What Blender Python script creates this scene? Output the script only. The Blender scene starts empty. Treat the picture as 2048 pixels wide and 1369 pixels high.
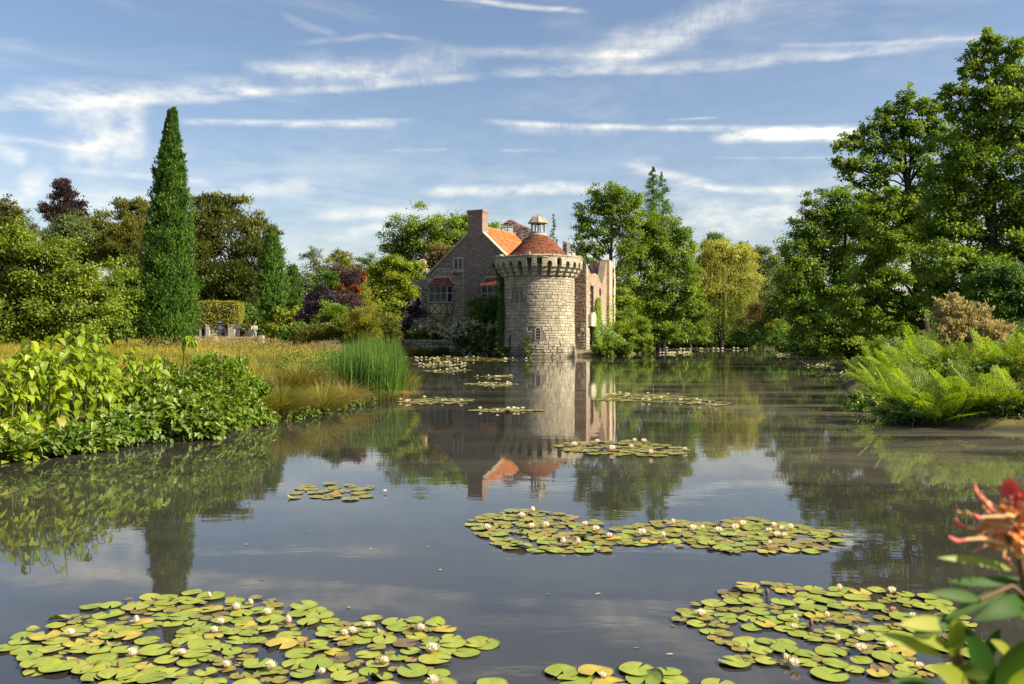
import bpy, math, random
import numpy as np
from mathutils import Vector, Matrix
R = math.radians
SC = bpy.context.scene
COL = SC.collection
rng = np.random.default_rng(7)
random.seed(7)

# ---------------------------------------------------------------- camera, sky, sun, exposure
F, CX, HZ, HC = 1773.0, 1024.0, 675.0, 1.8       # focal length (photo pixels), centre, horizon row, eye height (m)
cam = bpy.data.cameras.new('camera')
cam.sensor_width = 36.0
cam.lens = F/2048*36.0
cam.shift_y = -(684.5-HZ)/2048
cam.clip_start, cam.clip_end = 0.05, 6000
cam.dof.use_dof = True
cam.dof.focus_distance = 16.0
cam.dof.aperture_fstop = 7.0
camo = bpy.data.objects.new('camera', cam)
camo.location = (0, 0, HC); camo.rotation_euler = (R(90), 0, 0)
COL.objects.link(camo); SC.camera = camo

SUN_EL, SUN_AZ = 33.0, 106.5                      # degrees; azimuth clockwise from +Y
SUN_DIR = Vector((math.sin(R(SUN_AZ))*math.cos(R(SUN_EL)), math.cos(R(SUN_AZ))*math.cos(R(SUN_EL)), math.sin(R(SUN_EL))))
sun = bpy.data.lights.new('sun', 'SUN'); sun.energy = 5.0; sun.angle = R(0.6); sun.color = (1.0, 0.88, 0.64)
suno = bpy.data.objects.new('sun', sun); suno.rotation_euler = (-SUN_DIR).to_track_quat('-Z', 'Y').to_euler(); COL.objects.link(suno)

SC.view_settings.view_transform = 'Standard'
SC.view_settings.look = 'None'
SC.view_settings.exposure = 1.15
SC.view_settings.gamma = 1.0
SC.view_settings.use_curve_mapping = False
SC.cycles.max_bounces = 9; SC.cycles.diffuse_bounces = 6; SC.cycles.glossy_bounces = 3
SC.cycles.transmission_bounces = 3; SC.cycles.caustics_reflective = False; SC.cycles.caustics_refractive = False
SC.cycles.sample_clamp_indirect = 6.0
SKY_STRENGTH = 0.084

world = bpy.data.worlds.new('World'); SC.world = world; world.use_nodes = True
NT = world.node_tree; NT.nodes.clear()
class Nodes:
    """small helper to write node graphs as expressions"""
    def __init__(s, nt): s.nt = nt
    def new(s, t, **kw):
        n = s.nt.nodes.new(t)
        for k, v in kw.items(): setattr(n, k, v)
        return n
    def put(s, sock, v):
        if isinstance(v, bpy.types.NodeSocket): s.nt.links.new(v, sock)
        elif v is not None: sock.default_value = v
    def m(s, op, a, b=None, c=None, clamp=False):
        n = s.new('ShaderNodeMath', operation=op, use_clamp=clamp)
        s.put(n.inputs[0], a)
        if b is not None: s.put(n.inputs[1], b)
        if c is not None: s.put(n.inputs[2], c)
        return n.outputs[0]
    def ramp(s, fac, stops, interp='LINEAR'):
        n = s.new('ShaderNodeValToRGB'); n.color_ramp.interpolation = interp
        e = n.color_ramp.elements
        while len(e) < len(stops): e.new(0.5)
        for i, (p, c) in enumerate(stops):
            e[i].position = p; e[i].color = (*c, 1) if len(c) == 3 else c
        s.put(n.inputs[0], fac); return n.outputs[0]
    def noise(s, vec, scale, detail=3, rough=0.55, dist=0.0, out=0):
        n = s.new('ShaderNodeTexNoise'); s.put(n.inputs['Vector'], vec)
        n.inputs['Scale'].default_value = scale; n.inputs['Detail'].default_value = detail
        n.inputs['Roughness'].default_value = rough; n.inputs['Distortion'].default_value = dist
        return n.outputs[out]
    def mapping(s, vec, loc=(0,0,0), rot=(0,0,0), scale=(1,1,1)):
        n = s.new('ShaderNodeMapping'); s.put(n.inputs['Vector'], vec)
        n.inputs['Location'].default_value = loc; n.inputs['Rotation'].default_value = rot; n.inputs['Scale'].default_value = scale
        return n.outputs[0]
    def mix(s, fac, a, b, blend='MIX'):
        n = s.new('ShaderNodeMix', data_type='RGBA', blend_type=blend)
        s.put(n.inputs[0], fac); s.put(n.inputs[6], (*a, 1) if isinstance(a, tuple) and len(a) == 3 else a)
        s.put(n.inputs[7], (*b, 1) if isinstance(b, tuple) and len(b) == 3 else b)
        return n.outputs[2]
    def smooth(s, v, lo, hi):
        n = s.new('ShaderNodeMapRange', interpolation_type='SMOOTHSTEP'); s.put(n.inputs[0], v)
        n.inputs[1].default_value = lo; n.inputs[2].default_value = hi; n.inputs[3].default_value = 0; n.inputs[4].default_value = 1
        return n.outputs[0]
def build_sky():
    N = Nodes(NT)
    sky = N.new('ShaderNodeTexSky', sky_type='NISHITA', sun_disc=False)
    sky.sun_elevation = R(SUN_EL); sky.sun_rotation = R(SUN_AZ)
    sky.altitude = 50; sky.air_density = 1.0; sky.dust_density = 1.6; sky.ozone_density = 2.3
    tc = N.new('ShaderNodeTexCoord')
    sep = N.new('ShaderNodeSeparateXYZ'); N.put(sep.inputs[0], tc.outputs['Generated'])
    x, y, z = sep.outputs
    az = N.m('ARCTAN2', x, y)                     # radians, 0 = straight ahead
    el = N.m('ARCSINE', z)
    comb = N.new('ShaderNodeCombineXYZ'); N.put(comb.inputs[0], az); N.put(comb.inputs[1], el)
    ae = comb.outputs[0]
    def dirang(px, py):
        a = math.atan((px-CX)/F); return a, math.atan((HZ-py)/F*math.cos(a))
    fine = N.noise(N.mapping(ae, scale=(22, 60, 1)), 1.0, 6, 0.62)
    feath = N.m('ADD', N.m('MULTIPLY', N.noise(N.mapping(ae, rot=(0, 0, R(35)), scale=(70, 30, 1)), 1.0, 6, 0.65, 1.5), .35), N.m('MULTIPLY', fine, .65))
    warpn = N.noise(N.mapping(ae, scale=(14, 22, 1)), 1.0, 3, 0.5)
    puff = N.noise(N.mapping(ae, rot=(0, 0, R(-12)), scale=(26, 42, 1)), 1.0, 7, 0.62)
    total = None
    def add(mask):
        nonlocal total
        total = mask if total is None else N.m('ADD', total, mask)
    def streak(x0, y0, x1, y1, w, s, rag=0.5, tex='fine', up=1.0, down=1.0, end=0.12):
        """a cirrus band or contrail between two sky directions; w is its half-width in photo pixels"""
        a0, e0 = dirang(x0, y0); a1, e1 = dirang(x1, y1)
        L = math.hypot(a1-a0, e1-e0); du, dv = (a1-a0)/L, (e1-e0)/L; wr = w/F
        A = N.m('SUBTRACT', az, a0); E = N.m('SUBTRACT', el, e0)
        t = N.m('ADD', N.m('MULTIPLY', A, du/L), N.m('MULTIPLY', E, dv/L))
        d = N.m('ADD', N.m('MULTIPLY', A, -dv), N.m('MULTIPLY', E, du))
        d = N.m('ADD', d, N.m('MULTIPLY', N.m('SUBTRACT', warpn, 0.5), rag*wr*2.5))
        u = N.smooth(d, wr*up, 0.0); l = N.smooth(d, -wr*down, 0.0)
        m = N.m('MULTIPLY', u, l)
        m = N.m('MULTIPLY', m, N.m('MULTIPLY', N.smooth(t, -end*0.2, end), N.smooth(t, 1+end*0.2, 1-end)))
        tx = {'fine': fine, 'feath': feath, 'puff': puff}[tex]
        m = N.m('MULTIPLY', m, N.smooth(tx, 0.22, 0.74))
        add(N.m('MULTIPLY', m, s))
    streak(-160, 214, 560, 186, 17, 1.0, 0.4, 'fine', up=1.6, down=0.8)
    streak(0, 185, 520, 168, 26, 0.55, 0.5, 'fine')
    streak(460, 188, 980, 150, 12, 0.65, 0.3, 'feath')
    streak(520, 150, 960, 122, 46, 0.6, 0.6, 'feath', end=0.2)
    streak(480, 130, 800, 150, 24, 0.6, 0.5, 'fine')
    streak(340, 241, 830, 241, 8, 0.9, 0.4, 'fine', down=1.5)
    streak(560, 250, 800, 250, 12, 0.35, 0.4, 'feath')
    streak(960, 242, 1480, 256, 8, 1.0, 0.4, 'feath', up=1.0, down=1.3)
    streak(1000, 256, 1250, 262, 16, 0.4, 0.4, 'feath')
    streak(1330, 241, 1440, 235, 4, 0.5, 0.2)
    streak(1420, 268, 1740, 268, 22, 2.2, 0.25, 'fine', up=0.9, down=0.9, end=0.2)
    streak(1500, 266, 1720, 262, 17, 1.2, 0.2, 'fine', end=0.2)
    streak(940, 146, 1960, 78, 15, 0.75, 0.5, 'fine', up=1.5, down=0.8, end=0.2)
    streak(1150, 138, 1560, -30, 42, 0.75, 0.6, 'feath', end=0.25)
    streak(1180, 128, 1420, 70, 22, 0.6, 0.5, 'fine', end=0.25)
    streak(1550, 92, 2000, 72, 7, 0.5, 0.3)
    streak(880, 95, 1320, 110, 16, 0.5, 0.6, 'fine', end=0.3)
    streak(840, -12, 1180, 24, 8, 0.85, 0.4, 'fine')
    streak(560, 30, 680, 70, 12, 0.4, 0.9, 'fine', end=0.3)
    streak(760, 70, 840, 82, 7, 0.5, 0.5, 'fine', end=0.3)
    streak(560, 90, 800, 66, 9, 0.3, 0.6, 'fine', end=0.3)
    streak(80, 222, 310, 216, 30, 0.9, 0.7, 'puff', end=0.2)
    streak(110, 295, 300, 250, 46, 1.25, 0.8, 'puff', end=0.2)
    streak(170, 325, 300, 300, 22, 0.7, 0.7, 'puff', end=0.2)
    streak(-40, 290, 60, 320, 26, .7, 0.7, 'puff', end=0.2)
    streak(40, 385, 110, 340, 30, .8, 0.6, 'puff', end=0.25)
    streak(-60, 270, 230, 300, 10, 0.45, 0.4, 'fine')
    streak(100, 335, 420, 365, 10, 0.5, 0.5, 'fine')
    streak(-80, 400, 340, 398, 26, 0.55, 0.6, 'fine')
    streak(330, 380, 720, 370, 24, 0.55, 0.6, 'fine', end=0.3)
    streak(830, 382, 1250, 374, 17, 1.1, 0.6, 'puff', end=0.2)
    streak(620, 432, 920, 418, 18, 0.8, 0.6, 'puff', end=0.25)
    streak(640, 470, 900, 440, 22, 0.6, 0.7, 'fine', end=0.3)
    streak(760, 302, 900, 300, 5, 0.35, 0.4)
    streak(1230, 330, 1330, 318, 14, 0.5, 0.5, 'fine', end=0.4)
    streak(1250, 332, 1440, 376, 15, 0.8, 0.5, 'fine', end=0.25)
    streak(1330, 372, 1640, 384, 12, 0.7, 0.4, 'fine', end=0.3)
    streak(1300, 430, 1800, 420, 60, 0.75, 0.7, 'fine', end=0.3)
    streak(1000, 300, 1120, 304, 6, 0.3, 0.4)
    streak(1420, 316, 1720, 314, 4, 0.3, 0.2)
    # the same thin cirrus everywhere else in the sky
    c1 = N.noise(N.mapping(tc.outputs['Generated'], scale=(2.2, 2.2, 9.0)), 1.6, 6, 0.62, 0.6)
    add(N.m('MULTIPLY', N.smooth(c1, 0.46, 0.78), 0.34))
    low = N.m('MULTIPLY', N.smooth(el, 0.30, 0.0), N.smooth(fine, 0.3, 0.7))
    add(N.m('MULTIPLY', low, 0.36)); add(N.m('MULTIPLY', N.smooth(el, .16, .0), .30))
    fac = N.m('MINIMUM', N.m('MULTIPLY', total, 0.60), 0.86, clamp=True)
    tint = N.mix(1.0, sky.outputs[0], (.93, .87, .85), 'MULTIPLY')
    colr = N.mix(fac, tint, (7.2, 6.8, 5.9))
    bg = N.new('ShaderNodeBackground'); N.put(bg.inputs[0], colr); bg.inputs[1].default_value = SKY_STRENGTH
    out = N.new('ShaderNodeOutputWorld'); NT.links.new(bg.outputs[0], out.inputs[0])
build_sky()

# ---------------------------------------------------------------- helpers
def PX(px, py, Y):
    return np.array([(px-CX)*Y/F, Y, HC-(py-HZ)*Y/F])
def WP(px, py):                                   # point of the water surface seen at a pixel
    Y = HC*F/(py-HZ); return np.array([(px-CX)*Y/F, Y])
def nrm(a):
    return a/np.maximum(np.linalg.norm(a, axis=-1, keepdims=True), 1e-9)

class G:
    """collects quads / polygons (numpy) with one tint value per face"""
    def __init__(s): s.v = []; s.f = []; s.t = []; s.n = 0; s.mi = []
    def add(s, V, Fs, tint=0.5, mat=0):
        V = np.asarray(V, float).reshape(-1, 3); Fs = np.asarray(Fs, int)
        if len(Fs) == 0: return s
        s.v.append(V); s.f.append(Fs+s.n); s.n += len(V)
        s.t.append(np.broadcast_to(np.asarray(tint, float), (len(Fs),)).copy())
        s.mi.append(np.full(len(Fs), mat, int)); return s
    def join(s, o):
        for V, Fs, t, m in zip(o.v, o.f, o.t, o.mi):
            pass
        off = s.n
        s.v += o.v; s.f += [a+off for a in o.f]; s.t += o.t; s.mi += o.mi; s.n += o.n; return s
    def mesh(s, name, mats, origin=(0,0,0), smooth=False):
        me = bpy.data.meshes.new(name)
        if s.n == 0: return me
        V = np.concatenate(s.v)-np.asarray(origin, float)
        loops = np.concatenate([a.ravel() for a in s.f])
        cnt = np.concatenate([np.full(len(a), a.shape[1]) for a in s.f])
        st = np.concatenate([[0], np.cumsum(cnt)[:-1]])
        me.vertices.add(len(V)); me.vertices.foreach_set('co', V.astype(np.float32).ravel())
        me.loops.add(len(loops)); me.loops.foreach_set('vertex_index', loops.astype(np.int32))
        me.polygons.add(len(cnt)); me.polygons.foreach_set('loop_start', st.astype(np.int32))
        for m in (mats if isinstance(mats, (list, tuple)) else [mats]): me.materials.append(m)
        me.polygons.foreach_set('material_index', np.concatenate(s.mi).astype(np.int32))
        me.polygons.foreach_set('use_smooth', np.full(len(cnt), smooth))
        me.update(calc_edges=True)
        a = me.attributes.new('tint', 'FLOAT', 'FACE'); a.data.foreach_set('value', np.concatenate(s.t).astype(np.float32))
        return me

def link(name, data, parent=None, loc=(0,0,0)):
    o = bpy.data.objects.new(name, data); COL.objects.link(o); o.location = loc
    if parent is not None: o.parent = parent
    return o
def tag(o, label=None, cat=None, group=None, kind=None):
    if label: o['label'] = label
    if cat: o['category'] = cat
    if group: o['group'] = group
    if kind: o['kind'] = kind
    return o
def thing(name, loc, label, cat, group=None):
    return tag(link(name, None, None, tuple(loc)), label, cat, group)
def worldloc(o):
    l = np.array(o.location)
    if o.parent: l = l+worldloc(o.parent)
    return l
def part(name, g, mat, parent, smooth=False, kind=None, label=None):
    """geometry given in world coordinates, made a child of parent"""
    o = link(name, g.mesh(name, mat, worldloc(parent), smooth), parent)
    if kind: o['kind'] = kind
    if label: o['label'] = label
    return o
def solo(name, g, mat, loc, label, cat, group=None, kind=None, smooth=False):
    o = link(name, g.mesh(name, mat, loc, smooth), None, tuple(loc)); return tag(o, label, cat, group, kind)
def structure(name, g, mat, smooth=False, kind='structure'):
    o = link(name, g.mesh(name, mat, (0,0,0), smooth)); o['kind'] = kind; return o
def copy_tree(o, loc, label=None, group=None, rotz=None, scale=None):
    c = o.copy(); COL.objects.link(c); c.location = loc
    if rotz is not None: c.rotation_euler = (o.rotation_euler[0], o.rotation_euler[1], rotz)
    if scale is not None: c.scale = (scale,)*3
    if label: c['label'] = label
    if group: c['group'] = group
    for ch in list(o.children):
        d = ch.copy(); COL.objects.link(d); d.parent = c
        for g2 in list(ch.children):
            e = g2.copy(); COL.objects.link(e); e.parent = d
    return c

BOXF = np.array([[0,3,2,1],[4,5,6,7],[0,1,5,4],[1,2,6,5],[2,3,7,6],[3,0,4,7]])
def box(g, c, s, rotz=0.0, tint=0.5, mat=0):
    x, y, z = np.array(s)/2.0
    V = np.array([[-x,-y,-z],[x,-y,-z],[x,y,-z],[-x,y,-z],[-x,-y,z],[x,-y,z],[x,y,z],[-x,y,z]])
    ca, sa = math.cos(rotz), math.sin(rotz)
    V = V@np.array([[ca, sa, 0],[-sa, ca, 0],[0,0,1]])+np.asarray(c, float)
    g.add(V, BOXF, tint, mat)
def hexa(g, P8, tint=0.5, mat=0): g.add(P8, BOXF, tint, mat)
def tube(g, pts, rad, seg=6, tint=0.5, cap=True, mat=0):
    pts = np.asarray(pts, float); n = len(pts); rad = np.broadcast_to(np.asarray(rad, float), (n,))
    T = np.gradient(pts, axis=0); T = nrm(T)
    ref = np.array([0,0,1.0]) if abs(T[0][2]) < 0.9 else np.array([1.0,0,0])
    A = nrm(np.cross(T, ref)); B = np.cross(T, A)
    th = np.linspace(0, 2*math.pi, seg, endpoint=False)
    V = pts[:,None,:]+rad[:,None,None]*(np.cos(th)[None,:,None]*A[:,None,:]+np.sin(th)[None,:,None]*B[:,None,:])
    i, j = np.meshgrid(np.arange(n-1), np.arange(seg), indexing='ij'); k = (j+1) % seg
    Q = np.stack([i*seg+j, i*seg+k, (i+1)*seg+k, (i+1)*seg+j], -1).reshape(-1, 4)
    g.add(V.reshape(-1, 3), Q, tint, mat)
    if cap:
        g.add(V[-1], [list(range(seg))], tint, mat); g.add(V[0], [list(range(seg))[::-1]], tint, mat)
def lathe(g, c, prof, seg=24, tint=0.5, mat=0, cap=True):
    """prof: list of (radius, z)"""
    th = np.linspace(0, 2*math.pi, seg, endpoint=False); n = len(prof)
    V = np.array([[c[0]+r*math.cos(t), c[1]+r*math.sin(t), c[2]+z] for r, z in prof for t in th])
    i, j = np.meshgrid(np.arange(n-1), np.arange(seg), indexing='ij'); k = (j+1) % seg
    g.add(V, np.stack([i*seg+j, i*seg+k, (i+1)*seg+k, (i+1)*seg+j], -1).reshape(-1, 4), tint, mat)
    if cap: g.add(V[-seg:], [list(range(seg))], tint, mat)

# ---------------------------------------------------------------- materials
def new_mat(name):
    m = bpy.data.materials.new(name); m.use_nodes = True; m.node_tree.nodes.clear()
    N = Nodes(m.node_tree); out = N.new('ShaderNodeOutputMaterial'); return m, N, out
def attr(N, name='tint'):
    n = N.new('ShaderNodeAttribute'); n.attribute_name = name; return n.outputs['Fac']
def leaf_mat(name, dark, mid, light, trans=0.35, gloss=0.06, obj_rand=0.0, tcol=None):
    """a leaf: per-leaf hue variation, light shining through, faint waxy gloss"""
    m, N, out = new_mat(name)
    t = attr(N)
    if obj_rand:
        oi = N.new('ShaderNodeObjectInfo'); t = N.m('ADD', N.m('MULTIPLY', t, 1-obj_rand), N.m('MULTIPLY', oi.outputs['Random'], obj_rand))
    c = N.ramp(t, [(0.0, dark), (0.5, mid), (1.0, light)])
    d = N.new('ShaderNodeBsdfDiffuse'); N.put(d.inputs[0], c)
    tr = N.new('ShaderNodeBsdfTranslucent'); N.put(tr.inputs[0], N.mix(1.0, c, tcol or (1.25, 1.2, 0.6), 'MULTIPLY'))
    mx = N.new('ShaderNodeMixShader'); mx.inputs[0].default_value = min(.55, trans*1.25)
    N.nt.links.new(d.outputs[0], mx.inputs[1]); N.nt.links.new(tr.outputs[0], mx.inputs[2])
    gl = N.new('ShaderNodeBsdfGlossy'); gl.inputs['Roughness'].default_value = 0.5; gl.inputs[0].default_value = (1, 1, 1, 1)
    m2 = N.new('ShaderNodeMixShader'); m2.inputs[0].default_value = gloss*.4
    N.nt.links.new(mx.outputs[0], m2.inputs[1]); N.nt.links.new(gl.outputs[0], m2.inputs[2])
    N.nt.links.new(m2.outputs[0], out.inputs[0]); return m
def solid_mat(name, stops, rough=0.85, bump=0.0, nscale=6.0, ndetail=5, tintw=0.6, spec=0.3, second=None, bscale=None, metallic=0.0, damp=0.0):
    """tint attribute + noise through a colour ramp; second = (colour, noise scale, low, high) lays blotches (lichen, stain) on it"""
    m, N, out = new_mat(name)
    geo = N.new('ShaderNodeNewGeometry'); pos = geo.outputs['Position']
    n1 = N.noise(pos, nscale, ndetail, 0.6)
    t = N.m('ADD', N.m('MULTIPLY', attr(N), tintw), N.m('MULTIPLY', N.smooth(n1, 0.25, 0.75), 1-tintw))
    c = N.ramp(t, stops)
    for s in (second or []):
        k = N.smooth(N.noise(N.mapping(pos, scale=s[5]) if len(s) > 5 else pos, s[1], 5, 0.65), s[2], s[3]); c = N.mix(N.m('MULTIPLY', k, s[4] if len(s) > 4 else 0.8), c, s[0])
    if damp:                      # tide mark and algae just above the water
        sp = N.new('ShaderNodeSeparateXYZ'); N.put(sp.inputs[0], pos); hz = N.m('ADD', sp.outputs[2], N.m('MULTIPLY', N.m('SUBTRACT', n1, .5), 1.4))
        c = N.mix(N.m('MULTIPLY', N.smooth(hz, damp, 0.0), .75), c, (.085,.085,.05))
    b = N.new('ShaderNodeBsdfPrincipled'); N.put(b.inputs['Base Color'], c); b.inputs['Roughness'].default_value = rough
    b.inputs['Specular IOR Level'].default_value = spec; b.inputs['Metallic'].default_value = metallic
    if bump:
        bn = N.new('ShaderNodeBump'); bn.inputs['Strength'].default_value = bump; bn.inputs['Distance'].default_value = 0.05
        N.put(bn.inputs['Height'], N.noise(pos, bscale or nscale*3, 4, 0.6)); N.nt.links.new(bn.outputs[0], b.inputs['Normal'])
    N.nt.links.new(b.outputs[0], out.inputs[0]); return m
M = {}
M['bark'] = solid_mat('bark', [(0, (.035,.027,.02)), (.5, (.08,.065,.048)), (1, (.16,.135,.10))], .95, .6, 5)
M['bark_dark'] = solid_mat('bark_dark', [(0, (.018,.014,.011)), (1, (.06,.047,.036))], .95, .6, 5)
M['stem'] = solid_mat('stem', [(0, (.05,.06,.02)), (1, (.16,.17,.06))], .7)
M['stem_red'] = solid_mat('stem_red', [(0, (.10,.05,.03)), (1, (.22,.13,.07))], .7)
M['mortar'] = solid_mat('mortar', [(0, (.11,.095,.07)), (1, (.24,.205,.15))], .95, .5, 3)
M['ashlar'] = solid_mat('ashlar', [(0, (.20,.18,.135)), (.35, (.345,.31,.235)), (.7, (.44,.39,.295)), (1, (.52,.46,.35))], .9, .7, 2.6, 6, .62,
    damp=.9, second=[((.16,.155,.135), 1.0, .50, .72, .7, (2.2,2.2,.22)), ((.19,.175,.14), .9, .46, .70, .7), ((.12,.115,.09), 7.0, .62, .74, .6), ((.33,.31,.26), 2.5, .5, .7, .6), ((.44,.34,.17), .7, .60, .78, .5), ((.5,.49,.42), 5.0, .64, .72, .5)], bscale=11)
M['rubble'] = solid_mat('rubble', [(0, (.17,.15,.125)), (.4, (.34,.30,.235)), (.75, (.45,.39,.28)), (1, (.54,.50,.41))], .92, .6, 3, 5, .7,
    second=[((.14,.15,.09), 1.0, .55, .75, .5)], bscale=14)
M['old_brick'] = solid_mat('old_brick', [(0, (.125,.088,.085)), (.45, (.25,.172,.158)), (.8, (.34,.25,.22)), (1, (.50,.46,.42))], .92, .5, 4, 5, .72,
    second=[((.34,.31,.27), 2.2, .60, .74, .6)], bscale=14)
M['warm_brick'] = solid_mat('warm_brick', [(0, (.24,.135,.10)), (.5, (.46,.29,.215)), (1, (.57,.43,.33))], .92, .5, 2.4, 5, .6,
    second=[((.54,.45,.35), 1.0, .44, .66, .85)], bscale=12)
M['orange_tile'] = solid_mat('orange_tile', [(0, (.17,.07,.035)), (.5, (.42,.145,.048)), (1, (.56,.25,.09))], .85, .4, 2.0, 5, .55,
    second=[((.15,.09,.06), 1.6, .50, .70, .75), ((.55,.42,.2), 4.0, .62, .72, .5)])
M['brown_tile'] = solid_mat('brown_tile', [(0, (.075,.030,.022)), (.5, (.19,.062,.036)), (1, (.32,.125,.065))], .85, .4, 2.5, 5, .65,
    second=[((.10,.075,.055), 1.5, .56, .74, .6), ((.42,.36,.24), 5.0, .64, .72, .45)])
M['dressed'] = solid_mat('dressed', [(0, (.30,.275,.215)), (1, (.46,.42,.33))], .85, .35, 4)
M['lead'] = solid_mat('lead', [(0, (.20,.165,.12)), (.5, (.33,.275,.20)), (1, (.45,.385,.29))], .6, .2, 5, spec=.5)
M['weathered_wood'] = solid_mat('weathered_wood', [(0, (.22,.22,.225)), (1, (.42,.42,.41))], .8, .3, 8)
M['timber'] = solid_mat('timber', [(0, (.09,.07,.055)), (1, (.17,.14,.11))], .8, .3, 8)
M['plaster'] = solid_mat('plaster', [(0, (.46,.385,.22)), (1, (.60,.52,.33))], .9, .1, 3)
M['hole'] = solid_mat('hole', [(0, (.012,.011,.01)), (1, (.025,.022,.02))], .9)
def glass_mat():
    m, N, out = new_mat('old_glass')
    geo = N.new('ShaderNodeNewGeometry')
    b = N.new('ShaderNodeBsdfPrincipled'); b.inputs['Base Color'].default_value = (.018,.019,.024,1); b.inputs['Roughness'].default_value = .12
    b.inputs['Specular IOR Level'].default_value = .6
    bn = N.new('ShaderNodeBump'); bn.inputs['Strength'].default_value = .35; bn.inputs['Distance'].default_value = .05
    N.put(bn.inputs['Height'], N.noise(geo.outputs['Position'], 6, 2)); N.nt.links.new(bn.outputs[0], b.inputs['Normal'])
    N.nt.links.new(b.outputs[0], out.inputs[0]); return m
M['glass'] = glass_mat()

# ---------------------------------------------------------------- ground and water
SHORE = np.array([(-9.5,1.6),(-8.9,8),(-7.6,12.0),(-6.95,13.7),(-5.75,15.5),(-5.5,18.0),(-4.95,20.7),(-4.6,23.6),(-3.75,25.4),(-4.0,33),(-5.6,45),(-8.6,60),
    (-12.6,75),(-13.8,86.4),(-8,86.6),(-3,86.2),(-1,85.2),(0.2,84.4),(4.6,84.4),(6.2,84.6),(7.6,84.2),(9.6,85.5),(13,93),(16,108),(20,128),(24.5,150),(27,168),(44,168),(44,150),(40.5,126),
    (33.5,90),(29.5,72),(25,58),(20,48),(15.2,40),(12.4,33.5),(10,26),(8.5,20.8),(8.2,18.1),(9.3,17.3),(14,15.5),(15,1.6)], float)
def shore_dist(x, y):
    """signed distance to the waterline, positive on land"""
    x = np.atleast_1d(np.asarray(x, float)); y = np.atleast_1d(np.asarray(y, float))
    best = np.full(x.shape, 1e9); inside = np.zeros(x.shape, bool)
    A = SHORE; B = np.roll(SHORE, -1, 0)
    for (ax, ay), (bx, by) in zip(A, B):
        dx, dy = bx-ax, by-ay
        t = np.clip(((x-ax)*dx+(y-ay)*dy)/(dx*dx+dy*dy), 0, 1)
        best = np.minimum(best, np.hypot(x-ax-t*dx, y-ay-t*dy))
        c = ((ay > y) != (by > y)); inside ^= c & (x < (bx-ax)*(y-ay)/((by-ay) if by != ay else 1e-9)+ax)
    return np.where(inside, -best, best)
def gz(x, y):
    x = np.atleast_1d(np.asarray(x, float)); y = np.atleast_1d(np.asarray(y, float))
    d = shore_dist(x, y)
    z = np.where(d > 0, 0.12*np.clip(d/0.3, 0, 1)+1.15*(1-np.exp(-np.maximum(d, 0)/5.0)), -0.9*(1-np.exp(np.minimum(d, 0)/1.2)))
    z = z+np.where(d > 1, 0.06*np.sin(x*0.7+y*0.31)*np.sin(y*0.5-x*0.2), 0)
    near = (y < 1.6) & (d > 0); z = np.where(near, np.minimum(z, 0.16), z)
    return z
def gz1(x, y): return float(gz(x, y)[0])
def terrain():
    def axis(a): return np.array(sorted(set(np.round(np.concatenate(a), 3))))
    xs = axis([np.linspace(-2500, -200, 12), np.linspace(-200, -40, 24), np.arange(-40, -14, 0.9), np.arange(-14, 18, 0.28), np.arange(18, 50, .9), np.linspace(50, 200, 24), np.linspace(200, 2500, 12)])
    ys = axis([np.linspace(-600, -20, 8), np.arange(-20, 8, 0.8), np.arange(8, 46, .28), np.arange(46, 100, 1.0), np.arange(100, 190, 3.0), np.linspace(190, 400, 20), np.linspace(400, 4000, 12)])
    X, Y = np.meshgrid(xs, ys); Z = gz(X.ravel(), Y.ravel())
    V = np.stack([X.ravel(), Y.ravel(), Z], -1); nx = len(xs)
    i, j = np.meshgrid(np.arange(len(ys)-1), np.arange(nx-1), indexing='ij')
    g = G(); g.add(V, np.stack([i*nx+j, i*nx+j+1, (i+1)*nx+j+1, (i+1)*nx+j], -1).reshape(-1, 4))
    m, N, out = new_mat('meadow_ground')
    geo = N.new('ShaderNodeNewGeometry'); pos = geo.outputs['Position']
    sep = N.new('ShaderNodeSeparateXYZ'); N.put(sep.inputs[0], pos)
    c = N.ramp(N.noise(pos, .35, 6, .65), [(.3, (.035,.045,.012)), (.55, (.10,.095,.022)), (.75, (.17,.135,.04))])
    c = N.mix(N.smooth(sep.outputs[2], 0.12, 0.01), c, (.035,.028,.018))
    b = N.new('ShaderNodeBsdfPrincipled'); N.put(b.inputs['Base Color'], c); b.inputs['Roughness'].default_value = .95
    N.nt.links.new(b.outputs[0], out.inputs[0])
    structure('ground', g, m, True)
terrain()
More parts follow.
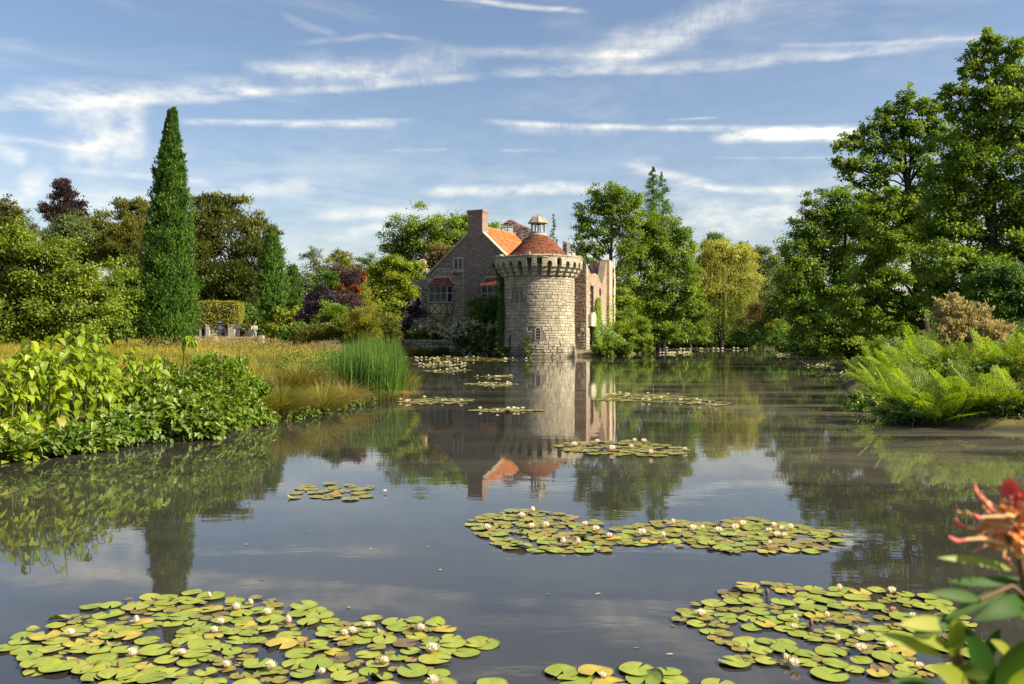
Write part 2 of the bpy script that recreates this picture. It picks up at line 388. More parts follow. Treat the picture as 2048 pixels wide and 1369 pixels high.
def water():
    g = G(); g.add([[-40,-2,0],[70,-2,0],[70,185,0],[-40,185,0]], [[0,1,2,3]])
    m, N, out = new_mat('moat_water')
    geo = N.new('ShaderNodeNewGeometry'); pos = geo.outputs['Position']
    sep = N.new('ShaderNodeSeparateXYZ'); N.put(sep.inputs[0], pos)
    # thin drifting dust and pollen film, thicker in the still corner by the right bank
    film = N.noise(N.mapping(pos, rot=(0,0,R(24)), scale=(.16,.55,1)), 1.0, 7, .62, .8)
    corner = N.m('MULTIPLY', N.smooth(sep.outputs[0], -2.0, 8.0), N.m('MULTIPLY', N.smooth(sep.outputs[1], 8.0, 14.0), N.smooth(sep.outputs[1], 44.0, 26.0)))
    near = N.smooth(sep.outputs[1], 14.0, 6.0)
    fm = N.m('ADD', N.m('MULTIPLY', N.smooth(film, .36, .70), 0.10), N.m('MULTIPLY', corner, N.m('MULTIPLY', N.smooth(film, .3, .7), .34)))
    speck = N.smooth(N.noise(N.mapping(pos, scale=(1,.55,1)), 24, 3, .7), .70, .76)
    fm = N.m('ADD', fm, N.m('MULTIPLY', speck, 0.25), clamp=True)
    h = N.m('ADD', N.m('MULTIPLY', N.noise(N.mapping(pos, scale=(.8,1.6,1)), 1.3, 3, .5), .7), N.m('MULTIPLY', N.noise(N.mapping(pos, scale=(.7,1.5,1)), 7.0, 2, .5), .12))
    rip = N.smooth(N.noise(N.mapping(pos, scale=(.25,.5,1)), .35, 3, .5), .40, .66)
    bn = N.new('ShaderNodeBump'); bn.inputs['Distance'].default_value = .012
    N.put(bn.inputs['Strength'], N.m('ADD', N.m('MULTIPLY', rip, .20), .09)); N.put(bn.inputs['Height'], h)
    b = N.new('ShaderNodeBsdfPrincipled'); b.inputs['Base Color'].default_value = (.032,.031,.027,1)
    b.inputs['Roughness'].default_value = .015; b.inputs['IOR'].default_value = 1.58
    N.nt.links.new(bn.outputs[0], b.inputs['Normal'])
    d = N.new('ShaderNodeBsdfDiffuse'); N.put(d.inputs[0], N.ramp(film, [(.3, (.125,.11,.08)), (.7, (.19,.17,.13))]))
    mx = N.new('ShaderNodeMixShader'); N.put(mx.inputs[0], fm)
    N.nt.links.new(b.outputs[0], mx.inputs[1]); N.nt.links.new(d.outputs[0], mx.inputs[2])
    N.nt.links.new(mx.outputs[0], out.inputs[0])
    structure('water', g, m)
water()
# ================================================================ masonry builders
def plane_map(O, u, n):
    O = np.asarray(O, float); u = np.asarray(u, float); n = np.asarray(n, float)
    def P(U, V, D):
        U, V, D = np.broadcast_arrays(np.asarray(U, float), np.asarray(V, float), np.asarray(D, float))
        return O+U[...,None]*u+V[...,None]*np.array([0,0,1.0])+D[...,None]*n
    return P
def wall(g, P, cuts, top, holes, thick, base=-0.3, tint=None):
    """a wall with real openings. cuts: u breakpoints; top(u): height; holes: (u0,u1,v0,v1)"""
    us = sorted(set([round(c, 4) for c in cuts]+[round(h[k], 4) for h in holes for k in (0, 1)]))
    us = [u for u in us if cuts[0]-1e-6 <= u <= cuts[-1]+1e-6]
    def q(a): g.add(np.array(a), [[0,1,2,3]], rng.uniform(.3,.7) if tint is None else tint)
    for a, b in zip(us[:-1], us[1:]):
        mid = (a+b)/2; ta, tb = top(a+1e-5), top(b-1e-5)
        hs = sorted([h for h in holes if h[0] < mid < h[1]], key=lambda h: h[2]); lo = base
        segs = []
        for h in hs: segs.append((lo, lo, h[2], h[2])); lo = h[3]
        segs.append((lo, lo, ta, tb))
        for (la, lb, ha, hb) in segs:
            if ha-la < 1e-4 and hb-lb < 1e-4: continue
            for D, fl in ((0, 0), (-thick, 1)):
                pts = [P(a,la,D), P(b,lb,D), P(b,hb,D), P(a,ha,D)]; q(pts[::-1] if fl else pts)
        q([P(a,ta,0), P(b,tb,0), P(b,tb,-thick), P(a,ta,-thick)])
        for h in hs:
            q([P(a,h[3],0), P(b,h[3],0), P(b,h[3],-thick), P(a,h[3],-thick)][::-1]); q([P(a,h[2],0), P(b,h[2],0), P(b,h[2],-thick), P(a,h[2],-thick)])
    for u in (us[0], us[-1]):
        t = top(u+1e-5 if u == us[0] else u-1e-5); p = [P(u,base,0), P(u,t,0), P(u,t,-thick), P(u,base,-thick)]; q(p if u == us[0] else p[::-1])
    for u in us[1:-1]:
        tl, tr = top(u-1e-5), top(u+1e-5)
        if abs(tl-tr) > 1e-3: q([P(u,min(tl,tr),0), P(u,max(tl,tr),0), P(u,max(tl,tr),-thick), P(u,min(tl,tr),-thick)])
    for h in holes:
        for u in h[:2]: q([P(u,h[2],0), P(u,h[3],0), P(u,h[3],-thick), P(u,h[2],-thick)])
def courses(u0, u1, v0, v1, hr, lr, keep, wave=0.0):
    """list of (u0,u1,v0,v1) of blocks laid in courses"""
    out = []; v = v0
    while v < v1-0.03:
        h = min(rng.uniform(*hr), v1-v)
        if v1-v-h < hr[0]*.5: h = v1-v
        u = u0-rng.uniform(0, lr[1])
        while u < u1:
            l = rng.uniform(*lr); a, b = max(u, u0), min(u+l, u1); u += l
            if b-a < lr[0]*.35: continue
            if rng.random() < .14 and h > hr[0]*1.2:
                k = rng.uniform(.4, .6)*h
                for c, d in ((v, v+k), (v+k, v+h)):
                    if keep(a, b, c, d): out.append((a, b, c, d))
            elif keep(a, b, v, v+h): out.append((a, b, v, v+h))
        v += h
    return out
BLF = np.array([[4,5,6,7],[0,1,5,4],[1,2,6,5],[2,3,7,6],[3,0,4,7]])
def block_geo(P, r, joint, proud, jit, g, tint, sink=0.02):
    """one stone: chamfered face standing proud of the joints"""
    a, b, c, d = r; j = joint/2; k = min(.035, (b-a)*.12, (d-c)*.2)
    D = rng.uniform(*proud); J = rng.uniform(-jit, jit, (4, 2))
    o = [(a+j,c+j),(b-j,c+j),(b-j,d-j),(a+j,d-j)]; i = [(a+j+k,c+j+k),(b-j-k,c+j+k),(b-j-k,d-j-k),(a+j+k,d-j-k)]
    V = [P(u+J[n,0], v+J[n,1], -sink) for n, (u, v) in enumerate(o)]+[P(u+J[n,0], v+J[n,1], D+rng.uniform(-.3,.3)*(proud[1]-proud[0])) for n, (u, v) in enumerate(i)]
    g.add(np.array(V), BLF, tint)
def masonry(P, rects, joint, proud, jit=0.01, tint=(0, 1)):
    g = G()
    for r in rects: block_geo(P, r, joint, proud, jit, g, rng.uniform(*tint))
    return g
def clear_of(holes, pad=0.0):
    def f(a, b, c, d): return not any(a < h[1]+pad and b > h[0]-pad and c < h[3]+pad and d > h[2]-pad for h in holes)
    return f
def interp(pts):
    xs = [p[0] for p in pts]; ys = [p[1] for p in pts]
    return lambda u: float(np.interp(u, xs, ys))
def steps_top(pts):
    def f(u):
        z = pts[0][1]
        for p in pts:
            if u >= p[0]: z = p[1]
        return z
    return f
def ring_frame(g, P, outer, inner, d0, d1, tint=.6):
    """extruded frame between two outlines with the same number of points"""
    n = len(outer)
    O0 = [P(u,v,d0) for u,v in outer]; O1 = [P(u,v,d1) for u,v in outer]; I0 = [P(u,v,d0) for u,v in inner]; I1 = [P(u,v,d1) for u,v in inner]
    V = np.array(O0+O1+I0+I1); Q = []
    for k in range(n):
        m = (k+1) % n
        Q += [[n+k,n+m,3*n+m,3*n+k],[k,m,n+m,n+k],[3*n+k,3*n+m,2*n+m,2*n+k]]
    g.add(V, Q, tint)
def arch_outline(uc, w, v0, v1, n=6, point=.0):
    """rectangle with a round head, anticlockwise from bottom left"""
    r = w/2; pts = [(uc-r, v0), (uc+r, v0), (uc+r, v1-r)]
    for k in range(1, n): a = math.pi*k/n; pts.append((uc+r*math.cos(a), v1-r+(1+point)*r*math.sin(a)))
    return pts+[(uc-r, v1-r)]
def arch_window(P, uc, v0, v1, w, parent, fr=0.16, bars=True, depth=.30):
    o = arch_outline(uc, w+2*fr, v0-fr, v1+fr); i = arch_outline(uc, w, v0, v1)
    g = G(); ring_frame(g, P, o, i, -depth, .045, .35)
    f = part('window', g, M['ashlar'], parent)
    g = G(); pts = [P(u, v, .006) for u, v in i]; g.add(np.array(pts), [list(range(len(pts)))], .5)
    part('pane', g, M['glass'] if bars else M['hole'], f)
    if bars:
        g = G()
        for k in range(1, 4):
            v = v0+(v1-v0)*k/4; ctr = P(uc, v, .02); box_on(g, P, uc-w/2, uc+w/2, v-.015, v+.015, .008, .03)
        part('window_bar', g, M['weathered_wood'], f)
    return f
def box_on(g, P, a, b, c, d, d0, d1, tint=.5):
    V = np.array([P(a,c,d0),P(b,c,d0),P(b,c,d1),P(a,c,d1),P(a,d,d0),P(b,d,d0),P(b,d,d1),P(a,d,d1)])
    g.add(V, [[0,1,2,3],[7,6,5,4],[3,2,6,7],[1,0,4,5],[2,1,5,6],[0,3,7,4]], tint)
def tiles_on(Pq, nrow, ncol_fn, thick=.03, tint=(0,1)):
    """overlapping roof tiles: Pq(s,t) -> point with s 0..1 across, t 0..1 up the slope; returns geometry"""
    g = G()
    for r in range(nrow):
        t0, t1 = r/nrow, min((r+1.25)/nrow, 1.0); n = max(3, int(ncol_fn(t0))); off = .5*(r % 2)/n
        for k in range(n):
            a, b = max(0, k/n+off-.5/n), min(1, (k+1)/n+off-.5/n)
            if b-a < 1e-3: continue
            p = [Pq(a+.0008,t0), Pq(b-.0008,t0), Pq(b-.0008,t1), Pq(a+.0008,t1)]
            nn = np.cross(p[1]-p[0], p[3]-p[0]); nn = nn/np.linalg.norm(nn); l = thick*rng.uniform(.7, 1.5)
            V = np.array([p[0]+nn*l, p[1]+nn*l*rng.uniform(.8,1.2), p[2]+nn*.004, p[3]+nn*.004, p[0]-nn*.01, p[1]-nn*.01])
            g.add(V, [[0,1,2,3],[4,5,1,0]], rng.uniform(*tint))
    return g

# ================================================================ the round tower
TC = (2.42, 82.0)
def tower_R(V): return 3.33+0.10*np.clip((4.0-V)/4.0, 0, 1)+.06*np.exp(-np.maximum(V, 0)/.5)
def PT(U, V, D, R0=3.4):
    U, V, D = np.broadcast_arrays(np.asarray(U, float), np.asarray(V, float), np.asarray(D, float))
    th = U/R0; r = tower_R(V)+D
    return np.stack([TC[0]+r*np.sin(th), TC[1]-r*np.cos(th), V], -1)
def PR(R0):
    def P(U, V, D):
        U, V, D = np.broadcast_arrays(np.asarray(U, float), np.asarray(V, float), np.asarray(D, float))
        th = U/R0; r = R0+D
        return np.stack([TC[0]+r*np.sin(th), TC[1]-r*np.cos(th), V], -1)
    return P
def px_tower(px, R0=3.4): return R0*math.asin(max(-1, min(1, ((px-1076)/73.5))))
def build_tower():
    t = thing('round_tower', (TC[0], TC[1], 0), 'round stone tower with red conical roof standing in the moat', 'tower')
    g = G(); lathe(g, (TC[0], TC[1], 0), [(float(tower_R(z))-.012, z) for z in (-.8, -.3, 0, .2, .4, .7, 1, 1.5, 2, 3, 4, 5, 6, 9)], 72)
    part('wall_core', g, M['mortar'], t)
    w1 = (px_tower(1033.5), 4.86, 6.0, .34); w2 = (px_tower(1073.5), 1.62, 2.62, .40)
    holes = [(w[0]-w[3]/2-.10, w[0]+w[3]/2+.10, w[1]-.10, w[2]+.10) for w in (w1, w2)]
    arch_window(PT, *[w1[0], w1[1], w1[2], w1[3]], t, .09)
    arch_window(PT, *[w2[0], w2[1], w2[2], w2[3]], t, .10)
    rects = courses(-math.pi*3.4, math.pi*3.4, -.35, 8.4, (.20, .34), (.30, .78), clear_of(holes, -.02))
    rects.sort(key=lambda r: abs((r[0]+r[1])/2))
    crack = [(px_tower(1021), .55, 1.9)]
    near, far = rects[:298], rects[298:]
    for r in near:
        g = G(); low = r[2] < 1.2
        block_geo(PT, r, .022, (.004, .036 if not low else .09), .012, g, np.clip(rng.normal(.55, .28), 0, 1))
        part('stone', g, M['ashlar'], t)
    gs = masonry(PT, far, .022, (.004, .036), .012); part('stonework', gs, M['ashlar'], t, kind='stuff')
    # crack in the lower left
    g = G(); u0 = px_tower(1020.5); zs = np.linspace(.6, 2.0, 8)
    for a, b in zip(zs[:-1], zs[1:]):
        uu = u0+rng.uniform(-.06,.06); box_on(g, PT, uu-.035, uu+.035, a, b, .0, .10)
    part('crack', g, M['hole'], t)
    # machicolation: corbels, arches, parapet
    RP = 4.1; N = 28; P4 = PR(RP); circ = 2*math.pi*RP; step = circ/N
    cb = [3.36, 3.62, 3.86, 4.08]
    for k in range(N):
        th = (k+.5)*2*math.pi/N-math.pi; front = abs(th)
        for s in range(3):
            r1 = cb[s+1]; z0 = 7.25+s*.34; g = G(); w = .48/2
            prof = [(3.2, z0+.34), (3.2, z0), (r1-.16, z0+.0), (r1-.04, z0+.09), (r1, z0+.2), (r1, z0+.325)]
            prof = prof[::-1]
            V = []
            for sd in (-1, 1):
                for rr, z in prof:
                    V.append([TC[0]+rr*math.sin(th)+sd*w*math.cos(th), TC[1]-rr*math.cos(th)+sd*w*math.sin(th), z])
            n = len(prof); g.add(V, [[i, (i+1) % n, n+(i+1) % n, n+i] for i in range(n)], rng.uniform(.2, .9))
            g.add(V, [list(range(n)), list(range(2*n-1, n-1, -1))], rng.uniform(.2,.9))
            part('corbel', g, M['ashlar'], t)
    ZT = 9.08; ga = G()
    broken = lambda th: -.24 < th < .17
    for k in range(N):
        th0 = (k+.5)*2*math.pi/N-math.pi; u0, u1 = th0*RP, (th0*RP+step); mid = th0+math.pi/N
        a, b = u0+.22, u1-.22; spring = 8.27; r = (b-a)/2
        n = 8; us = np.linspace(a, b, n+1)
        if broken(mid):
            zz = [8.86+rng.uniform(-.10,.06) for _ in us]
        elif .30 < mid < .50:
            zz = [spring+.35+.95*math.sqrt(max(0, r*r-(u-(a+b)/2)**2)) for u in us]
        else:
            zz = [spring+1.25*math.sqrt(max(0, r*r-(u-(a+b)/2)**2)) for u in us]
        seg = [(u0, a, spring, spring)]+[(us[i], us[i+1], zz[i], zz[i+1]) for i in range(n)]+[(b, u1, spring, spring)]
        for (p, q, za, zb) in seg:
            def qd(pts): ga.add(np.array(pts), [[0,1,2,3]], tint)
            tint = rng.uniform(.3, .7)
            qd([P4(p,za,0), P4(q,zb,0), P4(q,8.88,0), P4(p,8.88,0)])
            qd([P4(p,za,-.42), P4(q,zb,-.42), P4(q,zb,0), P4(p,za,0)])
            qd([P4(q,zb,-.42), P4(p,za,-.42), P4(p,8.88,-.42), P4(q,8.88,-.42)])
        for u, z in ((a, zz[0]), (b, zz[-1])): ga.add(np.array([P4(u,spring,0), P4(u,spring,-.42), P4(u,max(z,spring+.001),-.42), P4(u,max(z,spring+.001),0)]), [[0,1,2,3]], .4)
    part('machicolation', ga, M['ashlar'], t)
    g = G()
    def ptop(u):
        th = u/RP; return ZT+(.0 if -1.0 < th < .85 else .10)+.05*math.sin(th*23)
    wall(g, lambda U,V,D: P4(U,V,D), list(np.linspace(-circ/2, circ/2, 85)), ptop, [], .40, 8.86)
    part('parapet_core', g, M['mortar'], t)
    for r in courses(-circ/2, circ/2, 8.80, 9.11, (.14, .18), (.40, .85), lambda a,b,c,d: (abs((a+b)/2) < RP*1.7) and not (rng.random() < .06)):
        g = G(); block_geo(P4, r, .03, (.01, .07), .014, g, rng.uniform(.1, 1)); part('parapet_stone', g, M['ashlar'], t)
    for u, w, h in ((-1.02, .28, .34), (2.9, .5, .22), (3.5, .4, .34), (-4.4, .5, .25), (1.5, .6, .12)):
        g = G(); box_on(g, P4, u-w/2, u+w/2, 9.02, 9.02+h, -.34, .03, .7); part('parapet_stone', g, M['ashlar'], t)
    # dark slit under the big arch
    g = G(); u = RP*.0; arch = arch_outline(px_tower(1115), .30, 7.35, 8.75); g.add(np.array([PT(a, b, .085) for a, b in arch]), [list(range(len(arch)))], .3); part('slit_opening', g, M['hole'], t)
    # walkway and roof
    g = G(); lathe(g, (TC[0], TC[1], 0), [(4.0, 9.02), (2.8, 9.14)], 48, .5, cap=False); part('walkway', g, M['mortar'], t)
    prof = [(2.90, 9.22), (2.50, 9.58), (2.05, 10.01), (1.60, 10.46), (1.20, 10.85), (.95, 11.07), (.78, 11.20)]
    g = G(); lathe(g, (TC[0], TC[1], 0), [(2.84, 9.05)]+prof, 48, .5, cap=False); rf = part('roof', g, M['brown_tile'], t)
    ts = np.cumsum([0]+[math.hypot(b[0]-a[0], b[1]-a[1]) for a, b in zip(prof[:-1], prof[1:])]); ts /= ts[-1]
    def Pq(s, tt):
        r = np.interp(tt, ts, [p[0] for p in prof]); z = np.interp(tt, ts, [p[1] for p in prof]); a = s*2*math.pi
        return np.array([TC[0]+r*math.cos(a), TC[1]+r*math.sin(a), z])
    gt = tiles_on(Pq, 22, lambda q: 2*math.pi*np.interp(q, ts, [p[0] for p in prof])/.26, .035)
    part('roof_tiles', gt, M['brown_tile'], rf, kind='stuff')
    g = G(); lathe(g, (TC[0], TC[1], 0), [(2.94, 9.14), (2.97, 9.20), (2.95, 9.25), (2.83, 9.26)], 48, .9, cap=False); part('eaves_board', g, M['dressed'], rf)
    # lantern
    g = G(); lathe(g, (TC[0], TC[1], 0), [(.82, 11.14), (.82, 11.28), (.72, 11.32), (.70, 11.36)], 16, .7); cu = part('cupola', g, M['weathered_wood'], t)
    for k in range(8):
        a = 2*math.pi*(k+.5)/8; g = G(); box(g, (TC[0]+.63*math.cos(a), TC[1]+.63*math.sin(a), 11.80), (.13, .13, 1.06), a, rng.uniform(.2,1)); part('post', g, M['weathered_wood'], cu)
    g = G(); tube(g, [(TC[0], TC[1], 11.4), (TC[0], TC[1], 12.45)], .07, 6); part('central_post', g, M['timber'], cu)
    for zz in (11.42, 12.24):
        g = G(); lathe(g, (TC[0], TC[1], zz), [(.58, 0), (.69, 0), (.69, .1), (.58, .1)], 8, .6, cap=False); part('rail', g, M['weathered_wood'], cu)
    g = G(); lathe(g, (TC[0], TC[1], 0), [(.55, 12.34), (.97, 12.32), (.96, 12.37), (.82, 12.48), (.68, 12.68), (.48, 12.90), (.22, 13.06), (.04, 13.15)], 8, .5); part('cupola_roof', g, M['lead'], cu)
    for k in range(8):
        a = 2*math.pi*k/8; g = G(); tube(g, [(TC[0]+r*math.cos(a), TC[1]+r*math.sin(a), z+.01) for r, z in [(.96, 12.37), (.82, 12.48), (.68, 12.68), (.48, 12.90), (.22, 13.06), (.04, 13.15)]], .022, 4, .3)
        part('roof_ridge', g, M['lead'], cu)
build_tower()

# ================================================================ the gabled house
A27 = R(27); HO = np.array([-3.66, 90.0, 0.0]); HU = np.array([math.cos(A27), -math.sin(A27), 0]); HV = np.array([math.sin(A27), math.cos(A27), 0])
PG = plane_map(HO, HU, -HV)
def gp(px, py):
    k = (px-CX)/F; u = (k*HO[1]-HO[0])/(HU[0]-k*HU[1]); Y = HO[1]+u*HU[1]; return u, HC-(py-HZ)*Y/F
def lattice_window(P, rect, parent, lights=2, fr=.14, mat='dressed', trans=None):
    a, b, c, d = rect; o = [(a-fr,c-fr),(b+fr,c-fr),(b+fr,d+fr),(a-fr,d+fr)]; i = [(a,c),(b,c),(b,d),(a,d)]
    g = G(); ring_frame(g, P, o, i, -.1, .08, .7)
    for k in range(1, lights): u = a+(b-a)*k/lights; box_on(g, P, u-.06, u+.06, c, d, -.05, .07, .7)
    f = part('window', g, M[mat], parent)
    for k in range(lights):
        g = G(); p, q = a+(b-a)*k/lights, a+(b-a)*(k+1)/lights; g.add(np.array([P(p,c,.0), P(q,c,.0), P(q,d,.0), P(p,d,.0)]), [[0,1,2,3]]); part('pane', g, M['glass'], f)
    g = G(); n = 5
    for k in range(-4, 9):          # leading
        for sgn in (1, -1):
            u0 = a+(b-a)*k/n; pts = []
            for s in np.linspace(0, 1, 2):
                pts.append((u0+sgn*s*(d-c)*.6 if sgn > 0 else u0+(d-c)*.6-s*(d-c)*.6, c+s*(d-c)))
            (ua, va), (ub, vb) = pts
            lo, hi = 0, 1
            if ub != ua:
                t0, t1 = (a-ua)/(ub-ua), (b-ua)/(ub-ua); lo, hi = max(0, min(t0, t1)), min(1, max(t0, t1))
            if hi-lo < .05: continue
            A_, B_ = P(ua+(ub-ua)*lo, va+(vb-va)*lo, .012), P(ua+(ub-ua)*hi, va+(vb-va)*hi, .012)
            tube(g, [A_, B_], .010, 4, .5, cap=False)
    part('leading', g, M['weathered_wood'], f)
    return f
def oriel(px0, px1, pyt, pyb, pyp, pyc, parent, corbel=True):
    """timber oriel: canted bay, tiled hood, panelled apron and curved bracket"""
    u0, zt = gp(px0, pyt); u1, zb = gp(px1, pyb); zp = gp(px1, pyp)[1]; zc = gp(px1, pyc)[1]
    w = u1-u0; dep = .75; ct = .42
    plan = [(u0, 0), (u0+ct*.5, dep), (u1-ct*.5, dep), (u1, 0)]
    g = G()
    for k in range(3):
        (a, da), (b, db) = plan[k], plan[k+1]
        g.add(np.array([PG(a,zp,da), PG(b,zp,db), PG(b,zb,db), PG(a,zb,da)]), [[0,1,2,3]], .5)
    g.add(np.array([PG(a,zp,d) for a, d in plan]), [[3,2,1,0]], .5)
    o = part('oriel', g, M['plaster'], parent)
    def face(k):
        (a, da), (b, db) = plan[k], plan[k+1]; L = math.hypot(b-a, db-da)
        def P(U, V, D):
            s = np.asarray(U, float)/L; nn = np.array([-(db-da), b-a])/L
            nu, nd = nn[0], nn[1]
            return PG(a+(b-a)*s+np.asarray(D, float)*nu, V, da+(db-da)*s+np.asarray(D, float)*nd)
        return P, L
    for k in range(3):
        P, L = face(k)
        g = G(); g.add(np.array([P(0,zb,-.04), P(L,zb,-.04), P(L,zt,-.04), P(0,zt,-.04)]), [[0,1,2,3]]); part('pane', g, M['glass'], o)
        g = G(); nm = 3 if k == 1 else 1
        for m in range(nm+1): u = L*m/nm; ww = .055 if m in (0, nm) else .04; box_on(g, P, max(u-ww, 0) , min(u+ww, L), zb, zt, -.05, .05, rng.uniform(.2,.9))
        zm = zb+(zt-zb)*.55
        for z, h in ((zb+.05, .06), (zm, .04), (zt-.05, .06)): box_on(g, P, 0, L, z-h, z+h, -.045, .044, rng.uniform(.3,.9))
        part('window_frame', g, M['weathered_wood'], o)
        g = G()
        for z, h in ((zb-.07, .06), (zp+.06, .06)): box_on(g, P, 0, L, z-h, z+h, 0, .05)
        for u in (0.03, L-.03): box_on(g, P, max(0, u-.05), min(L, u+.05), zp, zb, .0, .047)
        bays = [(0.05, L*.62), (L*.62, L-.05)] if k == 1 else [(.05, L-.05)]
        for (p, q) in bays:
            if k == 1: box_on(g, P, q-.05, q+.04, zp, zb, 0, .046)
            for (ua, va, ub, vb) in ((p, zp, q, zb), (p, zb, q, zp)):
                dn = np.array([-(vb-va), ub-ua]); dn = dn/np.linalg.norm(dn)*.045
                V = [P(ua+dn[0],va+dn[1],.001), P(ua-dn[0],va-dn[1],.001), P(ub-dn[0],vb-dn[1],.001), P(ub+dn[0],vb+dn[1],.001)]+[P(ua+dn[0],va+dn[1],.04), P(ua-dn[0],va-dn[1],.04), P(ub-dn[0],vb-dn[1],.04), P(ub+dn[0],vb+dn[1],.04)]
                g.add(np.array(V), BOXF)
        part('brace', g, M['timber'], o)
    if corbel:
        g = G(); n = 6; prev = None
        for i in range(n+1):
            s = i/n; ins = .35*w*(1-(1-s)**2)*.9; z = zp+(zc-zp)*s; dd = dep*(1-s**1.2)*.95+.05
            ring = [PG(u0+ins, z, 0), PG(u0+ins+.1, z, dd), PG(u1-ins-.1, z, dd), PG(u1-ins, z, 0)]
            if prev is not None:
                for k in range(3): g.add(np.array([ring[k], ring[k+1], prev[k+1], prev[k]]), [[0,1,2,3]], .5)
            prev = ring
        part('bracket', g, M['plaster'], o)
        for sd in (0, 1):
            g = G(); pts = []
            for i in range(n+1):
                s = i/n; ins = .35*w*(1-(1-s)**2)*.9; z = zp+(zc-zp)*s; dd = dep*(1-s**1.2)*.95+.06
                pts.append(PG((u0+ins+.1) if sd == 0 else (u1-ins-.1), z, dd))
            tube(g, pts, .05, 5); part('bracket_rib', g, M['timber'], o)
    # hood
    zr = zt+.82; e = .16
    base = [(u0-e-.1, -.0), (u0+ct*.5-e, dep+e), (u1-ct*.5+e, dep+e), (u1+e+.1, -.0)]; tp = [(u0+.42, 0.0), (u0+.50, .1), (u1-.50, .1), (u1-.42, 0.0)]
    g = G(); r_ = None
    B = [PG(a, zt+.02, d) for a, d in base]; T = [PG(a, zr, d) for a, d in tp]
    for k in range(3): g.add(np.array([B[k], B[k+1], T[k+1], T[k]]), [[0,1,2,3]], .5)
    g.add(np.array(B), [[3,2,1,0]], .5); hd = part('hood', g, M['brown_tile'], o)
    for k in range(3):
        def Pq(s, t, k=k):
            return (B[k]*(1-s)+B[k+1]*s)*(1-t)+(T[k]*(1-s)+T[k+1]*s)*t
        part('hood_tiles', tiles_on(Pq, 7, lambda q, k=k: 9 if k == 1 else 4, .03), M['brown_tile'], hd, kind='stuff')
    g = G(); box_on(g, PG, u0+.30, u1-.30, zr, zr+.16, 0, .16, .9)
    for a, b, s in ((u0-e-.05, u0+.36, 1), (u1+e+.05, u1-.36, -1)):
        p = [PG(a, zt+.12, .0), PG(a, zt+.3, .0), PG(b, zr+.16, .0), PG(b, zr-.02, .0)]; q = [PG(a, zt+.12, .12), PG(a, zt+.3, .12), PG(b, zr+.16, .12), PG(b, zr-.02, .12)]
        g.add(np.array(p+q), BOXF, .9)
    part('flashing', g, M['dressed'], hd)
    return o
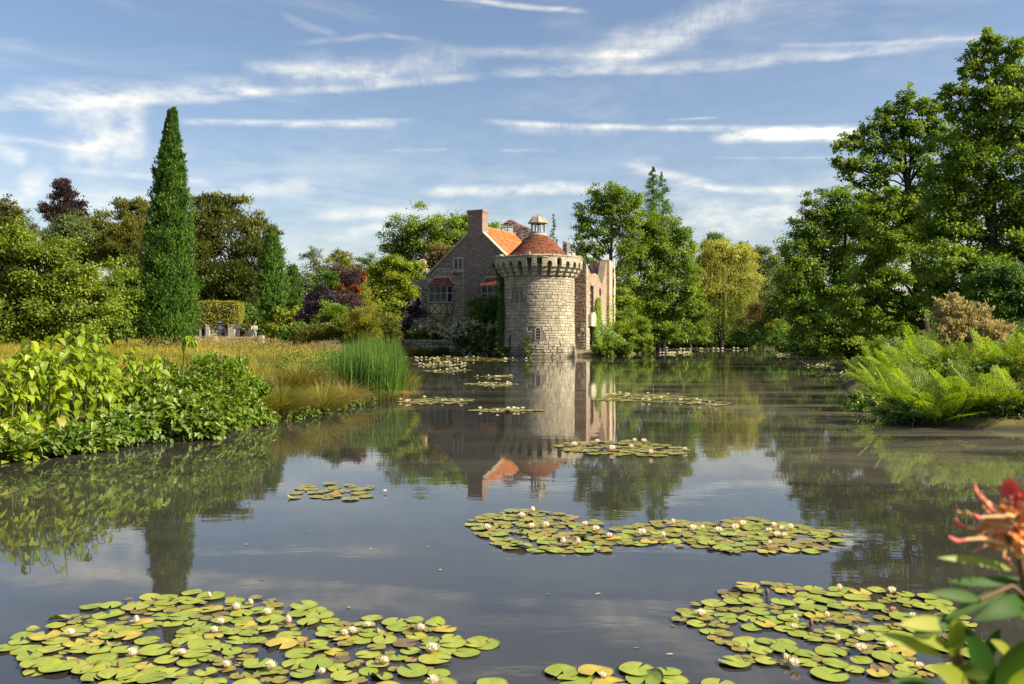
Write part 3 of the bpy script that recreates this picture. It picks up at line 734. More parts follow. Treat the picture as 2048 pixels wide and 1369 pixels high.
def build_house():
    uL, uR = -5.9, 5.9; zeL, zeR, zA = 8.2, 7.6, 13.05
    h = thing('gabled_house', (HO[0], HO[1], 0.5), 'old brick and stone house with steep gable, tall chimney and orange roof', 'house')
    slope = interp([(uL, zeL), (0, zA), (uR, zeR)])
    wg = gp(906.5, 539.5)+gp(927, 517.5); win = (wg[0]+.14, wg[2]-.14, wg[1], wg[3])
    o1 = [gp(863, 573), gp(905, 606)]; o2 = [gp(967, 573), gp(1010, 606)]
    holes = [(win[0]-.16, win[1]+.16, win[2]-.16, win[3]+.16), (o1[0][0], o1[1][0], gp(905, 629)[1], gp(905, 560)[1]), (o2[0][0], o2[1][0], gp(1010, 629)[1], gp(1010, 560)[1])]
    g = G(); wall(g, PG, [uL, -3, 0, 3, uR], slope, [], .6, -.2); part('gable_wall', g, M['mortar'], h)
    ubrick = gp(928, 600)[0]
    def isbrick(a, b, c, d):
        u, v = (a+b)/2, (c+d)/2
        if v > 8.9: return True
        return (u > ubrick and v > 3.0+.3*math.sin(u*3)) or (v > 7.6 and u > -2.6 and rng.random() < .6)
    inside = lambda a, b, c, d: d < slope(a)-.08 and d < slope(b)-.08
    clr = clear_of(holes)
    st = courses(uL, uR, 0, 13, (.15, .27), (.22, .55), lambda *r: inside(*r) and clr(*r) and not isbrick(*r))
    br = courses(uL, uR, 0, 13, (.105, .125), (.22, .34), lambda *r: inside(*r) and clr(*r) and isbrick(*r))
    part('stonework', masonry(PG, st, .03, (.01, .06)), M['rubble'], h, kind='stuff')
    part('brickwork', masonry(PG, br, .018, (.005, .025), .004), M['old_brick'], h, kind='stuff')
    # quoins on the left corner, coping on the left slope
    for k, z in enumerate(np.arange(.4, 8.1, .42)):
        g = G(); l = .7 if k % 2 else .42; block_geo(PG, (uL, uL+l, z, z+.42), .02, (.05, .08), .005, g, rng.uniform(.3, 1)); part('quoin', g, M['dressed'], h)
    for side in (-1, 1):
        n = 12; ue, ze = (uL, zeL) if side < 0 else (uR, zeR); u_in = -.95 if side < 0 else .8
        for k in range(n):
            a = ue+(u_in-ue)*k/n; b = ue+(u_in-ue)*(k+1)/n*1.0
            za, zb = slope(a), slope(b); g = G()
            V = [PG(a,za-.02,.12), PG(b,zb-.02,.12), PG(b,zb-.02,-.5), PG(a,za-.02,-.5), PG(a,za+.17,.12), PG(b,zb+.17,.12), PG(b,zb+.17,-.5), PG(a,za+.17,-.5)]
            hexa(g, np.array(V), rng.uniform(.3, .9)); part('coping_stone', g, M['dressed'], h)
    # side and back walls
    L = 8.7; PSR = plane_map(HO+HU*uR, HV, HU); PSL = plane_map(HO+HU*uL, HV, -HU)
    for P, ze, nm in ((PSR, zeR, 'side_wall'), (PSL, zeL, 'side_wall')):
        g = G(); wall(g, P, [.6, L/2, L], lambda u: ze, [], .5, -.2); part(nm, g, M['old_brick'], h)
    PB = plane_map(HO+HV*L, HU, HV); g = G(); wall(g, PB, [uL, 0, uR], slope, [], .5, -.2); part('back_wall', g, M['old_brick'], h)
    # roof
    for side, ue, ze in ((1, uR, zeR), (-1, uL, zeL)):
        E0, E1 = PG(ue*1.03, ze-.15, -.02), PG(ue*1.03, ze-.15, -L); R0, R1 = PG(0, zA, -.02), PG(0, zA, -L)
        nn = np.cross(E1-E0, R0-E0); nn = nn/np.linalg.norm(nn)*(1 if side > 0 else -1); nn = nn*np.sign(nn[2])*.07
        def Pq(s, t):
            s2 = s if side > 0 else 1-s
            return (E0*(1-s2)+E1*s2)*(1-t)+(R0*(1-s2)+R1*s2)*t+nn
        g = G(); q = [Pq(0,0), Pq(1,0), Pq(1,1), Pq(0,1)]; q2 = [p-nn*1.3 for p in q]
        hexa(g, np.array([*q2, *q]), .5); rf = part('roof_slope', g, M['orange_tile'], h)
        part('roof_tiles', tiles_on(Pq, 44, lambda q: 36, .035), M['orange_tile'], rf, kind='stuff')
    g = G(); tube(g, [PG(0, zA+.1, -.9), PG(0, zA+.1, -L)], .14, 8, .7); part('ridge', g, M['orange_tile'], h)
    # chimney
    a, b = gp(936, 440)[0], gp(965, 440)[0]; z0, z1 = 11.9, 14.72; dep = 1.15
    g = G(); hexa(g, np.array([PG(a,z0,.03), PG(b,z0,.03), PG(b,z0,-dep), PG(a,z0,-dep), PG(a,z1,.03), PG(b,z1,.03), PG(b,z1,-dep), PG(a,z1,-dep)])); ch = part('chimney', g, M['old_brick'], h)
    PC = plane_map(PG(b, 0, .03), HV, HU); PF = plane_map(PG(0, 0, .03), HU, -HV)
    gb = masonry(PF, courses(a, b, z0, z1, (.085, .10), (.2, .25), lambda *r: True), .016, (.004, .022), .003); gb.join(masonry(PC, courses(0, dep, z0, z1, (.085, .10), (.2, .25), lambda *r: True), .016, (.004, .022), .003))
    part('brickwork', gb, M['old_brick'], ch, kind='stuff')
    for z, e, hh in ((z1-.34, .05, .14), (z1-.19, .10, .20)):
        g = G(); V = [PG(u, z+dz, d) for dz in (0, hh) for u, d in ((a-e,.03+e),(b+e,.03+e),(b+e,-dep-e),(a-e,-dep-e))]; hexa(g, np.array(V), rng.uniform(.2,.6)); part('chimney_cap', g, M['old_brick'], ch)
    lattice_window(PG, (win[0], win[1], win[2], win[3]), h)
    g = G(); box_on(g, PG, win[0]-.35, win[1]+.3, win[2]-.34, win[2]-.16, 0, .14, .8); part('window_sill', g, M['dressed'], h)
    o = oriel(863, 905, 573, 606, 629, 643.5, h); o = oriel(967, 1010, 573, 606, 629, 643.5, h)
    g = G(); tube(g, [PG(ubrick, .5, .06), PG(ubrick, 8.6, .06)], .035, 6, .8); part('rain_pipe', g, M['dressed'], h)
    g = G(); a0 = gp(911.5, 546); lathe(g, PG(a0[0], a0[1]-.2, .1), [(.02, 0), (.16, .05), (.2, .2), (.12, .34), (.02, .36)], 8, .4); part('wall_lamp', g, M['timber'], h)
build_house()

# ================================================================ ruined walls
def build_left_ruin():
    Y = 92.6; P = plane_map((0, Y, 0), (1,0,0), (0,-1,0)); k = Y/F
    X = lambda px: (px-CX)*k; Z = lambda py: HC-(py-HZ)*k
    r = thing('ruined_wall', (X(830), Y, .8), 'roofless grey stone wall with an empty window beside the gabled house', 'wall')
    top = steps_top([(X(800), Z(556)), (X(806), Z(551)), (X(818), Z(549.5)), (X(832), Z(551)), (X(845), Z(550)), (X(852), Z(546))])
    hole = [(X(819.6), X(839), Z(616), Z(578)), (X(826), X(848), Z(690), Z(657))]
    g = G(); wall(g, P, [X(p) for p in (799, 806, 818, 832, 845, 852, 858)], top, hole, .8, 0); part('wall_core', g, M['mortar'], r)
    clr = clear_of([(h[0]-.12, h[1]+.12, h[2]-.1, h[3]+.14) for h in hole])
    part('stonework', masonry(P, courses(X(799), X(857), .6, 9, (.16,.30), (.25,.6), lambda a,b,c,d: clr(a,b,c,d) and d < min(top(a+.001), top(b-.001))+.06), .035, (.01,.08), .02), M['rubble'], r, kind='stuff')
    h = hole[0]; g = G(); ring_frame(g, P, [(h[0]-.2,h[2]-.15),(h[1]+.2,h[2]-.15),(h[1]+.2,h[3]+.2),(h[0]-.2,h[3]+.2)], [(h[0],h[2]),(h[1],h[2]),(h[1],h[3]),(h[0],h[3])], -.3, .07, .7); part('window_surround', g, M['dressed'], r)
    h = hole[1]; g = G()
    for u in np.linspace(h[0], h[1], 5): box_on(g, P, u-.03, u+.03, h[2], h[3], -.2, -.1)
    box_on(g, P, h[0], h[1], (h[2]+h[3])/2-.04, (h[2]+h[3])/2+.04, -.2, -.1); part('window_grille', g, M['weathered_wood'], r)
    g = G(); box_on(g, P, X(806), X(860), Z(549), Z(552.5), -.6, .18, .2); part('ledge', g, M['old_brick'], r)
    # broken pink chimney stump behind it
    Y2 = 97.0; k2 = Y2/F; s = thing('chimney_stump', ((845-CX)*k2, Y2, 6.5), 'broken pink brick chimney stump above the ivy left of the gable', 'chimney')
    P2 = plane_map((0, Y2, 0), (1,0,0), (0,-1,0)); X2 = lambda px: (px-CX)*k2; Z2 = lambda py: HC-(py-HZ)*k2
    tp = steps_top([(X2(833), Z2(522)), (X2(838), Z2(518.5)), (X2(846), Z2(520)), (X2(850), Z2(527)), (X2(853), Z2(540))])
    g = G(); wall(g, P2, [X2(p) for p in (833, 838, 842, 846, 850, 853, 857)], tp, [], 1.3, 1.0); part('stump_core', g, M['warm_brick'], s)
    part('brickwork', masonry(P2, courses(X2(833), X2(857), 5, Z2(518), (.12,.16), (.25,.4), lambda a,b,c,d: d < min(tp(a+.01), tp(b-.01))), .02, (.01,.08), .02), M['warm_brick'], s, kind='stuff')
    g = G(); box_on(g, P2, X2(853), X2(860), Z2(549), Z2(541), -.5, .3, .9); part('coping_stone', g, M['dressed'], s)
build_left_ruin()
def build_back_ruin():
    Y = 104.0; k = Y/F; X = lambda px: (px-CX)*k; Z = lambda py: HC-(py-HZ)*k; P = plane_map((0, Y, 0), (1,0,0), (0,-1,0))
    r = thing('ruined_gable', (X(1028), Y, 1), 'dark ruined brick gable with two open window lights behind the orange roof', 'wall')
    pts = [(1001,456),(1006,449),(1011,444),(1016,440.5),(1024,439.5),(1031,443),(1038,448),(1046,451),(1056,455),(1066,462),(1078,472)]
    top = interp([(X(a), Z(b)) for a, b in pts])
    holes = [(X(1005), X(1013.5), Z(470), Z(454.5)), (X(1016), X(1025), Z(470), Z(454.5))]
    g = G(); wall(g, P, [X(a) for a, b in pts], top, holes, .7, 3); part('wall_core', g, M['old_brick'], r)
    clr = clear_of(holes, .1)
    part('stonework', masonry(P, courses(X(1001), X(1078), Z(520), Z(440), (.13,.2), (.25,.5), lambda a,b,c,d: clr(a,b,c,d) and d < min(top(a), top(b))+.04), .03, (.01,.10), .03), M['old_brick'], r, kind='stuff')
    g = G()
    for h in holes: ring_frame(g, P, [(h[0]-.1,h[2]-.1),(h[1]+.1,h[2]-.1),(h[1]+.1,h[3]+.12),(h[0]-.1,h[3]+.12)], [(h[0],h[2]),(h[1],h[2]),(h[1],h[3]),(h[0],h[3])], -.2, .08, .4)
    part('window_surround', g, M['dressed'], r)
    for (pa, pb, pt, lab) in ((1126, 1139, 482, 'narrow brick chimney stub just right of the conical roof'), (1100, 1111, 476, 'short pale wall stub peeping over the conical roof')):
        Y3 = 100.0; k3 = Y3/F; s = thing('chimney_stub', ((pa+pb)/2*k3-CX*k3, Y3, 4), lab, 'chimney')
        P3 = plane_map((0, Y3, 0), (1,0,0), (0,-1,0)); a, b = (pa-CX)*k3, (pb-CX)*k3; z = HC-(pt-HZ)*k3
        g = G(); wall(g, P3, [a, (a+b)/2, b], steps_top([(a, z), ((a+b)/2, z-.12)]), [], .8, 1.5); part('stub_core', g, M['old_brick' if pa > 1120 else 'rubble'], s)
        part('brickwork', masonry(P3, courses(a, b, z-3, z-.15, (.11,.15), (.2,.35), lambda *r: True), .02, (.01,.04), .01), M['old_brick' if pa > 1120 else 'rubble'], s, kind='stuff')
        g = G(); box_on(g, P3, a+(b-a)*.62, b+.05, z-2.2, z-.2, 0.01, .12, .9); part('quoin', g, M['dressed'], s)
build_back_ruin()
A13 = R(13); RO = np.array([(1172-CX)/F*86.0, 86.0, 0]); RU = np.array([math.cos(A13), -math.sin(A13), 0]); RV = np.array([math.sin(A13), math.cos(A13), 0])
def build_right_ruin():
    r = thing('ruined_wing', (RO[0], RO[1], .4), 'sunlit roofless wing of pink brick with jagged top right of the tower', 'wall')
    PS = plane_map(RO, RV, RU); PE = plane_map(RO, RU, -RV)       # side face, end face
    def sp(px, py):
        k = (px-CX)/F; L = (RO[0]-k*RO[1])/(k*RV[1]-RV[0]); Y = RO[1]+L*RV[1]; return L, HC-(py-HZ)*Y/F
    # end wall
    zt = HC+(675-525)*86/F
    g = G(); wall(g, PE, [-2.4, -1.2, -.3, 0], interp([(-2.4, zt+.02), (-.5, zt), (-.25, zt-.1), (0, zt-.25)]), [], .9, -.2); part('end_wall', g, M['mortar'], r)
    en = lambda a,b,c,d: d < zt-.25
    part('brickwork', masonry(PE, courses(-2.4, -.02, 3.2, zt, (.11,.13), (.22,.3), en), .02, (.004,.03), .004), M['warm_brick'], r, kind='stuff')
    part('stonework', masonry(PE, courses(-2.4, -.02, .2, 3.2, (.22,.34), (.35,.7), en), .03, (.01,.05), .01), M['rubble'], r, kind='stuff')
    # side wall: profile along depth
    prof = [(1172,526),(1174,530),(1177,537),(1180,546),(1183,551),(1186,547.5),(1191,547),(1195,550),(1198,557),(1200,563),(1203,569),(1205,566),(1207,556),(1209,546),(1211,530),(1213,523),(1219,520),(1224.3,521)]
    P_ = [sp(*p) for p in prof]; top = interp(P_)
    wb, wt = sp(1183.5, 625), sp(1183.5, 572); win = (sp(1180.5, 600)[0], sp(1187, 600)[0], wb[1], wt[1]); du = sp(1179.5, 690)[0], sp(1185, 690)[0]
    door = (du[0], du[1], sp(1182, 694)[1], sp(1182, 648)[1])
    w2 = (sp(1198.5, 600)[0], sp(1202, 600)[0], sp(1200, 592)[1], sp(1200, 578)[1])
    cuts = [p[0] for p in P_]
    g = G(); wall(g, PS, cuts, top, [win, door, w2], .7, -.2); part('side_wall', g, M['mortar'], r)
    clr = clear_of([win, door, w2], .04); ins = lambda a,b,c,d: d < min(top(a), top(b))+.02 and clr(a,b,c,d)
    Lm = cuts[-1]
    part('brickwork', masonry(PS, courses(.0, Lm, 4.2, 11, (.11,.14), (.22,.34), ins), .02, (.004,.04), .006), M['warm_brick'], r, kind='stuff')
    part('stonework', masonry(PS, courses(.0, Lm, .1, 4.2, (.24,.36), (.4,.8), ins), .03, (.01,.06), .01), M['ashlar'], r, kind='stuff')
    g = G(); box_on(g, PS, 0, .5, 4.0, 4.3, 0, .06, .9)
    for z in np.arange(.2, zt-.4, .36): box_on(g, PS, .0, rng.choice([.35, .6]), z, z+.33, .0, .055, rng.uniform(.4, 1))
    part('quoins', g, M['dressed'], r)
    g = G(); a = sp(1180, 622)[0]; box_on(g, PS, a, a+2.4, wb[1]-.28, wb[1]-.02, 0, .28, .9); part('window_sill', g, M['dressed'], r)
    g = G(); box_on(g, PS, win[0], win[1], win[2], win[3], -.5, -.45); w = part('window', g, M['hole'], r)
    g = G(); mid = (win[0]+win[1])/2; box_on(g, PS, mid-.08, mid+.08, win[2], win[3], -.4, -.25)
    for z in np.linspace(win[2], win[3], 5)[1:-1]: box_on(g, PS, win[0], win[1], z-.05, z+.05, -.4, -.26)
    part('mullion', g, M['dressed'], w)
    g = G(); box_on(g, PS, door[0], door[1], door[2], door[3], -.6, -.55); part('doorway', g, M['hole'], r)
    g = G(); box_on(g, PS, sp(1176, 650)[0], sp(1186, 650)[0], 2.9, 4.1, .0, .35, .7); part('stone_block', g, M['dressed'], r)
    # far pier with pale stone edge, chimney breast
    L0, L1 = sp(1213, 600)[0], sp(1224.3, 600)[0]; zp = sp(1218, 521)[1]
    g = G(); wall(g, PS, [L0, (L0+L1)/2, L1], steps_top([(L0, zp-.2), ((L0+L1)/2, zp)]), [], 1.4, -.2); pr = part('pier', g, M['warm_brick'], r); pr.location = pr.location+Vector(RU)*.35
    g = G(); PS2 = plane_map(RO+RU*.38, RV, RU)
    for z in np.arange(.5, zp-.2, .45): box_on(g, PS2, L1-rng.choice([1.6, 2.2]), L1, z, z+.42, .0, .05, rng.uniform(.5,1))
    part('pier_quoins', g, M['dressed'], r)
    # inner wall seen through the gap
    IO = RO-RU*6.0+RV*0.0; PI = plane_map(RO+RV*(Lm-2.0)-RU*7, RU, -RV); zi = HC+(675-524)*104/F
    g = G(); wall(g, PI, [0, 3.2, 4.6, 6.2], steps_top([(0, zi-2.2), (3.2, zi-.5), (4.6, zi)]), [], .6, 0); part('inner_wall', g, M['old_brick'], r)
    part('inner_brickwork', masonry(PI, courses(0, 6.2, 5.5, zi-.1, (.12,.16), (.25,.4), lambda a,b,c,d: d < zi-2.2 or (a > 3.2 and d < zi-.5) or a > 4.6), .02, (.005,.03), .005), M['old_brick'], r, kind='stuff')
build_right_ruin()
def build_garden_wall():
    Y = 87.4; k = Y/F; X = lambda px: (px-CX)*k; P = plane_map((0, Y, 0), (1,0,0), (0,-1,0))
    w = thing('moat_wall', (X(900), Y, 0), 'low rough stone retaining wall along the moat below the house', 'wall')
    top = lambda u: 1.55+.06*math.sin(u*2.3)
    g = G(); wall(g, P, list(np.linspace(X(780), X(1006), 16)), top, [], .6, -.6); part('wall_core', g, M['mortar'], w)
    rects = courses(X(780), X(1006), -.15, 1.6, (.16,.34), (.25,.7), lambda *a: True)
    for r in rects[:290]:
        g = G(); block_geo(P, r, .04, (.01,.14), .03, g, rng.uniform(0,1)); part('stone', g, M['dressed'], w)
    if len(rects) > 290: part('stonework', masonry(P, rects[290:], .04, (.01,.14), .03), M['rubble'], w, kind='stuff')
    # landing steps between tower and wing
    s = thing('landing_steps', (6.5, 84.4, 0), 'shallow pale stone steps between the tower and the ruined wing', 'steps')
    for z, y, t in ((-.05, 84.35, .18), (.16, 84.9, .20), (.36, 85.5, .2)):
        for x0, x1 in ((5.2, 6.3), (6.33, 7.5)):
            g = G(); box(g, ((x0+x1)/2, y+.4, z+t/2), (x1-x0, .85, t), 0, rng.uniform(.2,1)); part('step_slab', g, M['rubble'], s)
build_garden_wall()
# ================================================================ foliage
def rv(n): return nrm(rng.normal(size=(n, 3)))
def leaf_quads(g, pos, tip, up, L, W, tint, fold=.18, droop=0.0):
    """folded four-point leaves"""
    n = len(pos); L = np.broadcast_to(L, (n,))[:,None]; W = np.broadcast_to(W, (n,))[:,None]
    tip = nrm(tip); w = nrm(np.cross(tip, up)); nn = np.cross(w, tip)
    a = pos; b = pos+tip*L*.48+w*W*.5+nn*W*fold; c = pos+tip*L-nn*L*droop; d = pos+tip*L*.48-w*W*.5+nn*W*fold
    V = np.stack([a, b, c, d], 1).reshape(-1, 3)
    g.add(V, np.arange(4*n).reshape(n, 4), tint)
LM = {
 'spring': leaf_mat('leaf_spring', (0.090,0.143,0.012), (0.173,0.247,0.020), (0.300,0.360,0.035), .40),
 'mid': leaf_mat('leaf_mid', (0.086,0.153,0.015), (0.167,0.266,0.024), (0.316,0.407,0.040), .38),
 'oak': leaf_mat('leaf_oak', (0.077,0.153,0.020), (0.166,0.277,0.026), (0.346,0.424,0.042), .38),
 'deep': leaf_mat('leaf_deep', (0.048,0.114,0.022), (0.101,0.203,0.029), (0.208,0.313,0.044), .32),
 'cypress': leaf_mat('leaf_cypress', (0.031,0.082,0.011), (0.065,0.146,0.015), (0.141,0.232,0.029), .22),
 'yew': leaf_mat('leaf_yew', (0.049,0.072,0.017), (0.106,0.132,0.029), (0.227,0.236,0.053), .22),
 'olive': leaf_mat('leaf_olive', (0.066,0.079,0.016), (0.139,0.151,0.028), (0.238,0.237,0.050), .3),
 'gold': leaf_mat('leaf_gold', (0.132,0.155,0.020), (0.264,0.276,0.032), (0.418,0.391,0.060), .42),
 'lime': leaf_mat('leaf_lime', (0.119,0.181,0.014), (0.237,0.312,0.022), (0.388,0.438,0.045), .42),
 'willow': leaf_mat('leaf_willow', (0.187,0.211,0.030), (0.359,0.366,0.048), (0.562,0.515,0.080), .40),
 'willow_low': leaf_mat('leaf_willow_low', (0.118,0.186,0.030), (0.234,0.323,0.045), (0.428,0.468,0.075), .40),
 'copper': leaf_mat('leaf_copper', (.022,.013,.018), (.045,.026,.032), (.085,.05,.052), .3, tcol=(1.4,.8,.8)),
 'plum': leaf_mat('leaf_plum', (.020,.014,.026), (.046,.030,.052), (.12,.08,.13), .2, tcol=(1.3,.8,1.1)),
 'heather': leaf_mat('leaf_heather', (0.050,0.028,0.034), (0.099,0.058,0.062), (0.165,0.105,0.100), .2, tcol=(1.2,.9,.9)),
 'rust': leaf_mat('leaf_rust', (0.165,0.030,0.016), (0.270,0.064,0.024), (0.315,0.150,0.040), .3, tcol=(1.3,.8,.5)),
 'brown': leaf_mat('leaf_brown', (0.096,0.079,0.026), (0.175,0.131,0.042), (0.263,0.210,0.066), .3),
 'tan': leaf_mat('leaf_tan', (.27,.25,.09), (.43,.38,.18), (.56,.50,.30), .35, tcol=(1.1,1.0,.7)),
 'ivy': leaf_mat('leaf_ivy', (0.046,0.091,0.012), (0.098,0.176,0.018), (0.182,0.273,0.030), .35),
 'creeper': leaf_mat('leaf_creeper', (0.081,0.149,0.012), (0.149,0.247,0.018), (0.241,0.333,0.030), .4),
 'blossom': leaf_mat('blossom', (.42,.40,.28), (.55,.53,.40), (.68,.66,.52), .25, tcol=(1,1,.9)),
 'rose': leaf_mat('rose_bloom', (.7,.55,.32), (.75,.64,.42), (.8,.72,.55), .3, tcol=(1,.95,.8)),
 'grey_green': leaf_mat('leaf_grey_green', (0.078,0.121,0.044), (0.140,0.194,0.066), (0.234,0.292,0.099), .35),
 'bank': leaf_mat('leaf_bank', (0.059,0.120,0.013), (0.131,0.220,0.022), (0.273,0.363,0.040), .36, .10),
}
def blobs_world(blobs, Y, depth=1.0, jit=.35):
    out = []
    for b in blobs:
        px, py, rx, ry = b[:4]; y = Y+(b[4] if len(b) > 4 else rng.uniform(-jit, jit)*rx*Y/F)
        k = y/F; rx, ry = rx*1.08, ry*1.08; out.append((PX(px, py, y), np.array([rx*k, .5*(rx+ry)*k*depth, ry*k]), rx*ry*math.pi))
    return out
LEAFY = 1.6
def crown_geo(bw, dens, L, W, cl=.34, style='broad', zmin=None, shell=.42, flat=.6, ragged=.20):
    """leaf clumps spread through the outer part of each lobe, leaves spread through each clump"""
    g = G(); centres = []; L = L*1.28; W = W*1.38
    for c, r, A in bw:
        n = max(30, int(A*dens*LEAFY)); rm = float(np.mean(r)); cr = cl*rm
        nc = max(7, int(2.6/(cl*cl))); d = rv(nc); rad = (shell+(1-shell)*rng.random(nc)**.6)*(1+rng.normal(0, ragged, nc))
        C = c+d*r*rad[:,None]; per = rng.dirichlet(np.full(nc, 3.0))*n
        idx = np.repeat(np.arange(nc), np.maximum(per.astype(int), 3)); m = len(idx)
        off = rng.normal(size=(m, 3))*np.array([1,1,flat])*cr*.62
        p = C[idx]+off; out = nrm(p-c+rv(m)*.001)
        ct = rng.random(nc)[idx]; tint = np.clip(.62*ct+.38*rng.random(m)+rng.normal(0, .06, m), 0, 1)
        if style == 'broad': tip = out*.6+rv(m)*.75+np.array([0,0,-.22]); up = np.array([0,0,.9])+out*.5+rv(m)*.5
        elif style == 'up': tip = out*.7+np.array([0,0,.75])+rv(m)*.45; up = out+rv(m)*.5
        elif style == 'spray': tip = out*np.array([1,1,.3])+rv(m)*.5+np.array([0,0,.12]); up = np.array([0,0,1.0])+rv(m)*.45
        else: tip = out*.35+np.array([0,0,-1.0])+rv(m)*.35; up = out+rv(m)*.6
        if zmin is not None:
            k = p[:,2] > zmin; p, tip, up, tint = p[k], tip[k], up[k], tint[k]; m = len(p)
        leaf_quads(g, p, tip, up, L*rng.uniform(.65, 1.3, m), W*rng.uniform(.7, 1.25, m), tint); centres.append((c, C))
    return g, centres
def bez(a, b, sag, n=6, wig=.05):
    a, b = np.asarray(a, float), np.asarray(b, float); t = np.linspace(0, 1, n)[:,None]; L = np.linalg.norm(b-a)
    return a+(b-a)*t+np.array([0,0,1.0])*sag*L*np.sin(t*math.pi)+rng.normal(0, wig*L*.3, (n, 3))*np.sin(t*math.pi)
def limbs_geo(path, rad, centres, gtw=.5, nsub=5, minr=.02):
    """trunk along path, a limb to each lobe, twigs to its clumps"""
    g = G(); path = np.asarray(path, float); tube(g, path, rad, 9, .5)
    zs = path[:,2]
    for c, C in centres:
        k = np.clip((c[2]-zs[0])/max(zs[-1]-zs[0], .1), .25, 1)*rng.uniform(.62, .97); i = k*(len(path)-1); j = int(i); f = i-j
        s = path[j]*(1-f)+path[min(j+1, len(path)-1)]*f; r0 = min(np.interp(i, range(len(path)), rad)*.42, .12)
        tube(g, bez(s, c, .10), np.linspace(max(r0, minr*2), minr*1.6, 6), 6, .5, cap=False)
        for q in C[:nsub]: tube(g, bez(c+(s-c)*.15, q, .08, 4), np.linspace(minr*1.5, minr*.5, 4), 4, .5, cap=False)
    return g
def tree(name, label, Y, trunk, r0, blobs, mat, dens=.45, L=None, W=None, group=None, cat='tree', bark='bark', style='broad', extra=None, lpx=3.6, wpx=2.4, **kw):
    """trunk: list of pixel points from the ground up; blobs: crown lobes in pixels; all placed at distance Y"""
    k = Y/F; L = L or lpx*k; W = W or wpx*k
    base = PX(trunk[0][0], trunk[0][1], Y); base[2] = gz1(base[0], base[1])-.1
    path = [base]+[PX(p[0], p[1], Y+(p[2] if len(p) > 2 else 0)) for p in trunk[1:]]
    if len(path) < 4:
        t = np.linspace(0, 1, 5); path = [np.array([np.interp(s, np.linspace(0, 1, len(path)), [q[i] for q in path]) for i in range(3)]) for s in t]
    root = thing(name, base, label, cat, group)
    g, cen = crown_geo(blobs_world(blobs, Y), dens, L, W, style=style, zmin=base[2]+.15, **kw)
    gt = limbs_geo(path, np.linspace(r0*.62, r0*.10, len(path)), cen, minr=max(.015, k*.35))
    for e in (extra or []):
        pts = [PX(p[0], p[1], Y+(p[2] if len(p) > 2 else 0)) for p in e[1]]; tube(gt, pts, np.linspace(e[0]*.75, e[0]*.25, len(pts)), 6, .5, cap=False)
    part('trunk', gt, M[bark], root, True); part('crown', g, LM[mat], root); return root
def shrub(name, label, Y, blobs, mat, dens=.5, lpx=3.4, wpx=2.3, group=None, cat='shrub', style='broad', ground=True, stems=4, flowers=None, cl=.34, **kw):
    k = Y/F; bw = blobs_world(blobs, Y); cx = float(np.mean([b[0][0] for b in bw])); cy = float(np.mean([b[0][1] for b in bw])); z = gz1(cx, cy) if ground else float(min(b[0][2]-b[1][2] for b in bw))
    root = thing(name, (cx, cy, z), label, cat, group)
    g, cen = crown_geo(bw, dens, lpx*k, wpx*k, cl=cl, style=style, zmin=(z+.02) if ground else None, **kw)
    part('foliage', g, LM[mat], root)
    gs = G()
    for c, C in cen:
        tube(gs, bez((cx+rng.normal(0,.1), cy+rng.normal(0,.1), z-.05), c, .06), np.linspace(.012*k*120/3, .004*k*40, 6), 5, .5, cap=False)
        for q in C[:stems]: tube(gs, bez(c, q, .05, 3), np.linspace(k*.5, k*.25, 3), 4, .5, cap=False)
    part('stems', gs, M['bark'], root)
    if flowers:
        fm, fn, fs = flowers; gf = G(); pts = np.concatenate([C for _, C in cen]); ctr = np.mean([c for c, _ in cen], 0)
        pick = pts[rng.integers(0, len(pts), fn)]+rng.normal(size=(fn, 3))*.18*np.mean([b[1] for b in bw]); o = nrm(pick-ctr+np.array([0,-.6,.4])); pick = pick+o*.55*np.mean(bw[0][1])
        idx = np.repeat(np.arange(fn), 9); m = len(idx)
        leaf_quads(gf, pick[idx]+rng.normal(size=(m, 3))*fs*k*.5, rv(m)+o[idx]*.3, o[idx]+rv(m)*.3, fs*k*.8, fs*k*.7, rng.random(m))
        part('blossom', gf, LM[fm], root)
    return root
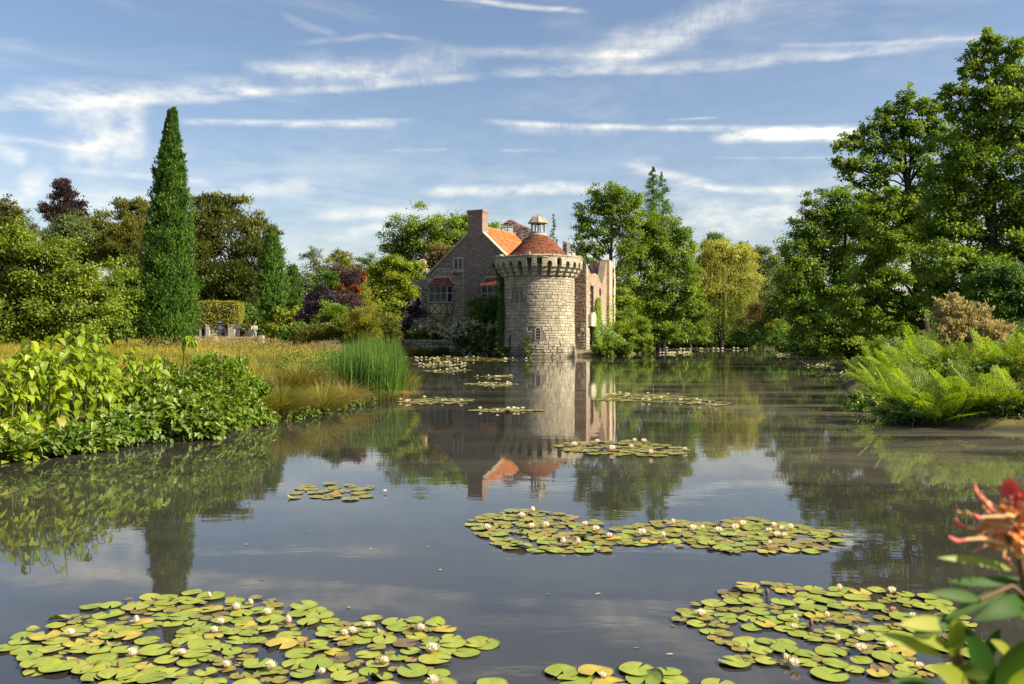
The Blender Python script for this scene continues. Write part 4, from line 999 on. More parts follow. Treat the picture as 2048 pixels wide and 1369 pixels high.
def columnar(name, label, Y, cxs, prof, mat, n, lpx=6, wpx=3.0, group=None, lump=.30):
    """cypress: prof = (py, half width px, centre px)"""
    k = Y/F; ys = np.array([p[0] for p in prof], float)
    root_xy = PX(prof[-1][2], prof[-1][0], Y); zg = gz1(root_xy[0], root_xy[1]); root = thing(name, (root_xy[0], Y, zg), label, 'tree', group)
    w = np.array([p[1] for p in prof]); nt = n//22; yy = np.linspace(ys[0], ys[-1], 400)
    py = rng.choice(yy, nt, p=(lambda q: q/q.sum())(np.interp(yy, ys, w)+2.5))+rng.normal(0, 1, nt)
    th = rng.uniform(0, 2*math.pi, nt); hw = np.interp(py, ys, w)*k; cx = np.interp(py, ys, [p[2] for p in prof])
    lm = .5*np.sin(th*3+py*.045)+.35*np.sin(th*5-py*.09+1.3)+.45*np.sin(py*.11+2*np.sin(th*2))+.3*np.sin(th*9+py*.21)
    r = hw*(1-.14+lump*.58*lm+rng.normal(0, .10, nt)-.34*rng.random(nt)**3)
    C = np.stack([(cx-CX)*k+r*np.cos(th), Y+r*np.sin(th), HC-(py-HZ)*k], -1); O = np.stack([np.cos(th), np.sin(th), 0*th], -1)
    per = 22; idx = np.repeat(np.arange(nt), per); m = len(idx); tr = np.clip(hw*.13, 2.0*k, 8*k)[idx]
    up = rng.random(m); P = C[idx]+rng.normal(size=(m, 3))*tr[:,None]*.55+np.stack([0*up, 0*up, up*tr*1.6], -1)+O[idx]*(up*tr*.5)[:,None]
    tip = O[idx]*.5+np.array([0,0,.85])+rv(m)*.5; tn = np.clip(.40*rng.random(nt)[idx]+.5*rng.random(m)+.1*lm[idx], 0, 1)
    g = G(); leaf_quads(g, P, tip, O[idx]+rv(m)*.6, lpx*k*rng.uniform(.6, 1.3, m), wpx*k*rng.uniform(.6, 1.3, m), tn)
    ni = n//6; py = rng.uniform(ys[0]+8, ys[-1], ni); th = rng.uniform(0, 2*math.pi, ni); r = np.interp(py, ys, w)*k*rng.uniform(.35, .68, ni)
    P = np.stack([(np.interp(py, ys, [p[2] for p in prof])-CX)*k+r*np.cos(th), Y+r*np.sin(th), HC-(py-HZ)*k], -1); O = np.stack([np.cos(th), np.sin(th), 0*th], -1)
    leaf_quads(g, P, O*.4+np.array([0,0,1.0])+rv(ni)*.4, O+rv(ni)*.4, lpx*k*2.2, wpx*k*3, rng.random(ni)*.5)
    part('crown', g, LM[mat], root)
    gt = G(); tube(gt, [(root_xy[0], Y, zg-.1), (root_xy[0], Y, HC-(np.mean(ys)-HZ)*k), PX(prof[0][2], prof[0][0]+4, Y)], [w.max()*k*.16, w.max()*k*.09, .02], 8); part('trunk', gt, M['bark'], root, True)
    return root
def conifer(name, label, Y, apex, base, hw, mat, tiers, n, lpx=4, wpx=2.0, group=None, trunkr=.25, rag=.3, droop=-.1):
    """spire conifer with separate branch tiers; apex/base in pixels"""
    k = Y/F; A = PX(*apex, Y); B = PX(*base, Y); zg = gz1(B[0], B[1]); root = thing(name, (B[0], Y, zg), label, 'tree', group)
    g = G(); gt = G(); tube(gt, [(B[0], Y, zg-.1), B, (A+B)/2, A], [trunkr, trunkr*.8, trunkr*.5, .02], 7)
    for i in range(tiers):
        t = (i+rng.uniform(.0, .8))/tiers; c = A+(B-A)*t; rr = hw*k*(t**.8)*rng.uniform(1-rag, 1.0+rag*.6)+.02
        th = rng.uniform(0, 2*math.pi); d = np.array([math.cos(th), math.sin(th), droop+.25*(1-t)]); e = c+d*rr
        tube(gt, [c, (c+e)/2+[0,0,.03*rr], e], [.05*trunkr*4*k*5+.01, .02, .008], 4, cap=False)
        m = max(8, int(n/tiers*(.4+1.2*t))); s = rng.random(m)**.7; p = c+(e-c)*s[:,None]+rng.normal(size=(m, 3))*np.array([1,1,.7])*rr*.17*(.4+s[:,None])
        leaf_quads(g, p, d*.6+rv(m)*.6+np.array([0,0,.15]), np.array([0,0,1.0])+rv(m)*.5, lpx*k*rng.uniform(.6,1.3,m), wpx*k*rng.uniform(.7,1.2,m), np.clip(.4*rng.random()+.6*rng.random(m), 0, 1))
    part('trunk', gt, M['bark_dark'], root); part('crown', g, LM[mat], root); return root

# ---------------------------------------------------------------- trees on the left
columnar('columnar_cypress', 'tall pointed dark green cypress rising alone from the golden meadow', 36, None,
    [(221,1,347),(232,5,345),(262,12,343),(300,20,342),(340,28,342),(390,34,341),(440,39,340),(490,43,339),(540,47,338),(590,52,337),(630,57,336),(660,58,335),(682,50,335),(698,30,334)], 'cypress', 46000, 6.0, 2.8)
columnar('columnar_cypress', 'slim dark cypress with blunt point beside the big yew', 66, None,
    [(468,2,545),(485,12,545),(510,21,545),(550,27,545),(590,30,544),(612,26,544),(640,18,544)], 'deep', 9000, 5, 2.6)
columnar('columnar_cypress', 'smallest dark cypress, right behind the slim one', 70, None,
    [(533,2,586),(545,9,586),(570,14,586),(600,16,586),(630,12,586)], 'deep', 4000, 5, 2.6)
tree('broadleaf_tree', 'large yellow green tree mass at the left edge of the meadow', 33, [(60,690),(60,600),(60,500)], .22,
    [(20,497,52,50),(72,525,62,56),(132,560,58,50),(40,590,75,62),(110,625,78,58),(-40,540,60,80),(175,600,40,46),(20,650,70,45),(170,650,55,42),(-60,640,60,60)], 'spring', .44, lpx=4.9, wpx=3.1, ragged=.26, cl=.30)
tree('broadleaf_tree', 'small rounded tree with leaning bare stems left of the cypress', 35, [(262,692),(245,650),(235,610)], .09,
    [(233,575,42,40),(212,615,44,46),(252,610,30,42),(195,655,42,34),(232,650,34,26)], 'mid', .62, lpx=4.4, wpx=2.8, extra=[(.05, [(222,690),(250,655),(275,625)]), (.04, [(215,688),(238,660),(270,640)])])
tree('yew_tree', 'huge dark olive yew spreading behind and right of the tall cypress', 86, [(470,690),(468,600),(462,480)], .6,
    [(420,420,34,28),(398,470,36,50),(462,440,48,34),(515,470,34,32),(545,470,16,14),(440,500,66,54),(505,530,46,54),(425,570,46,46),(485,585,62,42),(400,620,30,26),(448,405,16,12),(535,505,22,30),(430,640,50,40),(500,640,50,40),(390,560,26,50)], 'yew', .52, lpx=4.6, wpx=2.2, style='up', bark='bark_dark', cl=.28)
tree('yew_tree', 'brown olive yew with wispy twin top left of the tall cypress', 60, [(255,690),(255,560),(258,430)], .4,
    [(262,425,26,22),(243,410,10,14),(285,420,14,22),(250,470,40,38),(225,500,38,32),(270,520,36,44),(285,470,22,40)], 'olive', .6, lpx=4.2, wpx=2.2, style='up', cl=.28)
tree('yew_tree', 'low olive green tree with lumpy top between copper beech and yew', 62, [(180,690),(178,560),(180,470)], .35,
    [(190,455,32,22),(165,470,34,26),(205,480,36,30),(150,500,40,32),(190,520,46,34)], 'olive', .6, lpx=4.2, wpx=2.3, style='up', cl=.3)
tree('copper_beech', 'dark purple copper beech showing its top over the left trees', 78, [(130,690),(130,520),(130,390)], .35,
    [(125,380,15,18),(132,400,26,20),(110,425,22,18),(148,420,26,20),(125,440,38,20),(112,372,6,8)], 'copper', .8, lpx=3.6, wpx=2.2, style='up', bark='bark_dark')
tree('broadleaf_tree', 'grey green light tree rising in front of the copper beech', 58, [(145,690),(145,560),(148,440)], .25,
    [(150,440,22,22),(130,465,28,24),(160,470,30,26),(110,480,26,24)], 'grey_green', .6, lpx=3.6, wpx=2)
tree('flat_topped_conifer', 'brownish green layered conifer at the far left edge', 55, [(10,690),(12,560),(14,420)], .3,
    [(10,408,20,10),(25,425,26,12),(-5,440,34,16),(35,450,34,14),(-30,470,40,24),(30,475,40,20)], 'olive', .7, lpx=4, wpx=2, style='spray')
tree('birch_tree', 'thin pale birch standing far beyond the garden', 118, [(627,690),(627,590),(628,500)], .2,
    [(628,505,10,14),(620,525,16,16),(640,530,14,16),(628,555,26,20),(612,560,16,18),(645,565,18,18),(592,560,16,18),(580,545,8,14)], 'grey_green', .55, lpx=2.6, wpx=1.6)
tree('golden_conifer', 'golden green soft conifer peeping above the coloured shrubs', 84, [(684,690),(684,600),(684,520)], .2,
    [(682,513,16,11),(676,530,24,14),(698,530,16,12),(664,550,26,14),(704,552,26,14),(682,560,28,16),(722,556,12,10)], 'gold', .7, lpx=3.4, wpx=2, style='spray')
tree('broadleaf_tree', 'small far round tree left of the ivy covered ruin', 112, [(738,690),(738,590),(738,520)], .15,
    [(738,518,14,12),(728,535,18,14),(750,536,14,14),(738,552,22,14)], 'grey_green', .6, lpx=2.8, wpx=1.8)
tree('broadleaf_tree', 'broad green tree behind the house, left of its chimney', 128, [(860,690),(860,560),(862,460)], .5,
    [(840,447,38,24),(805,475,32,24),(890,455,44,24),(930,452,26,18),(850,485,60,32),(785,500,20,20),(910,490,50,34),(820,520,46,26),(990,456,26,12),(960,470,30,20)], 'mid', .62, lpx=3.4, wpx=2.2, bark='bark_dark')
tree('broadleaf_tree', 'brown tinged smaller tree against the left slope of the gable', 108, [(870,690),(870,590),(868,510)], .25,
    [(872,505,30,20),(895,515,22,18),(850,530,34,22),(880,545,34,24),(842,560,26,20)], 'brown', .62, lpx=3.2, wpx=2)
# ---------------------------------------------------------------- trees right of the castle
tree('ash_tree', 'tall airy ash with visible grey trunk right of the tower', 108, [(1222,690),(1221,600),(1221,530),(1224,460),(1222,400)], .62,
    [(1226,388,26,20),(1205,402,30,22),(1250,402,26,20),(1178,425,26,22),(1262,430,24,24),(1222,430,34,24),(1166,455,20,20),(1200,462,34,22),(1250,465,32,22),(1160,495,18,20),(1185,508,28,20),(1252,505,30,22),(1165,530,22,16),(1200,540,20,16),(1268,398,16,16),(1182,560,22,22),(1245,560,24,26),(1240,610,28,32),(1222,655,30,26),(1262,655,28,26)], 'mid', .50, lpx=3.5, wpx=2.2, cl=.3,
    extra=[(.22, [(1222,510),(1206,495),(1186,470),(1176,430)]), (.2, [(1223,480),(1240,455),(1258,425)]), (.2, [(1221,530),(1200,520),(1172,500)])])
tree('broadleaf_tree', 'broad green tree overhanging the moat between ash and willow', 112, [(1318,692),(1312,600),(1318,520),(1325,450)], .55,
    [(1288,447,30,20),(1330,447,34,20),(1362,470,22,24),(1300,482,42,26),(1345,500,36,26),(1272,505,30,26),(1375,505,14,22),(1318,530,46,30),(1368,545,26,28),(1276,555,38,34),(1335,575,44,28),(1380,590,22,28),(1300,605,44,28),(1365,625,38,22),(1395,618,18,22),(1330,640,36,20),(1280,640,34,30)], 'mid', .56, lpx=3.5, wpx=2.3, cl=.3, bark='bark_dark',
    extra=[(.3, [(1313,600),(1340,570),(1370,545)]), (.25, [(1315,640),(1340,612),(1372,598)])])
conifer('tall_conifer', 'tall dark ragged conifer with forked top above the ash', 136, (1305,336), (1310,520), 48, 'deep', 110, 9000, 4.2, 2.2, rag=.35)
conifer('tall_conifer', 'lower dark conifer shoulder hidden behind the forked one', 140, (1324,346), (1328,520), 40, 'deep', 70, 4500, 4.2, 2.2, rag=.35)
conifer('tall_conifer', 'dark conifer edge between the broad tree and the willow', 142, (1378,462), (1380,680), 26, 'deep', 90, 5500, 4, 2.2)
conifer('spindly_conifer', 'thin dark spindly conifer standing beside the tower lantern', 150, (1107,430), (1107,600), 17, 'yew', 80, 2600, 3.4, 1.8, trunkr=.18, rag=.5, droop=.05)
tree('broadleaf_tree', 'dark round treetop showing just behind the yellow willow', 185, [(1428,690),(1428,560),(1430,480)], .3,
    [(1432,476,18,12),(1422,490,18,12),(1440,492,18,10),(1430,510,24,14),(1486,494,13,9),(1488,506,14,10)], 'deep', .9, lpx=2.8, wpx=1.8)
def willow():
    Y = 152; k = Y/F; bl = [(1436,500,38,20),(1472,503,30,18),(1415,528,34,22),(1452,530,44,24),(1488,528,26,22),(1398,535,22,20),(1392,560,24,24),(1400,560,26,24),(1440,565,46,26),(1482,562,30,24),(1408,590,26,20)]
    b = PX(1442, 690, Y); b[2] = gz1(b[0], b[1]); r = thing('weeping_willow', b, 'yellow weeping willow trailing its branches over the far bank', 'tree')
    bw = blobs_world(bl, Y); g, cen = crown_geo(bw, .62, 3.2*k, 1.7*k, style='droop')
    part('crown', g, LM['willow'], r)
    part('trunk', limbs_geo([b, PX(1441,640,Y), PX(1440,590,Y), PX(1442,540,Y)], np.array([.6,.5,.4,.2]), cen, minr=.05), M['bark_dark'], r, True)
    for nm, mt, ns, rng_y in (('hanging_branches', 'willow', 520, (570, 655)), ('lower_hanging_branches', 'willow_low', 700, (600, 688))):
        gs = G()
        for i in range(ns):
            c, rr, _ = bw[rng.integers(len(bw))]; d = rv(1)[0]; d[2] = -abs(d[2])*.4; p0 = c+d*rr*rng.uniform(.6, 1.25)
            if nm.startswith('lower'): p0 = p0+np.array([0,0,-rng.uniform(.5, 4.0)])
            zb = HC-(rng.uniform(*rng_y)-HZ)*k; zb = max(zb, .35); Ln = p0[2]-zb
            if Ln < .5: continue
            m = int(10+Ln*5); t = rng.random(m); sw = rng.normal(0, .25, 2)
            p = p0+np.stack([sw[0]*t, sw[1]*t, -Ln*t], -1)+rng.normal(size=(m, 3))*np.array([.13,.13,.1])
            leaf_quads(gs, p, np.array([0,0,-1.0])+rv(m)*.45, rv(m), 3.6*k*rng.uniform(.6,1.2,m), 1.1*k, np.clip(.5*rng.random()+.5*rng.random(m),0,1))
        part(nm, gs, LM[mt], r)
willow()
tree('broadleaf_tree', 'hazy green tree right of the willow on the far bank', 156, [(1528,690),(1528,600),(1530,520)], .35,
    [(1522,508,20,18),(1540,525,24,22),(1512,540,24,22),(1545,560,32,26),(1515,580,28,26),(1500,620,30,26),(1540,610,34,28),(1478,615,26,28),(1490,655,36,24)], 'grey_green', .6, lpx=3, wpx=1.9)
shrub('brown_bush', 'brownish dull bush low on the far bank under the trees', 138, [(1528,625,30,22),(1510,645,30,20),(1545,650,30,20)], 'brown', .7, 3, 1.9)
tree('broadleaf_tree', 'dark green tree leaning over the water past the brown bush', 116, [(1592,700),(1594,640),(1592,580)], .35,
    [(1582,560,34,30),(1612,590,40,34),(1570,610,38,32),(1600,640,48,30),(1556,655,38,26),(1620,670,50,24),(1580,680,40,16),(1500,672,40,16)], 'deep', .62, lpx=3.4, wpx=2.2, bark='bark_dark')
tree('broadleaf_tree', 'wide tree with rounded left shoulder sloping down to the willow side', 74, [(1700,712),(1695,620),(1690,500),(1690,430)], .5,
    [(1672,395,34,20),(1715,405,40,26),(1640,425,32,24),(1690,440,52,32),(1612,462,34,26),(1660,480,52,34),(1740,450,44,38),(1592,505,30,28),(1630,530,50,36),(1710,520,60,44),(1578,550,26,30),(1640,590,56,38),(1720,590,62,44),(1600,600,40,34),(1770,540,40,50),(1660,650,58,30),(1735,655,52,28),(1610,655,44,26),(1690,685,50,20)], 'oak', .42, lpx=4.4, wpx=2.8, cl=.28, bark='bark_dark', ragged=.25)
oak = tree('oak_tree', 'gnarled oak with open top and dark leaning trunk on the right bank', 56, [(1858,712),(1850,665),(1838,600),(1829,520),(1822,440),(1815,385),(1810,320),(1802,250)], .62,
    [(1812,190,12,16),(1806,215,26,16),(1772,222,16,14),(1768,248,26,16),(1848,215,18,18),(1795,262,30,18),(1838,255,28,20),(1868,245,18,18),(1885,275,26,22),(1872,212,14,12),(1770,392,30,15),(1842,392,34,24),(1880,345,26,24),(1735,262,12,14),(1712,275,16,10),(1690,290,20,14),(1742,295,28,16),(1790,305,34,18),(1840,300,30,18),(1685,325,20,14),(1720,330,34,15),(1772,338,34,15),(1850,335,24,20),(1690,352,14,8),(1745,362,30,10),(1800,420,40,24),(1765,430,44,26),(1850,430,36,30),(1790,480,50,30),(1740,490,44,24),(1845,490,40,34),(1780,540,50,26),(1735,560,46,22),(1850,560,36,36),(1760,600,46,22),(1700,620,46,18),(1830,620,34,30),(1745,645,44,16),(1790,660,30,14)], 'oak', .40, lpx=4.8, wpx=3.1, cl=.30, bark='bark_dark', ragged=.26,
    extra=[(.24, [(1846,650),(1812,632),(1780,628),(1752,612),(1725,600),(1700,606)]), (.13, [(1780,628),(1755,640),(1725,650)]), (.2, [(1833,562),(1795,548),(1760,546),(1722,556)]), (.18, [(1826,478),(1790,455),(1752,455),(1715,470)]), (.2, [(1816,392),(1786,380),(1752,352),(1722,340)]), (.15, [(1814,372),(1840,335),(1862,300),(1872,262)]), (.13, [(1811,330),(1785,305),(1765,270)])])
tree('broadleaf_tree', 'very tall dense tree filling the right edge above the oak', 47, [(1985,722),(1982,600),(1985,400),(1990,220),(1990,120)], .55,
    [(1975,72,14,14),(1990,95,24,16),(1948,105,18,16),(2030,100,26,22),(1935,140,16,14),(1980,140,34,20),(2040,160,40,30),(1915,175,20,10),(1890,185,14,10),(1950,190,30,18),(2000,200,44,26),(1905,215,20,12),(1940,240,38,20),(2050,230,40,40),(1990,260,50,30),(1920,285,40,24),(1960,320,56,30),(2040,310,50,40),(1905,340,44,28),(1900,395,56,34),(1970,385,60,38),(2045,390,56,44),(1890,450,54,40),(1960,460,66,44),(2050,470,60,50),(1890,520,56,44),(1965,540,70,48),(2050,560,60,54),(1900,590,54,40),(1975,610,66,40),(2045,640,60,40),(2120,300,60,80),(2130,440,60,90),(2130,580,60,80),(2110,180,50,60)], 'oak', .34, lpx=5.6, wpx=3.6, cl=.28, bark='bark_dark', ragged=.26)
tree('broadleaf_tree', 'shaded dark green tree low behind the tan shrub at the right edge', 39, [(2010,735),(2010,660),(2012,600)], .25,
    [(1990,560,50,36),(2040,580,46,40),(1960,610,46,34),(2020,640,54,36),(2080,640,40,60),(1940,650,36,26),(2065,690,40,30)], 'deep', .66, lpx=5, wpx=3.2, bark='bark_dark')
# ---------------------------------------------------------------- shrubs of the garden
def S(name, label, Y, b, mat, **k): return shrub(name, label, Y, b, mat, **k)
S('dark_conifer_bush', 'dark green feathery bush on the left of the purple crowned shrub', 56, [(655,572,20,22),(640,595,18,16),(662,552,12,10)], 'deep', dens=.9, style='up')
S('heather_bush', 'dusky purple rounded bush crowning the coloured shrub bank', 57, [(683,553,30,18),(668,548,16,11),(704,562,18,16),(690,594,18,13),(664,570,14,12)], 'heather', dens=1.1, lpx=2.8, wpx=1.6, style='up')
S('azalea_bush', 'small red azalea patch under the dusky purple bush', 55.5, [(682,575,5,4)], 'rust', dens=1.6, stems=2)
S('azalea_bush', 'orange red azalea ball right of the purple bush', 55.5, [(709,579,8,6)], 'rust', dens=1.6, stems=2)
S('azalea_bush', 'orange tipped azalea high on the right of the shrub bank', 58, [(726,552,7,8)], 'rust', dens=1.3, stems=2)
S('golden_bush', 'upright yellow green bush behind the orange azaleas', 60, [(722,590,16,30),(730,620,18,24),(712,560,14,16)], 'gold', dens=.8, style='up')
S('plum_bush', 'black purple bush at the left end of the shrub bank', 54, [(626,606,22,16),(612,628,18,14),(632,640,22,14),(654,602,18,14),(606,642,12,12),(648,582,12,10)], 'plum', dens=1.1, lpx=2.8, wpx=1.7, style='up')
S('heather_bush', 'brownish purple heather cushion in the middle of the shrub bank', 53, [(694,606,24,14),(710,618,16,12),(704,640,18,11),(678,618,12,10)], 'heather', dens=1.1, lpx=2.8, wpx=1.6, style='up')
S('conifer_bush', 'mid green billowing bush below the heather cushion', 51, [(676,628,24,18),(655,622,14,20),(690,650,20,14),(645,650,20,18)], 'mid', dens=.9, style='up')
S('conifer_bush', 'low olive bush at the foot of the shrub bank', 48, [(612,672,22,13),(638,668,22,15),(662,664,22,16),(690,672,18,12)], 'olive', dens=.9, style='up')
S('dark_conifer_bush', 'small dark green bush touching the meadow left of the shrub bank', 50, [(585,675,16,12),(570,668,12,12),(600,660,14,12)], 'deep', dens=.9, style='up')
S('golden_conifer_bush', 'golden round dwarf conifer before the shrub bank', 47, [(728,640,30,20),(716,660,26,18),(742,658,22,20),(725,680,34,12)], 'gold', dens=.85, style='up', lpx=3.2, wpx=1.6)
S('golden_conifer_bush', 'darker golden conifer mound nearest the moat and the reeds', 49, [(778,652,18,14),(768,672,20,18),(790,672,14,20),(782,690,18,14)], 'olive', dens=.95, style='up', lpx=3.2, wpx=1.6)
S('wisteria_mass', 'bright green climber heaped over the ruin left of the house', 84, [(795,528,30,12),(770,545,30,18),(815,540,28,14),(745,562,22,22),(785,570,36,24),(758,600,34,26),(800,590,24,22),(836,535,14,8),(745,635,26,20),(780,625,22,18)], 'lime', dens=.85, lpx=3.6, wpx=2.2)
S('plum_bush', 'dark purple bush with violet leaves before the empty ruin window', 85.5, [(806,606,20,16),(815,630,24,16),(795,645,20,18),(838,628,16,10),(825,612,12,10),(800,665,18,14)], 'plum', dens=1.2, lpx=3, wpx=2)
S('climbing_shrub', 'green climber filling the empty window of the grey ruin', 95.0, [(829,592,14,22),(838,610,10,16)], 'creeper', dens=1.3)
S('elder_bush', 'flowering elder bush with flat white blossom heads beside the tower', 84.9, [(930,665,22,14),(955,660,24,16),(975,680,20,20),(940,688,28,16),(965,700,22,12),(912,672,16,10)], 'deep', dens=1.0, flowers=('blossom', 170, 5.0))
S('dark_shrub', 'dark evergreen shrub below the right oriel window', 86.4, [(950,622,20,18),(975,612,22,20),(962,640,28,18),(988,640,16,28),(990,665,14,20)], 'deep', dens=1.0, flowers=('blossom', 26, 2.2))
S('rose_bush', 'pale yellow rose in bloom below the left oriel window', 87.9, [(862,662,16,8),(880,666,16,7)], 'mid', dens=1.0, flowers=('rose', 46, 3.0))
S('garden_hedge', 'dark clipped hedge along the top of the moat wall', 88.3, [(x, 674+rng.uniform(-1.5,1.5), 11, 10) for x in range(806, 912, 11)], 'deep', dens=1.0, cat='hedge')
for i, (x, y, rx, ry, m, lab) in enumerate([(815,700,12,8,'tan','rusty brown weeds at the foot of the moat wall near the reeds'),(845,704,14,6,'mid','low green weeds midway along the foot of the moat wall'),(880,703,14,8,'ivy','ivy tuft at the foot of the moat wall by the elder')]):
    S('bank_weeds', lab, 86.9, [(x,y,rx,ry),(x+8,y+2,rx*.7,ry*.8)], m, dens=1.1, cat='plant', ground=False)
S('self_sown_bush', 'small sapling rooted at the foot of the tower', 78.9, [(1056,688,7,12),(1054,702,9,10),(1060,670,3,6)], 'ivy', dens=1.1, cat='plant', ground=False)
S('bank_weeds', 'weeds at the left foot of the tower', 79.8, [(1010,704,8,8),(1034,706,7,6)], 'deep', dens=1.1, cat='plant', ground=False)
for (x0, x1, y0, y1, Y, m, lab) in [(1190,1262,688,710,84.6,'creeper','low bright green bush mound at the water right of the landing steps'),(1262,1300,678,704,96,'spring','loose light green bush at the end of the castle bank'),(1236,1290,650,694,100,'mid','green shrub under the ash trunk')]:
    n = 5; S('bank_bush', lab, Y, [(x0+(x1-x0)*(i+.5)/n, (y0+y1)/2+rng.uniform(-2,3), (x1-x0)/n*.9, (y1-y0)*.5) for i in range(n)], m, dens=1.0)
# ---------------------------------------------------------------- ivy on masonry
def climber(name, label, mat, pts, nrmls, Lm, loc):
    g = G(); n = len(pts); t = nrm(np.array([0,0,-1.0])+rv(n)*.7); leaf_quads(g, pts+nrmls*rng.uniform(.03,.28,n)[:,None]+rng.normal(size=(n,3))*.05, t, nrmls+rv(n)*.5, Lm*rng.uniform(.6,1.3,n), Lm*.8*rng.uniform(.7,1.2,n), np.clip(rng.normal(.5,.25,n),0,1))
    r = thing(name, loc, label, 'ivy'); part('foliage', g, LM[mat], r)
    gs = G()
    for i in range(10):
        a = pts[rng.integers(n)]; tube(gs, bez([a[0], a[1], max(loc[2], a[2]-rng.uniform(2,5))]+nrmls[0]*0, a, 0, 5), .03, 4, cap=False)
    part('stems', gs, M['bark_dark'], r); return r
def tower_ivy():
    n = 5200; v = rng.uniform(.6, 8.7, n); half = np.interp(v, [.6,2.2,3.5,5,7,8.7], [.9,1.0,.85,.62,.42,.28])*rng.normal(1, .16, n); th0 = np.interp(v, [.6,2.5,5,7,8.7], [-1.50,-1.46,-1.38,-1.36,-1.5])
    th = th0+rng.uniform(-1, 1, n)*half/3.4; P = PT(th*3.4, v, np.where(v > 7.4, .6*(v-7.4)/1.2, .02)); N_ = np.stack([np.sin(th), -np.cos(th), np.zeros(n)], -1)
    climber('ivy', 'dark green ivy climbing the left edge of the round tower', 'ivy', P, N_, .20, (-.9, 81.6, .5))
tower_ivy()
def ruin_ivy():
    PS = plane_map(RO, RV, RU)
    def sp(px, py):
        k = (px-CX)/F; L = (RO[0]-k*RO[1])/(k*RV[1]-RV[0]); return L, HC-(py-HZ)*(RO[1]+L*RV[1])/F
    for lab, tip, cx, wid, n in (('bright green creeper tongue on the sunlit ruin beside its window', 594, 1193, 9, 3800), ('tall bright green creeper on the far pier of the sunlit ruin', 586, 1217, 9, 4200)):
        py = tip+(694-tip)*rng.random(n)**.75; f = (py-tip)/(694-tip); px = cx+rng.uniform(-1, 1, n)*wid*(.25+.95*f)+f*4*np.sign(cx-1200)+rng.normal(0, 1, n)
        px = np.clip(px, 1181, 1223.5); L = []; P = []
        for a, b in zip(px, py):
            l, v = sp(a, b); P.append(PS(l, v, .05+.5*max(0, (b-640)/54)))
        climber('creeper', lab, 'creeper', np.array(P), np.tile(RU, (n, 1)), .24, (P[0][0], P[0][1], .4))
    n = 5200; P = []; 
    for i in range(n):
        px = rng.uniform(1186, 1252); t = (px-1186)/66; top = 640+46*t**1.2; py = top+(698-top)*rng.random(); Y = rng.uniform(92, 106); p = PX(px, py, Y); P.append(p)
    climber('creeper', 'bright green creeper sloping from the ruin down to the bank', 'creeper', np.array(P), nrm(np.tile([.5,-.6,.6], (n, 1))), .30, (11, 98, .5))
ruin_ivy()
# ---------------------------------------------------------------- undergrowth and distance
def understorey():
    specs = [('far_bank_plants', 'continuous strip of low green plants along the far bank', 'deep', 158, 1290, 1560, 672, 693, 60), ('far_bank_plants', 'strip of pale reeds and low plants at the far water edge', 'mid', 157, 1300, 1480, 684, 695, 36)]
    for nm, lab, mat, Y, x0, x1, y0, y1, n in specs:
        bl = [(rng.uniform(x0, x1), rng.uniform((y0+y1)/2, y1), rng.uniform(8, 18), (y1-y0)*rng.uniform(.35, .6), rng.uniform(-3, 5)) for _ in range(n)]
        g, c = crown_geo(blobs_world(bl, Y), .7, 3.2*Y/F, 2*Y/F); solo(nm, g, LM[mat], (0,0,0), lab, 'undergrowth', kind='stuff')
    bl = [(rng.uniform(1560, 1790), rng.uniform(672, 700), rng.uniform(14, 26), rng.uniform(12, 22), rng.uniform(-8, 8)) for _ in range(40)]
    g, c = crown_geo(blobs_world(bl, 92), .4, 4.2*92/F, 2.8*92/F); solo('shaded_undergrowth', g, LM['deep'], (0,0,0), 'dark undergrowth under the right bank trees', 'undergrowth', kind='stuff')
    bl = [(rng.uniform(-80, 1000), rng.uniform(590, 665), rng.uniform(30, 50), rng.uniform(24, 40), rng.uniform(-20, 20)) for _ in range(60)]
    g, c = crown_geo(blobs_world(bl, 175), .07, 9*175/F, 6*175/F); solo('distant_woodland', g, LM['grey_green'], (0,0,0), 'distant wood beyond the garden', 'woodland', kind='stuff')
    bl = [(rng.uniform(1000, 2300), rng.uniform(600, 680), rng.uniform(40, 60), rng.uniform(24, 40), rng.uniform(-20, 20)) for _ in range(60)]
    g, c = crown_geo(blobs_world(bl, 190), .07, 9*190/F, 6*190/F); solo('distant_woodland', g, LM['deep'], (0,0,0), 'distant wood behind the far bank', 'woodland', kind='stuff')
    bl = [(rng.uniform(-60, 620), rng.uniform(640, 690), rng.uniform(20, 34), rng.uniform(14, 24), rng.uniform(-4, 4)) for _ in range(46)]
    bl = [b for b in bl if not 385 < b[0] < 535]
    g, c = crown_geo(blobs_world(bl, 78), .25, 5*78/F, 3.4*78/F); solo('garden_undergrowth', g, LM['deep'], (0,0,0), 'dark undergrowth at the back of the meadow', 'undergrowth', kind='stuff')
    bl = [(rng.uniform(1800, 2200), rng.uniform(670, 720), rng.uniform(24, 40), rng.uniform(18, 26), rng.uniform(-4, 4)) for _ in range(34)]
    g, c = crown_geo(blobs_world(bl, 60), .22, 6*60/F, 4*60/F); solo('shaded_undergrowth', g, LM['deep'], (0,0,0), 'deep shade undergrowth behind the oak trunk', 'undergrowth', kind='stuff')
understorey()
S('sunlit_bush', 'yellow green bush mound just left of the oak trunk', 64, [(1765,690,18,18),(1785,672,24,14),(1820,668,26,10),(1752,708,10,12)], 'lime', dens=.8)
S('dark_bank_bush', 'dark glossy bush between the sunlit mound and the oak trunk', 58, [(1800,694,28,18),(1825,684,26,20),(1785,708,24,12),(1835,704,18,14)], 'deep', dens=.8)
